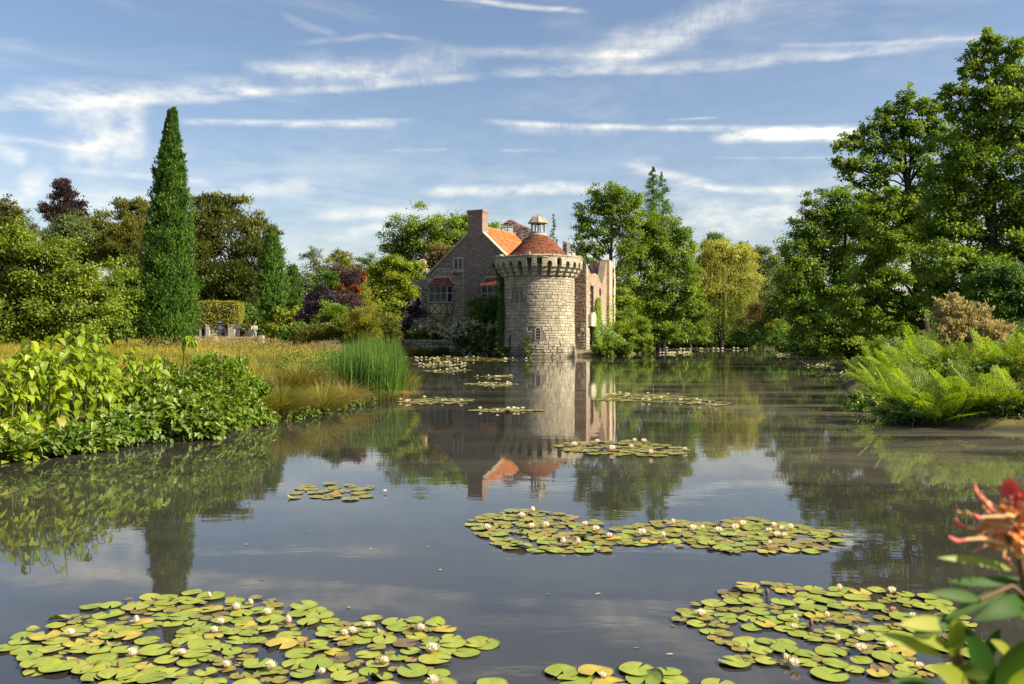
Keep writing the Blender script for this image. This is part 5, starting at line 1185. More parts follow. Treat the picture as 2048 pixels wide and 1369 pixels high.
S('tan_shrub', 'feathery cream and tan shrub in seed above the ferns', 30, [(1905,605,14,12),(1925,618,18,14),(1885,640,14,16),(1900,625,22,14),(1925,650,30,22),(1895,670,20,24),(1950,640,20,18),(1975,660,30,20),(2000,670,24,18),(1935,680,34,20),(1968,625,12,12),(1880,612,10,8)], 'tan', dens=.40, ragged=.40, lpx=5.2, wpx=2.6, style='up', cl=.28)
S('bright_bush', 'mid green bush at the right edge behind the ferns', 25, [(2030,705,34,24),(2060,720,40,34),(2010,725,20,16)], 'mid', dens=.7, lpx=5, wpx=3)

for (x, y, rx, ry, Y, m, lab) in [(1270,660,30,24,104,'spring','light green bush under the ash at the castle bank'),(1330,668,34,20,110,'mid','green bush over the water between ash and willow'),(1385,662,28,24,113,'mid','bushy sapling at the water just left of the willow'),
      (1560,672,30,22,112,'mid','leafy bush hanging over the water right of the brown bush'),(1612,684,36,20,96,'deep','dark bush dipping into the water at the far right bank'),(1668,694,40,20,82,'mid','green bush over the water under the wide tree'),(1722,700,34,20,74,'oak','last overhanging bush before the sunlit mound')]:
    S('overhanging_bush', lab, Y, [(x-rx*.5,y+3,rx*.7,ry*.8),(x+rx*.5,y+2,rx*.7,ry*.8),(x,y-ry*.4,rx*.8,ry*.8)], m, dens=.7, ground=False)
# ================================================================ garden terrace with visitors
def skin_figure(name, joints, edges, radii, mat, parent, sub=1):
    me = bpy.data.meshes.new(name); base = worldloc(parent)
    me.from_pydata([tuple(np.array(j)-base) for j in joints], edges, []); o = link(name, me, parent)
    m = o.modifiers.new('skin', 'SKIN'); o.modifiers.new('sub', 'SUBSURF').levels = sub; o.modifiers['sub'].render_levels = sub
    for v, r in zip(me.skin_vertices[0].data, radii): v.radius = (r, r) if not isinstance(r, tuple) else r
    me.skin_vertices[0].data[0].use_root = True; me.materials.append(mat); return o
def flat_mat(name, c, rough=.8): return solid_mat(name, [(0, tuple(.8*x for x in c)), (1, c)], rough)
SKIN = flat_mat('skin', (.52,.30,.20), .6)
def person(px, Yp, head_py, facing, label, shirt, trousers, hat=None, hair=(.05,.035,.025), lean=0.0, arm=(.25,.12)):
    k = Yp/F; x = (px-CX)*k; zt = HC-(head_py-HZ)*k; H = 1.70; z0 = zt-H
    p = thing('person', (x, Yp, z0), label, 'person', 'visitors on the garden terrace')
    fx, fy = math.sin(facing), -math.cos(facing); sx, sy = math.cos(facing), math.sin(facing)
    def q(s, f, z): return (x+s*sx+(f+lean*max(0, z-.9))*fx, Yp+s*sy+(f+lean*max(0, z-.9))*fy, z0+z)
    J = [q(0,0,.95), q(0,0,1.15), q(0,0,1.36), q(0,.01,1.46), q(0,.03,1.58), q(0,.03,1.66)]; rad = [(.16,.11),(.14,.10),(.17,.10),.055,.085,.07]; E = [(0,1),(1,2),(2,3),(3,4),(4,5)]
    def chain(root, pts, rs):
        b = root
        for pt, r in zip(pts, rs): J.append(pt); rad.append(r); E.append((b, len(J)-1)); b = len(J)-1
    arms = {}
    for s in (-1, 1):
        a = [q(s*.19,0,1.40), q(s*.23,arm[0]*.5,1.15), q(s*.20,arm[0]+.12,1.0+arm[1]), q(s*.18,arm[0]+.22,1.02+arm[1])]; chain(2, a, [.055,.045,.036,.03]); arms[s] = a
        chain(0, [q(s*.10,0,.88), q(s*.10,.03,.48), q(s*.10,-.01,.09), q(s*.10,.13,.04)], [.085,.06,.042,.036])
    skin_figure('body', J, E, rad, SKIN, p)
    SJ = [q(0,0,.96), q(0,0,1.15), q(0,0,1.36), q(0,0,1.44)]; SE = [(0,1),(1,2),(2,3)]; SR = [(.18,.135),(.165,.125),(.19,.125),.08]
    for s in (-1, 1):
        b = 2
        for pt, r in zip(arms[s][:2], (.078,.066)): SJ.append(pt); SR.append(r); SE.append((b, len(SJ)-1)); b = len(SJ)-1
    skin_figure('shirt', SJ, SE, SR, flat_mat('cloth', shirt), p)
    TJ = [q(0,0,1.0), q(0,0,.92)]; TE = [(0,1)]; TR = [(.18,.135),(.17,.13)]
    for s in (-1, 1):
        b = 1
        for pt, r in ((q(s*.10,0,.85), .105), (q(s*.10,.03,.48), .08), (q(s*.10,-.01,.12), .065)): TJ.append(pt); TR.append(r); TE.append((b, len(TJ)-1)); b = len(TJ)-1
    skin_figure('trousers', TJ, TE, TR, flat_mat('cloth', trousers), p)
    hc = np.array(q(0,.03,1.64))
    g = G(); lathe(g, hc-np.array([fx,fy,0])*.015, [(.02,-.09),(.095,-.06),(.11,.0),(.10,.05),(.06,.10),(.01,.115)], 12); part('hair', g, flat_mat('hair', hair), p, True)
    g = G()
    for s in (-1, 1): box(g, np.array(q(s*.033,.105,1.63)), (.022,.014,.014), facing)
    box(g, np.array(q(0,.12,1.60)), (.022,.03,.035), facing); box(g, np.array(q(0,.105,1.555)), (.045,.012,.012), facing); part('face', g, flat_mat('features', (.25,.11,.08)), p)
    if hat:
        g = G(); lathe(g, hc, [(.02,.03),(.21,.035),(.215,.045),(.115,.06),(.11,.14),(.09,.165),(.01,.17)], 16); part('hat', g, flat_mat('hat', hat), p, True)
    return p
def terrace():
    Y = 72.0; k = Y/F; X = lambda px: (px-CX)*k; Z = lambda py: HC-(py-HZ)*k
    # pavilion wall with doorway and clipped climber on top
    P = plane_map((0, Y+1.5, 0), (1,0,0), (0,-1,0)); k2 = (Y+1.5)/F; X2 = lambda px: (px-CX)*k2; Z2 = lambda py: HC-(py-HZ)*k2
    b = thing('garden_pavilion', (X2(435), Y+1.5, 1.2), 'small pale stone garden shelter with dark doorway under clipped climber', 'building')
    hole = [(X2(402), X2(412), 1.0, Z2(632)), (X2(441), X2(456), 1.0, Z2(646))]
    g = G(); wall(g, P, [X2(392), X2(420), X2(470)], lambda u: Z2(612), hole, 1.2, .6); part('wall_core', g, M['mortar'], b)
    clr = clear_of(hole, .02); part('stonework', masonry(P, courses(X2(392), X2(470), 1.1, Z2(613), (.18,.34), (.25,.6), lambda *r: clr(*r)), .03, (.01,.07), .02), M['dressed'], b, kind='stuff')
    g = G(); box_on(g, P, hole[0][0], hole[0][1], 1.0, Z2(632), -.9, -.85); part('door', g, M['timber'], b)
    g = G(); box_on(g, P, hole[1][0], hole[1][1], 1.0, Z2(646), -.9, -.85); part('recess', g, M['timber'], b)
    for u, w in ((X2(464), .55), (X2(417), .3)):
        g = G(); box_on(g, P, u-w/2, u+w/2, 1.0, Z2(650), 0.0, .22, .8); part('pillar', g, M['dressed'], b)
    for s in (0, 1):
        g = G(); uu = hole[0][0] if s == 0 else hole[0][1]; box_on(g, P, uu-.1, uu+.1, 1.1, Z2(630), 0, .1, .9); part('door_jamb', g, M['dressed'], b)
    def hedge_box(name, label, x0, x1, y0, y1, Yh, dep, n, mat, skirt=0.0):
        kk = Yh/F; h = thing(name, ((x0+x1)/2*kk-CX*kk, Yh, HC-(y1-HZ)*kk), label, 'hedge')
        u = rng.random((n, 3)); face = rng.integers(0, 4, n)
        px = x0+(x1-x0)*u[:,0]; py = y0+(y1-y0)*u[:,1]; d = u[:,2]*dep
        py = np.where(face == 0, y0+rng.normal(0, 1.0, n), py); d = np.where(face == 1, rng.normal(0, .06, n), d)
        px = np.where(face == 2, np.where(rng.random(n) < .5, x0, x1)+rng.normal(0, .8, n), px); py = py+skirt*np.abs(rng.normal(0, 1, n))*(face == 1)
        Pp = np.stack([(px-CX)*kk, Yh+d, HC-(py-HZ)*kk], -1)
        out = np.where((face == 0)[:,None], [0,0,1.0], np.where((face == 2)[:,None], np.sign(px-(x0+x1)/2)[:,None]*np.array([1.0,0,0]), [0,-1.0,0]))
        g = G(); leaf_quads(g, Pp, out*.5+rv(n)*.6+[0,0,-.4], out+rv(n)*.5+[0,0,.5], 4.0*kk*rng.uniform(.7,1.3,n), 2.8*kk, np.clip(rng.normal(.5,.25,n),0,1)); part('foliage', g, LM[mat], h)
        gs = G(); 
        for i in range(6): tube(gs, [((x0+(x1-x0)*(i+.5)/6-CX)*kk, Yh+dep/2, HC-(y1-HZ)*kk-.6), ((x0+(x1-x0)*(i+.5)/6-CX)*kk, Yh+dep/2, HC-(y0-HZ)*kk-.3)], .05, 5)
        part('stems', gs, M['bark'], h)
    hedge_box('clipped_climber', 'square clipped yellow green climber capping the garden shelter', 395, 475, 605, 648, Y+1.42, 1.6, 5200, 'gold', 5)
    hedge_box('clipped_hedge', 'boxy yellow green hedge right of the terrace path', 516, 600, 600, 650, 76, 1.8, 4800, 'spring', 5)
    S('garden_shrub', 'light green rounded shrub in front of the boxy hedge', 66, [(560,630,28,14),(575,655,24,18),(545,655,20,18),(590,640,14,16)], 'lime', dens=.8)
    S('garden_shrub', 'dark green shrub in the gap between shelter and boxy hedge', 80, [(495,625,18,16),(510,640,14,20),(485,645,12,18)], 'deep', dens=.9)
    S('garden_shrub', 'yellow bronze shrub behind the staddle stone', 74.5, [(488,655,9,16),(497,664,8,10)], 'olive', dens=1.3)
    # low terrace wall
    w = thing('terrace_wall', (X(480), Y-2, 1.2), 'low dark stone terrace wall with pale coping at the meadow edge', 'wall')
    Pw = plane_map((0, Y-2, 0), (1,0,0), (0,-1,0)); kw = (Y-2)/F; XW = lambda px: (px-CX)*kw; ZW = lambda py: HC-(py-HZ)*kw
    g = G(); wall(g, Pw, [XW(438), XW(480), XW(524)], lambda u: ZW(677), [], .45, .7); part('wall_core', g, M['mortar'], w)
    for r in courses(XW(438), XW(524), 1.0, ZW(677), (.14,.2), (.25,.5), lambda *a: True):
        g = G(); block_geo(Pw, r, .03, (.01,.06), .02, g, rng.uniform(0,.5)); part('stone', g, M['rubble'], w)
    for i in range(7):
        a, c = XW(439+i*12), XW(439+i*12+11.8); g = G(); box_on(g, Pw, a, c, ZW(677), ZW(674), -.5, .08, rng.uniform(.5,1)); part('coping_stone', g, M['dressed'], w)
    g = G(); box_on(g, Pw, XW(518), XW(526), .7, ZW(671), -.55, .12, .4); part('end_pier', g, M['rubble'], w)
    # pale steps
    s = thing('garden_steps', (XW(410), Y-2.5, 1.2), 'pale sunlit stone steps left of the terrace wall', 'steps')
    for i in range(3):
        for j in range(2):
            x0 = XW(396)+j*(XW(424)-XW(396))/2; x1 = x0+(XW(424)-XW(396))/2-.02; g = G(); z = 1.15+.19*i; box(g, ((x0+x1)/2, Y-3.0+.34*i, z+.08), (x1-x0, .42, .16), 0, rng.uniform(.4,1)); part('step_slab', g, M['dressed'], s)
    for a, c in ((387, 396), (424, 437)):
        g = G(); box(g, ((XW(a)+XW(c))/2, Y-2.4, 1.35), (XW(c)-XW(a), 1.3, 1.0), 0, .8); part('flank_wall', g, M['dressed'], s)
    # staddle stone (mushroom shaped garden ornament)
    g = G(); lathe(g, (X(479.5), Y-.6, 0), [(.30, 1.25),(.26, 1.6),(.17, 2.3),(.15, 2.45),(.30, 2.47),(.36, 2.54),(.34, 2.66),(.22, 2.78),(.02, 2.84)], 16, .7)
    solo('staddle_stone', g, M['dressed'], (X(479.5), Y-.6, 1.25), 'pale mushroom shaped staddle stone on the terrace', 'ornament')
    g = G(); c = np.array((X(503), Y-.7, 0))
    lathe(g, c, [(.18,1.25),(.2,1.3),(.1,1.4),(.1,1.62),(.24,1.8),(.3,2.0),(.27,2.02)], 14, .8); u = thing('garden_urn', (c[0], c[1], 1.25), 'pale garden urn planted with white flowers beside the terrace wall', 'urn'); part('bowl', g, M['dressed'], u, True)
    g = G(); n = 160; pp = c+np.array([0,0,2.1])+rv(n)*[.36,.36,.24]*rng.random((n,1))**.4; leaf_quads(g, pp, rv(n), rv(n), .12, .08, rng.random(n)); part('flowers', g, LM['blossom'], u)
    person(440, Y-.2, 645.5, R(70), 'person in a white sun hat and pale blue shirt on the terrace', (.42,.52,.62), (.30,.32,.30), hat=(.75,.72,.64))
    person(451.5, Y+.1, 650.5, R(-60), 'person in a grey top and cap leaning by the shelter recess', (.22,.23,.27), (.05,.05,.08), hat=(.30,.26,.26), lean=.25)
    person(508.5, Y+.4, 646, R(10), 'brown haired person in a pale top at the right end of terrace', (.52,.48,.45), (.28,.33,.36), hair=(.10,.05,.03))
terrace()

# ================================================================ meadow grass, sedges, reeds
def blades(g, base, dirs, H, W, tint, bend=.3, seg=2):
    """tapering bent blades; dirs: horizontal lean directions (n,3)"""
    n = len(base); H = np.broadcast_to(H, (n,)); W = np.broadcast_to(W, (n,)); bend = np.broadcast_to(bend, (n,))
    side = nrm(np.cross(dirs, [0,0,1.0])+rng.normal(size=(n,3))*.5*np.array([1,1,0])); rows = []
    for s in np.linspace(0, 1, seg+1)[:-1]:
        c = base+np.array([0,0,1.0])*(H*(s-.5*bend*s*s))[:,None]+dirs*(H*bend*s*s)[:,None]; ww = (W*(1-s*.6)*.5)[:,None]; rows += [c-side*ww, c+side*ww]
    tipp = base+np.array([0,0,1.0])*(H*(1-.5*bend))[:,None]+dirs*(H*bend)[:,None]; rows.append(tipp)
    V = np.stack(rows, 1).reshape(-1, 3); k = 2*seg+1; o = np.arange(n)[:,None]*k
    for s in range(seg-1): g.add(V*0+V if s == 0 else V[:0], [], 0)
    s0 = g.n; g.v.append(V); g.n += len(V)
    for s in range(seg-1): g.f.append((o+np.array([2*s, 2*s+1, 2*s+3, 2*s+2]))+s0); g.t.append(np.broadcast_to(tint, (n,)).copy()); g.mi.append(np.zeros(n, int))
    g.f.append((o+np.array([2*seg-2, 2*seg-1, 2*seg]))+s0); g.t.append(np.broadcast_to(tint, (n,)).copy()); g.mi.append(np.zeros(n, int))
GM = {'meadow': leaf_mat('grass_meadow', (.20,.22,.025), (.43,.38,.05), (.60,.48,.11), .42, .04, tcol=(1.15,1.1,.7)),
      'meadow_green': leaf_mat('grass_green', (.06,.10,.015), (.14,.18,.028), (.26,.27,.05), .42, .04),
      'reed': leaf_mat('reed_blade', (.035,.095,.015), (.075,.165,.024), (.16,.25,.045), .40, .04),
      'sedge': leaf_mat('sedge_blade', (.085,.115,.018), (.19,.20,.032), (.32,.29,.065), .4, .05),
      'dry': leaf_mat('dry_blade', (.22,.16,.05), (.42,.31,.10), (.52,.42,.18), .35, .04, tcol=(1.1,1,.7))}
def meadow():
    n = 90000; Y = 16*(76/16)**rng.random(n); px = rng.uniform(-40, 800, n); X = (px-CX)*Y/F; d = shore_dist(X, Y); keep = (d > .6) & (X < -3.2)
    X, Y = X[keep], Y[keep]; n = len(X); z = gz(X, Y); base = np.stack([X, Y, z-.02], -1)
    a = rng.uniform(0, 2*math.pi, n); dirs = np.stack([np.cos(a)+.4, np.sin(a), np.zeros(n)], -1)
    patch = np.sin(X*.55+Y*.21)+np.sin(X*.23-Y*.37+1)+.6*np.sin(X*1.3+Y*.8); green = (patch+rng.normal(0, .7, n)) > 1.2
    green |= (shore_dist(X, Y)+rng.normal(0, .8, n)) < 2.0
    H = np.where(Y < 20, rng.uniform(.3,.6,n), rng.uniform(.32,.62,n)); W = np.maximum(.010, Y*.00075)
    for m, nm, lab, mat in ((~green, 'meadow_grass', 'long golden seeding grass of the meadow', 'meadow'), (green, 'green_grass', 'greener grass patches among the golden meadow', 'meadow_green')):
        g = G(); q = int(m.sum()); blades(g, base[m], dirs[m], H[m], W[m], np.clip(rng.normal(.5,.25,q)+.2*np.sin(X[m]*.9)*np.sin(Y[m]*.4),0,1), rng.uniform(.2,.7,q)); solo(nm, g, GM[mat], (0,0,0), lab, 'grass', kind='stuff')
    # feathery seed heads
    n2 = 9000; Y = 22*(74/22)**rng.random(n2); X = (rng.uniform(280, 720, n2)-CX)*Y/F; k = (shore_dist(X, Y) > 2.2) & (X < -5); X, Y = X[k], Y[k]; n2 = len(X); z = gz(X, Y)+rng.uniform(.42,.72,n2)
    g = G(); leaf_quads(g, np.stack([X,Y,z],-1), rv(n2)*.5+[.2,0,.9], rv(n2), Y*.0017, Y*.0006, rng.random(n2)); solo('grass_seed_heads', g, GM['dry'], (0,0,0), 'pale feathery seed heads over the meadow grass', 'grass', kind='stuff')
    # lawn fringe on other banks
    n3 = 26000; px = rng.uniform(780, 2250, n3); Y = 17*(165/17)**rng.random(n3); X = (px-CX)*Y/F; d = shore_dist(X, Y); k = (d > .05) & (d < 6) & (Y > 36) & ~((np.abs(X-2.4) < 4.5) & (np.abs(Y-82) < 4.5)); X, Y = X[k], Y[k]; n3 = len(X)
    a = rng.uniform(0, 2*math.pi, n3); g = G(); blades(g, np.stack([X,Y,gz(X,Y)-.02],-1), np.stack([np.cos(a),np.sin(a),0*a],-1), rng.uniform(.25,.6,n3), np.maximum(.02, Y*.0012), rng.random(n3), .4)
    n4 = 9000; X2 = rng.uniform(8.5, 24, n4); Y2 = rng.uniform(3, 38, n4); k = shore_dist(X2, Y2) > .04; X2, Y2 = X2[k], Y2[k]; n4 = len(X2); a2 = rng.uniform(0, 6.28, n4)
    blades(g, np.stack([X2,Y2,gz(X2,Y2)-.02],-1), np.stack([np.cos(a2),np.sin(a2),0*a2],-1), rng.uniform(.12,.34,n4), .022, rng.random(n4), rng.uniform(.3,.9,n4))
    solo('bank_grass', g, GM['meadow_green'], (0,0,0), 'rough green grass fringe of the castle and right banks', 'grass', kind='stuff')
meadow()
def tussock(px, py, H, rad, lab, dry=.25, n=1500):
    w = WP(px, py); c = np.array([w[0], w[1], gz1(*w)]); t = thing('sedge_tussock', c, lab, 'sedge')
    a = rng.uniform(0, 2*math.pi, n); r = rng.random(n)**.6; dirs = np.stack([np.cos(a), np.sin(a), 0*a], -1); base = c+dirs*(r*.22)[:,None]+[0,0,.10]
    H_ = H*rng.uniform(.7,1.15,n); bend = np.clip(.25+.75*r+rng.normal(0,.12,n), .1, 1.35)*rad
    g = G(); m = rng.random(n) > dry; blades(g, base[m], dirs[m], H_[m], .012, np.clip(rng.normal(.5,.25,int(m.sum())),0,1), bend[m], 4); part('blades', g, GM['sedge'], t)
    g = G(); m = ~m; blades(g, base[m], dirs[m], H_[m]*1.0, .011, rng.random(int(m.sum())), bend[m]*1.25, 4); part('dry_blades', g, GM['dry'], t); 
    g = G(); lathe(g, c-[0,0,.2], [(.3,0),(.28,.25),(.18,.4)], 10); part('root_mound', g, M['bark_dark'], t); return t
tussock(560, 841, 1.12, 1.0, 'first fountain shaped sedge tussock beside the bright leafy shrub', .2)
tussock(645, 827, 1.15, 1.05, 'second yellow green sedge tussock drooping over the water', .3)
tussock(606, 818, 1.1, .95, 'smaller sedge tussock between and behind the two large ones', .25)
tussock(692, 812, 1.0, 1.1, 'brownish sedge tussock bending against the reeds', .7, 900)
def reeds():
    n = 6800; X, Y = [], []
    while len(X) < n:
        y = 25+16*rng.random(); x = rng.uniform(-9.0, -3.2); d = float(shore_dist(x, y)[0]); px = x/y*F+CX
        if -.8 < d < 4.6 and 650+rng.normal(0,16) < px < 803+rng.normal(0,5) and (px > 690 or rng.random() < .4): X.append(x); Y.append(y)
    X, Y = np.array(X), np.array(Y); z = np.maximum(gz(X, Y), -.25); pxs = X/Y*F+CX
    top = np.interp(pxs, [630,690,740,790,815], [728,694,678,684,722])+rng.normal(0, 13, n)
    H = np.clip(HC-(top-HZ)*Y/F-z, .7, 2.0)*rng.uniform(.78,1.02,n); a = rng.normal(.4, 1.2, n)
    g = G(); blades(g, np.stack([X,Y,z],-1), np.stack([np.cos(a),np.sin(a)*.6,0*a],-1), H, .030, np.clip(rng.normal(.5,.25,n),0,1), np.clip(rng.normal(.16,.14,n),.02,.8), 3)
    solo('reed_bed', g, GM['reed'], (0,0,0), 'tall dense green reed bed at the bend of the left bank', 'reeds', kind='stuff')
    n = 900; Y = rng.uniform(25.6, 40, n); X = np.interp(Y, [25.4,33,45], [-3.75,-4.0,-5.6])+rng.uniform(-.7,.55,n); z = np.maximum(gz(X, Y), -.1); a = rng.uniform(-1.2,1.2,n)
    g = G(); blades(g, np.stack([X,Y,z],-1), np.stack([np.cos(a),np.sin(a),0*a],-1), rng.uniform(.4,1.0,n), .022, rng.random(n), rng.uniform(.4,1.2,n), 3)
    solo('dry_reeds', g, GM['sedge'], (0,0,0), 'yellowing reeds trailing into the water beside the reed bed', 'reeds', kind='stuff')
    n = 260; X = rng.uniform(-4.4,-3.0,n); Y = 25.2+rng.random(n)*.8; a = rng.uniform(-2,1.2,n); g = G(); blades(g, np.stack([X,Y,np.full(n,.01)],-1), np.stack([np.cos(a),np.sin(a),0*a],-1), rng.uniform(.3,.8,n), .02, rng.random(n), 1.4, 3)
    solo('fallen_reeds', g, GM['dry'], (0,0,0), 'broken straw coloured reeds lying on the water edge', 'reeds', kind='stuff')
reeds()
# ================================================================ left bank plants
def heart_leaf(L, W, curl):
    """broad pointed leaf, base at the origin, tip along +X, upper side +Z"""
    ts = [0, .06, .22, .45, .7, .88, 1.0]; ws = [.10, .40, .5, .44, .27, .11, 0.0]; g = G(); V = []
    for t, w in zip(ts, ws):
        x = t*L-(.06*L if t == .06 else 0); zc = -curl*L*t*t
        V += [(x, w*W, zc+.10*W*w), (x if t != .06 else .02*L, 0, zc), (x, -w*W, zc+.10*W*w)]
    Q = []
    for i in range(len(ts)-1):
        a = 3*i; Q += [[a, a+1, a+4, a+3], [a+1, a+2, a+5, a+4]]
    g.add(np.array(V), Q, .5); return g
def rot_from(tip, up):
    x = Vector(tip).normalized(); z = Vector(up); z = (z-x*z.dot(x)).normalized(); y = z.cross(x)
    return Matrix((x, y, z)).transposed()
KM = leaf_mat('leaf_knotweed', (.15,.25,.008), (.30,.41,.014), (.46,.52,.03), .45, .06, obj_rand=.7)
KM2 = leaf_mat('leaf_knotweed_old', (.28,.27,.03), (.40,.36,.05), (.48,.38,.08), .4, .05, obj_rand=.7)
def knotweed():
    protos = [heart_leaf(1, w, c).mesh('knotweed_leaf', KM) for w, c in ((.68,.25),(.72,.45),(.62,.1),(.7,.7))]
    old = [heart_leaf(1, .7, .5).mesh('knotweed_leaf', KM2)]
    root = thing('knotweed_clump', (-7.6, 13.9, .4), 'big lime green knotweed clump with broad drooping leaves at the left', 'plant'); base0 = np.array(root.location)
    rows = []; gs = G()
    topf = lambda px: np.interp(px, [-80,0,75,110,150,190,250,300,335,370], [690,698,672,662,650,668,690,705,765,800])
    for i in range(225):
        px = rng.uniform(-70, 330); d = rng.uniform(0, 1)
        Yb = np.interp(px, [-70,0,150,300,330], [12.7,12.8,14.0,15.7,16.1])+d*1.5
        xb = (px-CX)*Yb/F; zb = max(gz1(xb, Yb), .05)
        topy = topf(px)+rng.uniform(0, 1)**1.1*(205 if d < .5 else 80); zt = HC-(topy-HZ)*Yb/F
        if zt < zb+.3: zt = zb+.35
        lean = np.array([rng.uniform(.1,.55), rng.uniform(-.45,.05), 0])*(zt-zb)*.8
        b = np.array([xb-lean[0]*.6, Yb-lean[1]*.6, zb-.05]); tp = np.array([xb+lean[0]*.4, Yb+lean[1]*.4, zt]); c = b+(tp-b)*.5+np.array([-lean[0]*.25, -lean[1]*.25, .1])
        t = np.linspace(0, 1, 7)[:,None]; cv = (1-t)**2*b+2*t*(1-t)*c+t*t*tp; tube(gs, cv, np.linspace(.013, .005, 7), 5, rng.random(), cap=False)
        nl = int(4+3*(zt-zb)); az = rng.uniform(0, 6.28)
        for j in range(nl):
            s = .38+.62*(j+1)/nl; p = (1-s)**2*b+2*s*(1-s)*c+s*s*tp; az += 2.4+rng.normal(0,.4)
            h = np.array([math.cos(az), math.sin(az), 0])+np.array([.25,-.45,0]); h = h/np.linalg.norm(h)
            dp = rng.uniform(.15,.95); tip = h*math.cos(dp)-np.array([0,0,math.sin(dp)]); up = np.array([0,0,1.0])*math.cos(dp)+h*math.sin(dp)+rng.normal(0,.25,3)
            q = p+h*.05+[0,0,.01]; tube(gs, [p, q], .004, 4, .5, cap=False)
            rows.append((q, tip, up, rng.uniform(.11,.20)*(1 if s > .5 else .9), rng.random()))
    part('stems', gs, M['stem'], root)
    rows.sort(key=lambda r: r[0][1]-r[3]*4)
    rest = G(); n = 0
    for q, tip, up, L, u in rows:
        px = q[0]/q[1]*F+CX; m3 = rot_from(tip, up)
        if n < 300 and px > -30:
            me = old[0] if u < .025 else protos[int(u*97) % 4]; o = link('leaf', me, root); o.matrix_basis = Matrix.Translation(Vector(q-base0)) @ m3.to_4x4() @ Matrix.Diagonal((L, L*rng.uniform(.85,1.1), L, 1)); n += 1
        else:
            h = heart_leaf(L, .68*L, .3); rest.add(np.concatenate(h.v)@np.array(m3).T+q, h.f[0], u)
    part('more_leaves', rest, KM, root, kind='stuff')
    # single drooping shoots
    for px, topy, Yb, lab in ((372, 672, 17.5, 'tall single nodding shoot right of the knotweed clump'), (478, 728, 18.6, 'short bright shoot poking from the leafy shrub')):
        xb = (px-CX)*Yb/F; zb = gz1(xb, Yb); zt = HC-(topy-HZ)*Yb/F; r = thing('knotweed_shoot', (xb, Yb, zb), lab, 'plant'); b0 = np.array(r.location)
        gs = G(); pts = [(xb-.05,Yb,zb-.05),(xb-.06,Yb,(zb+zt)/2),(xb-.03,Yb-.02,zt-.08),(xb+.10,Yb-.08,zt),(xb+.24,Yb-.12,zt-.14)]; tube(gs, pts, [.012,.011,.009,.007,.004], 5, .5); part('stems', gs, M['stem'], r)
        for j in range(16):
            s = .45+.55*j/15; i = s*4; a = int(min(i, 3)); p = np.array(pts[a])*(1-(i-a))+np.array(pts[a+1])*(i-a); an = rng.uniform(0, 6.28); h = np.array([math.cos(an), math.sin(an), 0]); dp = rng.uniform(.6,1.25)
            o = link('leaf', protos[j % 4], r); L = rng.uniform(.13,.22); o.matrix_basis = Matrix.Translation(Vector(p-b0)) @ rot_from(h*math.cos(dp)-np.array([0,0,math.sin(dp)]), np.array([0,0,1.0])*math.cos(dp)+h*math.sin(dp)).to_4x4() @ Matrix.Diagonal((L,L*.8,L,1))
knotweed()
def bank_shrub(name, label, spots, mat, L, W, n, stemm='stem', cat='shrub', toptint=0.0):
    """spots: (px, py at its waterline/ground, Y offset inland, height m, radius m)"""
    bw = []; 
    for px, py, dy, h, r in spots:
        w = WP(px, py); x, y = (px-CX)*(w[1]+dy)/F, w[1]+dy; z = max(gz1(x, y), 0.0); bw.append((np.array([x, y, z+h*.5]), np.array([r, r*.8, h*.55]), n))
    c0 = np.mean([b[0] for b in bw], 0); root = thing(name, (c0[0], c0[1], gz1(c0[0], c0[1])), label, cat)
    g, cen = crown_geo(bw, 1.0, L, W, cl=.30, zmin=.02, flat=.55); part('foliage', g, LM[mat], root)
    gs = G()
    for c, C in cen:
        for q in C[:9]: tube(gs, bez((c[0]+rng.normal(0,.08), c[1]+rng.normal(0,.08), gz1(c[0], c[1])-.1), q, .03, 5), np.linspace(.010,.004,5), 4, rng.random(), cap=False)
    part('stems', gs, M[stemm], root)
bank_shrub('bramble_bush', 'small leaved bramble overhanging the water below the knotweed', [(235,893,.1,.36,.42),(270,889,.1,.44,.46),(315,885,.1,.5,.46),(360,882,.1,.52,.46),(398,880,.12,.5,.4),(300,886,.6,.7,.42),(350,884,.6,.75,.42)], 'bank', .10, .062, 560, 'stem_red')
bank_shrub('leafy_bank_plants', 'dark leaves filling in under the knotweed at the water', [(20,922,.1,.3,.5),(70,917,.1,.3,.5),(120,911,.1,.32,.5),(170,905,.1,.34,.5),(215,897,.1,.36,.45)], 'bank', .09, .055, 620, cat='plants')
bank_shrub('leafy_bank_plants', 'larger lime leaves hanging to the water at the far left', [(10,922,.15,.32,.22),(45,925,.1,.26,.2),(90,915,.12,.22,.16)], 'lime', .14, .10, 60, cat='plants')
bank_shrub('leafy_shrub', 'bright leafy shrub with bare stems between bramble and sedges', [(425,872,.25,.95,.40),(465,865,.25,1.1,.45),(500,856,.25,.9,.42),(445,862,.8,1.3,.5),(410,872,.7,1.1,.4),(485,862,.7,1.2,.42)], 'creeper', .085, .05, 800, 'stem_red')
bank_shrub('nettle_patch', 'tall dark nettles between the knotweed and the leafy shrub', [(345,868,1.1,.9,.45),(385,866,1.1,.95,.45),(310,872,1.2,.85,.4)], 'mid', .085, .045, 800)
bank_shrub('bank_weeds', 'dark low weeds at the water under the sedge tussocks', [(530,848,.05,.24,.32),(560,842,.05,.2,.32),(600,836,.05,.2,.34),(640,829,.05,.2,.3),(670,822,.05,.18,.3),(500,853,.1,.34,.35),(700,814,.1,.24,.3),(730,808,.1,.22,.3)], 'bank', .07, .045, 420, cat='plant')
bank_shrub('cow_parsley', 'white flowered cow parsley patch behind the sedge tussocks', [(600,800,1.5,.75,.6),(640,795,1.2,.8,.6),(570,806,1.4,.7,.5)], 'spring', .06, .03, 600, cat='plant')
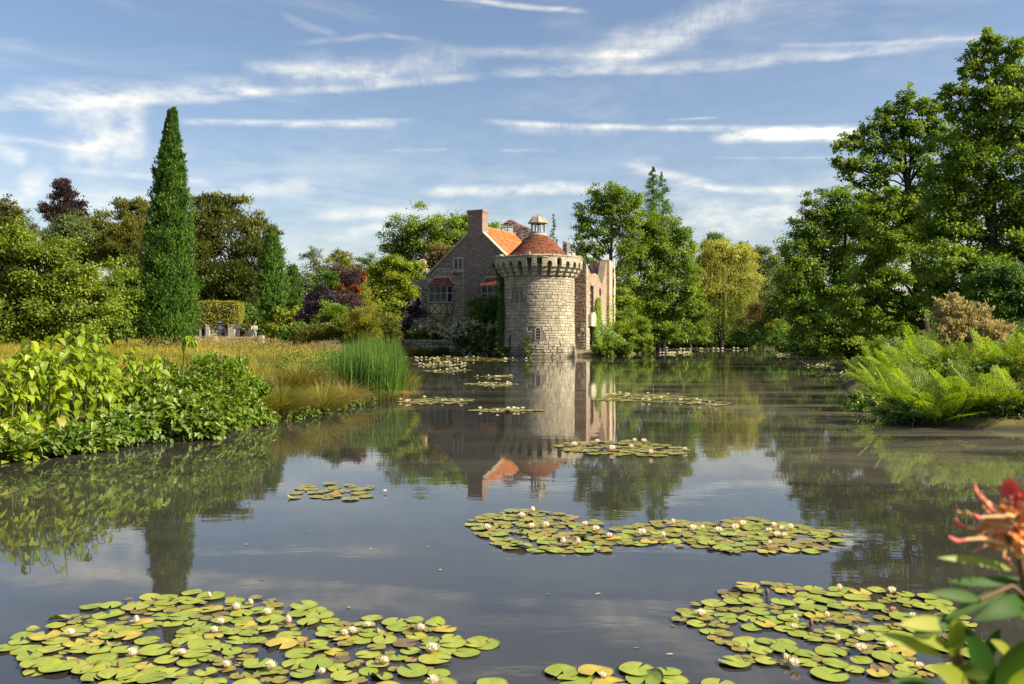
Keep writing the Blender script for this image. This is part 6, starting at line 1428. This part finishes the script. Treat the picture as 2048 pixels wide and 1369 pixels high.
def umbels():
    root = thing('flowering_cow_parsley', (-5.6, 23, .8), 'flat white umbels of cow parsley above the sedges', 'flower')
    for i in range(34):
        g = G()
        px = rng.uniform(575, 668); py = rng.uniform(715, 745); Y = rng.uniform(22, 25); c = PX(px, py, Y); m = 14; a = rng.uniform(0, 6.28, m); r = rng.random(m)**.5*.055
        leaf_quads(g, c+np.stack([r*np.cos(a), r*np.sin(a), rng.normal(0,.006,m)], -1), rv(m)*[1,1,.2], np.tile([0,0,1.0],(m,1)), .028, .022, rng.random(m))
        gs = G(); tube(gs, [c-[0,0,.5], c], .004, 4, .1, cap=False); u = part('umbel', g, LM['blossom'], root); part('stalk', gs, M['stem'], u)
umbels()
# dead stalks on the bank
def stalks():
    for i, (px, y0, y1, Y) in enumerate([(440,780,715,17.5),(452,782,722,17.6),(331,790,738,16.6),(545,760,722,20.5)]):
        k = Y/F; b = PX(px, y0, Y); t = PX(px+rng.uniform(-4,4), y1, Y); g = G(); tube(g, [b, (b+t)/2+[.01,0,0], t], [.010,.008,.005], 5); tube(g, [t, t+[0,0,.10]], [.016,.012], 6, .2)
        solo('dock_stalk', g, M['stem_red'], b, 'dead brown dock stalk standing in the left bank plants', 'plant', 'dead dock stalks on the left bank')
stalks()
# ================================================================ royal ferns on the right bank
FM = leaf_mat('leaf_fern', (.11,.20,.012), (.21,.32,.018), (.33,.42,.035), .45, .05, obj_rand=.6)
FR = leaf_mat('fern_plume', (.18,.06,.02), (.34,.12,.03), (.42,.2,.06), .25, .02, tcol=(1.2,.9,.6))
def fern_frond(curl, npair=10, plume=False):
    g = G(); L = 1.0; ss = np.linspace(.0, 1, 9)
    cv = lambda s: np.array([s*math.cos(.2)*(1-.25*curl*s), 0, .95*s-curl*s*s*.75])
    tube(g, [cv(s)*.9 for s in ss], np.linspace(.010,.003,9), 4, .2, cap=False)
    for i in range(npair):
        s = .26+.72*i/(npair-1); p = cv(s)*.9; t = nrm((cv(s+.02)-cv(s-.02))[None])[0]; pl = .19*math.sin(math.pi*(.12+.86*(i+1)/(npair+1)))**.8
        for sd in (-1, 1):
            d = nrm((t*.55+np.array([0,sd,0])+np.array([0,0,-.12]))[None])[0]; nn = nrm(np.cross(t, [0,1,0])[None])[0]*-1
            nn = nn if nn[2] > 0 else -nn; m = 5; q = np.linspace(.12, 1, m)*pl
            for e in (-1, 1):
                P = p+d*q[:,None]; tipd = d*.45+t*e*.9; leaf_quads(g, P, np.tile(tipd, (m,1))+rng.normal(0,.12,(m,3)), np.tile(nn, (m,1))+rng.normal(0,.15,(m,3)), .046*(1-.3*np.linspace(0,1,m)), .021, np.clip(rng.normal(.5,.2,m),0,1))
    return g
ORD = ('first', 'second', 'third', 'fourth', 'fifth', 'sixth', 'seventh', 'eighth', 'ninth')
def ferns():
    protos = [fern_frond(c).mesh('fern_frond', FM) for c in (.12,.28,.5,.8)]
    gp_ = G(); n = 120; s = rng.random(n); leaf_quads(gp_, np.stack([rng.normal(0,.02,n), rng.normal(0,.02,n), .55+.45*s], -1), rv(n)+[0,0,.6], rv(n), .06, .03, rng.random(n)); tube(gp_, [(0,0,0),(0,0,1)], .006, 4, .1, cap=False); plume = gp_.mesh('fertile_frond', FR)
    spots = [(1722,775,.5,.85),(1742,800,.6,.95),(1768,822,.5,1.0),(1795,838,.5,.95),(1830,850,.4,.95),(1875,856,.4,1.0),(1925,857,.4,1.0),(1980,857,.4,1.0),(2040,857,.4,1.0),
             (1760,780,1.8,1.05),(1800,800,1.6,1.05),(1840,815,1.6,1.1),(1890,818,1.8,1.15),(1940,820,1.8,1.1),(1990,822,1.8,1.1),(2040,826,1.6,1.0),
             (1790,768,2.2,1.15),(1850,775,2.6,1.3),(1905,770,3.0,1.35),(1960,775,3.0,1.3),(2010,780,2.8,1.15),(2060,785,2.4,1.0)]
    tot = 0
    for i, (px, py, dy, H) in enumerate(spots):
        w = WP(px, py); Y = w[1]+dy*.6; x = (px-CX)*Y/F; z = max(gz1(x, Y), .02)
        front = i < 9
        r = thing('royal_fern', (x, Y, z), ('royal fern at the water edge, %s from the left' % ORD[i] if i < 9 else 'royal fern in the middle row of the fern clump, %s from the left' % ORD[i-9] if i < 16 else 'tall royal fern at the back of the clump, %s from the left' % ORD[i-16]), 'fern', 'royal ferns on the right bank')
        nf = 20
        for j in range(nf):
            a = 2*math.pi*j/nf+rng.normal(0,.25); tilt = rng.uniform(-.50,-.05) if rng.random() < .75 else rng.uniform(-.1,.35); s = H*rng.uniform(.85,1.25)
            o = link('frond', protos[rng.integers(4) if not front else rng.integers(1,4)], r); o.matrix_basis = Matrix.Rotation(a, 4, 'Z') @ Matrix.Rotation(tilt, 4, 'Y') @ Matrix.Diagonal((s,s,s,1)); tot += 1
        if i in (12, 13, 14, 15, 19, 20):
            for q in range(2): o = link('fertile_frond', plume, r); s = H*rng.uniform(.8,1.0); o.matrix_basis = Matrix.Translation((rng.normal(0,.12),rng.normal(0,.12)-.3,0)) @ Matrix.Rotation(rng.normal(0,.12), 4, 'X') @ Matrix.Diagonal((s*.9,s*.9,s*.9,1))
    bank_shrub('bank_weeds', 'dark leafy weeds filling in under the royal ferns', [(1740,825,.3,.4,.5),(1800,846,.2,.4,.5),(1860,853,.2,.42,.5),(1930,855,.2,.42,.5),(2000,856,.2,.42,.5),(2070,856,.2,.42,.5),(1800,810,.9,.6,.8),(1850,825,1.0,.7,.8),(1940,825,1.0,.7,.8),(2020,825,1.0,.7,.8),(2080,830,1.0,.6,.8),(1780,780,1.5,.7,.9),(1860,785,2.0,.8,1.0),(1950,785,2.0,.8,1.0),(2040,790,2.0,.8,1.0)], 'bank', .08, .05, 620, cat='plant')
ferns()

# ================================================================ water lilies
PM = {}
for nm, st in (('green', [(0,(.16,.235,.022)),(.5,(.255,.31,.034)),(1,(.34,.36,.05))]), ('yellow', [(0,(.33,.30,.035)),(1,(.46,.34,.06))]), ('bronze', [(0,(.11,.085,.035)),(1,(.19,.13,.055))])):
    m, N, out = new_mat('lily_pad_'+nm); oi = N.new('ShaderNodeObjectInfo'); geo = N.new('ShaderNodeNewGeometry'); tcn = N.new('ShaderNodeTexCoord')
    t = N.m('ADD', N.m('MULTIPLY', oi.outputs['Random'], .6), N.m('MULTIPLY', attr(N), .4)); c = N.ramp(t, st)
    # brown rim and radiating veins of the leaf itself
    sep = N.new('ShaderNodeSeparateXYZ'); N.put(sep.inputs[0], tcn.outputs['Object']); rr = N.m('SQRT', N.m('ADD', N.m('POWER', sep.outputs[0], 2), N.m('POWER', sep.outputs[1], 2)))
    c = N.mix(N.m('MULTIPLY', N.smooth(rr, .40, .50), .55), c, (.20,.115,.035)); ang = N.m('ARCTAN2', sep.outputs[1], sep.outputs[0])
    c = N.mix(N.m('MULTIPLY', N.smooth(N.m('SINE', N.m('MULTIPLY', ang, 13)), .86, 1.0), .25), c, (.30,.33,.07))
    c = N.mix(N.m('MULTIPLY', N.smooth(N.noise(geo.outputs['Position'], 19, 4, .6), .60, .72), .45), c, (.16,.10,.04))
    b = N.new('ShaderNodeBsdfPrincipled'); N.put(b.inputs['Base Color'], c); b.inputs['Roughness'].default_value = .38; b.inputs['Specular IOR Level'].default_value = .45
    bn = N.new('ShaderNodeBump'); bn.inputs['Strength'].default_value = .3; bn.inputs['Distance'].default_value = .01; N.put(bn.inputs['Height'], N.noise(geo.outputs['Position'], 26, 3)); N.nt.links.new(bn.outputs[0], b.inputs['Normal'])
    N.nt.links.new(b.outputs[0], out.inputs[0]); PM[nm] = m
def pad_geo(curl=0.0, notch=.42, wave=.012, open_=True):
    """round notched floating leaf of diameter 1"""
    g = G(); n = 22; a = np.linspace(notch/2, 2*math.pi-notch/2, n); V = [(0,0,0)]; ph = rng.uniform(0, 6)
    for r, zz in ((.26,.0),(.46,.0),(.5,.012)):
        for t in a: 
            z = zz+wave*math.sin(3*t+ph)*r*2+(curl*max(0, math.cos(t-2.2))**3*r*r*2 if curl else 0); V.append((r*math.cos(t)*(1-.25*curl*max(0, math.cos(t-2.2))**3), r*math.sin(t)*(1-.25*curl*max(0, math.cos(t-2.2))**3), z))
    V = np.array(V); g.add(V, [[0, 1+i, 2+i] for i in range(n-1)])
    g2 = [[1+i+n*k, 2+i+n*k, 2+i+n*(k+1), 1+i+n*(k+1)] for k in range(2) for i in range(n-1)]; g.f.append(np.array(g2)[:, ::-1]); g.t.append(np.full(len(g2), .5)); g.mi.append(np.zeros(len(g2), int))
    return g
def poly_in(x, y, poly):
    ins = False; j = len(poly)-1
    for i in range(len(poly)):
        if (poly[i][1] > y) != (poly[j][1] > y) and x < (poly[j][0]-poly[i][0])*(y-poly[i][1])/(poly[j][1]-poly[i][1])+poly[i][0]: ins = not ins
        j = i
    return ins
PATCH = [ # name of patch for labels, outline in pixels, pads, size range, flowers
 ('near left', [(-5,1302),(60,1262),(140,1224),(230,1205),(350,1188),(440,1186),(520,1198),(620,1214),(700,1234),(790,1238),(880,1250),(945,1278),(960,1300),(890,1330),(880,1380),(600,1400),(230,1385),(150,1345),(60,1345),(70,1320)], 240, (.115,.195)),
 ('near right', [(1352,1242),(1368,1214),(1430,1205),(1475,1176),(1540,1166),(1650,1180),(1780,1180),(1900,1203),(1935,1240),(1965,1290),(1930,1350),(1800,1362),(1700,1345),(1580,1330),(1470,1336),(1470,1300),(1400,1268)], 170, (.11,.185)),
 ('middle', [(942,1042),(985,1028),(1070,1020),(1180,1036),(1215,1060),(1290,1048),(1340,1040),(1420,1050),(1450,1038),(1515,1040),(1640,1060),(1695,1072),(1660,1096),(1620,1106),(1440,1106),(1330,1090),(1240,1090),(1210,1104),(1120,1106),(1000,1098),(948,1066)], 250, (.12,.195)),
 ('small left', [(548,985),(600,972),(680,968),(750,966),(745,990),(700,1004),(640,1000),(570,996)], 24, (.15,.22)),
 ('mid right', [(1110,890),(1180,884),(1290,882),(1372,900),(1370,912),(1300,915),(1180,912),(1130,902)], 90, (.16,.27)),
 ('far middle', [(1195,800),(1230,788),(1330,790),(1465,808),(1440,815),(1330,804),(1240,806)], 110, (.25,.42)),
 ('far left', [(790,803),(860,796),(950,800),(930,808),(830,810)], 50, (.22,.4)),
 ('far left', [(938,822),(1000,817),(1085,822),(1020,827)], 30, (.2,.36)),
 ('far left', [(925,769),(980,765),(1042,769),(990,774)], 50, (.25,.42)),
 ('far left', [(948,754),(1010,751),(1035,754),(980,757)], 30, (.25,.42)),
 ('far left', [(845,743),(900,738),(945,741),(900,748)], 40, (.3,.5)),
 ('castle side', [(805,718),(900,713),(1000,717),(1068,719),(1000,724),(860,722)], 200, (.3,.55)),
 ('castle side', [(820,730),(880,724),(945,728),(900,735)], 60, (.3,.5)),
 ('far right', [(1305,699),(1400,696),(1510,699),(1420,703)], 200, (.4,.7)),
 ('far right', [(1320,708),(1360,705),(1402,708),(1360,711)], 50, (.4,.7)),
 ('far right', [(1540,711),(1590,708),(1645,712),(1590,715)], 60, (.4,.7)),
 ('far right', [(1590,728),(1660,733),(1725,752),(1600,755),(1700,745),(1640,738)], 70, (.3,.5)),
]
FLOWERS = {'near left': [(420,1200),(474,1224),(504,1215),(536,1235),(578,1253),(272,1252),(442,1254),(430,1270),(142,1277),(737,1260),(690,1276),(706,1272),(842,1267),(266,1318),(365,1316),(866,1311),(768,1334),(454,1340),(543,1344),(644,1354),(868,1374)],
 'near right': [(1404,1236),(1680,1187),(1784,1190),(1826,1239),(1655,1241),(1590,1245),(1588,1263),(1721,1276),(1675,1289),(1724,1309),(1778,1301),(1572,1327),(1590,1338),(1840,1342),(1787,1226)],
 'bottom edge': [(1208,1361)],
 'middle': [(975,1063),(1044,1039),(1066,1029),(1063,1060),(1093,1059),(1127,1094),(1155,1095),(1170,1056),(1193,1067),(1219,1079),(1285,1075),(1345,1053),(1327,1081),(1387,1064),(1405,1064),(1438,1069),(1486,1056),(1472,1063),(1538,1068),(1548,1057),(1565,1064),(1582,1065),(1555,1077),(1570,1077),(1540,1095)],
 'small left': [(770,988)], 'mid right': [(1195,888),(1270,885),(1288,888),(1262,899),(1225,904),(1300,912),(1370,904),(1150,895)]}
def lilies():
    protos = [(pad_geo(c, nt, w), k) for c, nt, w, k in ((0,.35,.010,'green'),(0,.5,.02,'green'),(.0,.22,.015,'green'),(.34,.4,.02,'green'),(0,.6,.02,'yellow'),(0,.4,.014,'bronze'),(.6,.5,.02,'green'))]
    meshes = [g.mesh('lily_pad', PM[k]) for g, k in protos]; wts = [.32,.27,.25,.03,.08,.03,.02]
    cand = []
    def put(x, y, D, nm, kind=None): cand.append((x, y, D, nm, rng.choice(7, p=wts) if kind is None else kind))
    for nm, poly, n, (d0, d1) in PATCH:
        wp = [WP(*p) for p in poly]; xs = [p[0] for p in wp]; ys = [p[1] for p in wp]; loc = []; tries = 0
        while len(loc) < n and tries < 9000:
            tries += 1; x, y = rng.uniform(min(xs), max(xs)), rng.uniform(min(ys), max(ys))
            if not poly_in(x, y, wp): continue
            D = rng.uniform(d0, d1) if rng.random() < .8 else rng.uniform(d0*.5, d0)
            hole = math.sin(x*5.1+y*2.3)*math.sin(y*4.3-x*1.7)
            if nm in ('near left', 'near right') and hole > .80: continue
            f = .72 if nm.startswith('near') else .60
            if all(math.hypot(x-a, y-b) > f*.5*(D+e) for a, b, e in loc): loc.append((x, y, D)); put(x, y, D, nm)
    for px, py, D in [(970,1290,.19),(958,1284,.15),(1125,1346,.19),(1192,1347,.2),(1152,1364,.2),(1220,1372,.19),(1274,1342,.2),(1290,1361,.22),(1336,1346,.15),(1350,1364,.15),(985,1371,.17),(1437,1371,.17),(1660,1352,.2),(880,1371,.19),(118,1338,.2),(75,1345,.14),(185,1340,.2)]:
        w = WP(px, py); put(w[0], w[1], D, 'bottom edge' if px > 900 and px < 1500 else ('near left' if px < 1000 else 'near right'))
    cand.sort(key=lambda c: -c[2]/c[1])
    labels = {'near left': 'pad in the near left lily patch', 'near right': 'pad in the near right lily patch', 'bottom edge': 'pad in the lily row at the bottom edge', 'middle': 'pad in the long middle lily raft', 'small left': 'floating pad in the small thin lily patch left of centre', 'mid right': 'floating pad in the lily patch below the tower reflection', 'far middle': 'floating pad in the far lily raft right of tower reflection'}
    kinds = {4: 'yellowing ', 5: 'bronze brown ', 3: 'curled green ', 6: 'curled green '}
    def zone_of(nm, px, py):
        if nm == 'bottom edge': return ', leftmost end' if px < 1080 else ', left cluster by the flower' if px < 1240 else ', right cluster' if px < 1390 else ', rightmost end'
        if nm not in ('near left', 'near right', 'middle'): return ''
        x0, x1, y0, y1 = {'near left': (0, 960, 1188, 1370), 'near right': (1360, 1960, 1168, 1360), 'middle': (945, 1690, 1022, 1106)}[nm]
        c = ('leftmost fifth', 'left of centre', 'centre', 'right of centre', 'rightmost fifth')[int(min(4, max(0, (px-x0)/(x1-x0)*5)))]
        r = ('back', 'middle', 'front')[int(min(2, max(0, (py-y0)/(y1-y0)*3)))]
        return ', '+r+' row, '+c
    rest = G(); n = 0
    for x, y, D, nm, k in cand:
        px, py = x/y*F+CX, HZ+HC*F/y
        if py-D*F/y*.2 > 1372 and nm != 'bottom edge': continue
        z = .004+.012*rng.random(); az = rng.uniform(0, 6.28)
        if n < 300 and nm in labels:
            o = link('lily_pad', meshes[k], None, (x, y, z)); o.rotation_euler = (rng.normal(0,.022), rng.normal(0,.022), az); o.scale = (D, D*rng.uniform(.92,1.05), D)
            kk = kinds.get(int(k), 'flat green '); zone = zone_of(nm, px, py); size = 'small ' if D < .14 and y < 10 else ''; tag(o, size+kk+labels[nm]+zone, 'lily pad', size+kk+'lily pads, '+nm+' patch'+zone); n += 1
        else:
            g, kk = protos[k]; V = np.concatenate(g.v)*D; ca, sa = math.cos(az), math.sin(az); V = V@np.array([[ca,sa,0],[-sa,ca,0],[0,0,1]])+[x, y, z]; off = rest.n; rest.v.append(V); rest.n += len(V)
            mi = {'green':0,'yellow':1,'bronze':2}[kk]
            for f in g.f: rest.f.append(f+off); rest.t.append(np.full(len(f), rng.random())); rest.mi.append(np.full(len(f), mi))
    solo('far_lily_pads', rest, [PM['green'], PM['yellow'], PM['bronze']], (0,0,0), 'distant rafts of water lily pads on the moat', 'lily pads', kind='stuff')
    # flowers
    petal_m = leaf_mat('lily_petal', (.84,.76,.58), (.88,.83,.70), (.90,.87,.78), .3, .04, tcol=(1.0,.95,.8)); sepal_m = leaf_mat('lily_sepal', (.42,.22,.10), (.55,.33,.18), (.62,.42,.26), .3, .04, tcol=(1.1,.9,.7)); stamen_m = leaf_mat('lily_stamen', (.7,.42,.04), (.75,.5,.06), (.78,.58,.1), .2)
    pink_m = leaf_mat('lily_petal_pink', (.72,.30,.34), (.75,.40,.42), (.78,.5,.5), .3, .04, tcol=(1.1,.9,.9))
    def ring(g, n, r0, L, W, tilt, z0, ph):
        for i in range(n):
            a = 2*math.pi*(i+ph)/n; h = np.array([math.cos(a), math.sin(a), 0]); s = np.array([-math.sin(a), math.cos(a), 0]); ct, st = math.cos(tilt), math.sin(tilt); d = h*ct+np.array([0,0,st]); nn = -h*st+np.array([0,0,ct]); b = h*r0+[0,0,z0]
            V = [b-s*W*.2, b+s*W*.2, b+d*L*.5+s*W*.5+nn*W*.12, b+d*L*.5-s*W*.5+nn*W*.12, b+d*L+nn*L*.16, b+d*L*.5-nn*W*.05]
            g.add(np.array(V), [[0,1,5,5][:3]+[5], ] if False else [[0,1,2,5],[0,5,3,0][:4]] if False else [[0,1,2,5]], .5+.4*rng.normal(0,.4)); g.f.append(np.array([[0,5,3]])+g.n-6); g.t.append(np.array([.5])); g.mi.append(np.zeros(1,int))
            g.f.append(np.array([[5,2,4],[3,5,4]])+g.n-6); g.t.append(np.array([.7,.7])); g.mi.append(np.zeros(2,int))
    def flower(pm):
        gp_ = G(); ring(gp_, 8, .012, .44, .19, .62, .05, 0); ring(gp_, 8, .01, .42, .18, .95, .07, .5); ring(gp_, 6, .008, .36, .15, 1.2, .09, .2)
        gs_ = G(); ring(gs_, 5, .02, .46, .2, .38, .03, .3)
        gy = G()
        for i in range(20):
            a = rng.uniform(0, 6.28); q = rng.uniform(.02,.08); tube(gy, [(q*.5*math.cos(a), q*.5*math.sin(a), .08), (q*math.cos(a)*1.3, q*math.sin(a)*1.3, .26)], .010, 3, .5, cap=False)
        return gp_.mesh('petals', pm), gs_.mesh('sepals', sepal_m), gy.mesh('stamens', stamen_m)
    white = [flower(petal_m) for _ in range(3)]; pink = flower(pink_m)
    gsm = G(); 
    ring(gsm, 8, .02, .44, .2, .75, .05, 0); ring(gsm, 6, .01, .38, .18, 1.15, .08, .4); far_me = gsm.mesh('far_lily_flower', petal_m)
    flab = {'near left': 'cream white lily flower, near left patch', 'near right': 'cream white lily flower, near right patch', 'bottom edge': 'cream white lily flower alone at the bottom edge', 'middle': 'cream white lily flower, long middle raft', 'small left': 'single white lily flower beside the small thin lily patch', 'mid right': 'white lily flower on the patch below the tower reflection'}
    for nm, pts in FLOWERS.items():
        for px, py in pts:
            w = WP(px, py); s = rng.uniform(.072,.092)*1.22*(1 if nm.startswith('near') or nm == 'bottom edge' else (1.25 if nm != 'mid right' else 1.7))
            ispink = (px, py) == (1787,1226); zn = zone_of(nm, px, py); t = thing('water_lily', (w[0], w[1], .012), 'pink tinged water lily among the near right pads' if ispink else flab[nm]+zn, 'water lily', None if ispink else 'white lilies, '+nm+' patch'+zn)
            pm, sm, ym = pink if ispink else white[rng.integers(3)]; s2 = s*(.6 if ispink else 1)
            shut = rng.random() < .28; s2 *= rng.uniform(.72, 1.12); t.rotation_euler = (rng.normal(0,.10), rng.normal(0,.10), 0)
            for nme, me in (('petals', pm), ('sepals', sm), ('stamens', ym)):
                o = link(nme, me, t); o.scale = (s2*.68, s2*.68, s2*1.35) if shut else (s2*1.05,)*3; o.rotation_euler = (rng.normal(0,.06) if nme == 'petals' else 0, 0, rng.uniform(0, 6))
    cnt = {'far middle': 17, 'far left': 7, 'castle side': 26, 'far right': 24}
    lab2 = {'far middle': 'distant white lily flower on the raft right of tower reflection', 'far left': 'distant white lily flower on the rafts left of tower reflection', 'castle side': 'tiny white lily flower in the band below the moat wall', 'far right': 'tiny white lily flower on the far right rafts'}
    for nm, poly, n, dd in PATCH:
        if nm not in cnt: continue
        wp = [WP(*p) for p in poly]; xs = [p[0] for p in wp]; ys = [p[1] for p in wp]; c = 0; tr = 0
        while c < cnt[nm] and tr < 3000:
            tr += 1; x, y = rng.uniform(min(xs), max(xs)), rng.uniform(min(ys), max(ys))
            if not poly_in(x, y, wp): continue
            o = link('water_lily', far_me, None, (x, y, .02)); s = rng.uniform(.8,1.2)*max(.16, y*.0042); o.scale = (s,)*3; o.rotation_euler = (0,0,rng.uniform(0,6)); tag(o, lab2[nm], 'water lily', 'tiny white lilies, '+nm); c += 1
    # closed buds
    for px, py, lab in ((238,1340,'brown lily bud standing left in the near left patch'),(1511,1188,'first brown lily bud at the back of the near right patch'),(1534,1192,'second brown lily bud at the back of the near right patch'),(1622,1255,'dark lily bud in the middle of the near right patch'),(612,1300,'small pale lily bud inside the near left patch')):
        w = WP(px, py); g = G(); lathe(g, (w[0], w[1], 0), [(.005,-.05),(.006,.006),(.013,.016),(.014,.028),(.009,.044),(.001,.055)], 8, .5); solo('lily_bud', g, M['stem_red'], (w[0], w[1], 0), lab, 'lily bud', smooth=True)
    # drifting leaves and petals
    g0 = heart_leaf(1, .5, -.2); fm = leaf_mat('fallen_leaf', (.16,.12,.05), (.30,.24,.11), (.50,.44,.28), .1, .05, obj_rand=.9); me = g0.mesh('fallen_leaf', fm)
    for px, py in [(1092,1189),(1192,1190),(1346,1255),(1268,1298),(1345,1310),(700,1218),(520,1160),(742,1268),(490,1090),(740,1100),(860,1095),(612,1065),(1230,1022),(330,1012),(100,920),(118,924),(150,917),(1480,1000),(1290,985),(880,1140)]:
        w = WP(px, py); o = link('fallen_leaf', me, None, (w[0], w[1], .006)); s = rng.uniform(.03,.055); o.scale = (s,s,s*.15); o.rotation_euler = (0,0,rng.uniform(0,6)); tag(o, 'small pale fallen leaf drifting on the open water', 'leaf', 'fallen leaves drifting on the moat')
lilies()

# ================================================================ azalea in the near right corner
def azalea():
    AM = {'dark': leaf_mat('azalea_leaf_dark', (.025,.075,.010), (.042,.11,.016), (.07,.15,.025), .4, .02), 'blue': leaf_mat('azalea_leaf_blue', (.03,.085,.012), (.05,.125,.018), (.08,.17,.03), .4, .02), 'lime': leaf_mat('azalea_leaf_lime', (.15,.23,.02), (.24,.33,.03), (.33,.40,.05), .5, .06), 'yellow': leaf_mat('azalea_leaf_yellow', (.24,.29,.02), (.33,.36,.04), (.42,.42,.06), .5, .05)}
    z3 = lambda zx, zy, Y: PX(1740+zx/3.192, 940+zy/3.192, Y)
    root = thing('azalea', (.52, .86, .16), 'blurred azalea with orange curled flowers close at the right corner', 'azalea')
    gs = G(); 
    st = [[.56,.95,.12],[.53,.92,.8],z3(840,1500,.92),z3(560,1240,.90),z3(520,960,.88)]; tube(gs, st, [.014,.012,.008,.006,.004], 7)
    st2 = [[.60,.95,.12],[.58,.93,.9],z3(1040,1100,.92),z3(1000,800,.90),z3(950,560,.88),z3(880,420,.87)]; tube(gs, st2, [.012,.010,.006,.004,.0035,.003], 7)
    tube(gs, [z3(1010,820,.90), z3(900,740,.89), z3(700,830,.88)], [.003,.0025,.002], 6); tube(gs, [z3(840,1500,.92), z3(900,1300,.93), z3(960,1150,.93)], [.007,.005,.004], 6)
    part('stem', gs, M['stem_red'], root)
    def leaf(b, t, w, mat, Yb=.88, Yt=.86, bow=.10, roll=.3):
        a, c = z3(*b, Yb), z3(*t, Yt); L = np.linalg.norm(c-a); d = (c-a)/L; view = np.array([0,-1.0,.35]); up = nrm((np.cross(np.cross(d, view), d)+np.array([0,0,roll]))[None])[0]; s = nrm(np.cross(up, d)[None])[0]; W = w/3.192*Yb/F
        ts = np.array([0,.12,.3,.5,.7,.86,1]); ws = np.array([.06,.32,.47,.5,.42,.24,.0]); V = []
        for tt, ww in zip(ts, ws):
            c0 = a+d*L*tt+up*bow*L*math.sin(math.pi*tt); V += [c0+s*W*ww+up*W*.10*ww*2, c0, c0-s*W*ww+up*W*.10*ww*2]
        Q = []
        for i in range(6): q = 3*i; Q += [[q,q+1,q+4,q+3],[q+1,q+2,q+5,q+4]]
        g = G(); g.add(np.array(V), Q, rng.random()); part('leaf', g, AM[mat], root, True)
    leaf((900,640),(425,560),62,'lime',.90,.86,.06); leaf((1010,700),(490,710),66,'blue',.90,.86,-.05); leaf((700,830),(365,785),80,'dark',.88,.86,.05)
    leaf((480,955),(930,735),72,'blue',.87,.90,.03); leaf((1010,850),(650,965),130,'dark',.91,.86,.12); leaf((500,985),(180,990),100,'yellow',.88,.84,.03)
    leaf((450,1185),(15,1040),86,'lime',.89,.84,.04); leaf((520,940),(270,1060),110,'dark',.88,.85,.0); leaf((500,1130),(270,1065),92,'yellow',.89,.85,.05)
    leaf((530,1190),(545,925),140,'lime',.89,.87,.04); leaf((760,1440),(600,1010),190,'dark',.90,.87,.06); leaf((910,1235),(765,1085),90,'yellow',.92,.88,.06)
    leaf((820,1420),(1010,1075),190,'dark',.90,.88,.04); leaf((640,1420),(385,1255),150,'yellow',.88,.84,.05); leaf((900,1430),(1040,1250),130,'lime',.86,.84,.05); leaf((560,1260),(760,1330),110,'lime',.88,.86,.05)
    leaf((430,1380),(120,1345),70,'dark',.88,.85,.04); leaf((980,950),(1080,820),110,'lime',.90,.88,.04); leaf((700,1250),(830,1010),80,'dark',.93,.92,.03)
    fm = solid_mat('azalea_tube', [(0,(.58,.16,.03)),(.5,(.70,.30,.09)),(1,(.76,.50,.26))], .55, tintw=1.0); pm = solid_mat('azalea_pink', [(0,(.60,.10,.09)),(1,(.68,.20,.16))], .55, tintw=1.0)
    def petal(pts, w, Y, head='flower_tube'):
        P = [z3(*p, Y) for p in pts]; t = np.linspace(0, 1, 12); n = len(P); cv = np.stack([np.interp(t*(n-1), range(n), [p[i] for p in P]) for i in range(3)], -1); 
        cv[1:-1] = (cv[:-2]+2*cv[1:-1]+cv[2:])/4; r = w/3.192*Y/F/2*np.interp(t, [0,.5,.85,1], [1.0,.85,1.25,.5])
        g = G(); tube(g, cv[:7], r[:7], 8, .9); f = part('flower_tube', g, fm, root, True); g = G(); tube(g, cv[6:], r[6:], 8, .4); part('flower_lobe', g, pm, f, True)
    Yf = .87
    for pts in ([(905,300),(800,235),(720,195),(680,150),(662,90)], [(920,300),(830,280),(765,250),(740,215)], [(860,300),(740,300),(690,312),(660,285)], [(890,390),(770,380),(620,372),(560,350),(540,312)], [(850,470),(735,440),(620,445),(545,462),(500,425)], [(900,480),(840,505),(790,500),(785,480)], [(1000,560),(960,500),(930,440),(900,370)], [(960,640),(880,600),(875,560)], [(890,470),(840,450),(815,410)], [(1010,330),(960,200),(940,120)], [(990,320),(985,240),(1000,150)]):
        petal(pts, 27, Yf+rng.uniform(-.01,.02))
    for i in range(16):           # fine stamens
        a = rng.uniform(2.2, 4.4); r = rng.uniform(180, 330); p0 = np.array([900+rng.normal(0,25), 370+rng.normal(0,30)]); p1 = p0+np.array([math.cos(a)*r*.55, math.sin(a)*r*.4]); p2 = p0+np.array([math.cos(a)*r, math.sin(a)*r*.75-30])
        g = G(); tube(g, [z3(*p0,.875), z3(*p1,.872), z3(*p2,.868)], [.0008,.0007,.0006], 4, .9); g2 = z3(*p2,.868); lathe(g, g2, [(.0002,-.0015),(.0014,0),(.0002,.0015)], 6, .1); part('stamen', g, fm, root)
    g = G()
    n = 60; c = z3(890,350,.875); pp = c+rv(n)*np.array([.014,.012,.015])*rng.random((n,1))**.4; leaf_quads(g, pp, nrm(pp-c), rv(n), .020, .010, rng.random(n)*.8); part('flower_heart', g, fm, root)
    g = G(); n = 20; c = z3(990,190,.88); pp = c+rv(n)*.008; leaf_quads(g, pp, nrm(pp-c)+[0,0,.5], rv(n), .020, .012, rng.random(n)*.4); part('flower_bud', g, pm, root)
    for p, q in (((870,420),(880,480)),((840,430),(800,470))):
        g = G(); tube(g, [z3(*p,.875), z3(*q,.875)], .003, 6); part('calyx', g, M['stem'], root)
azalea()
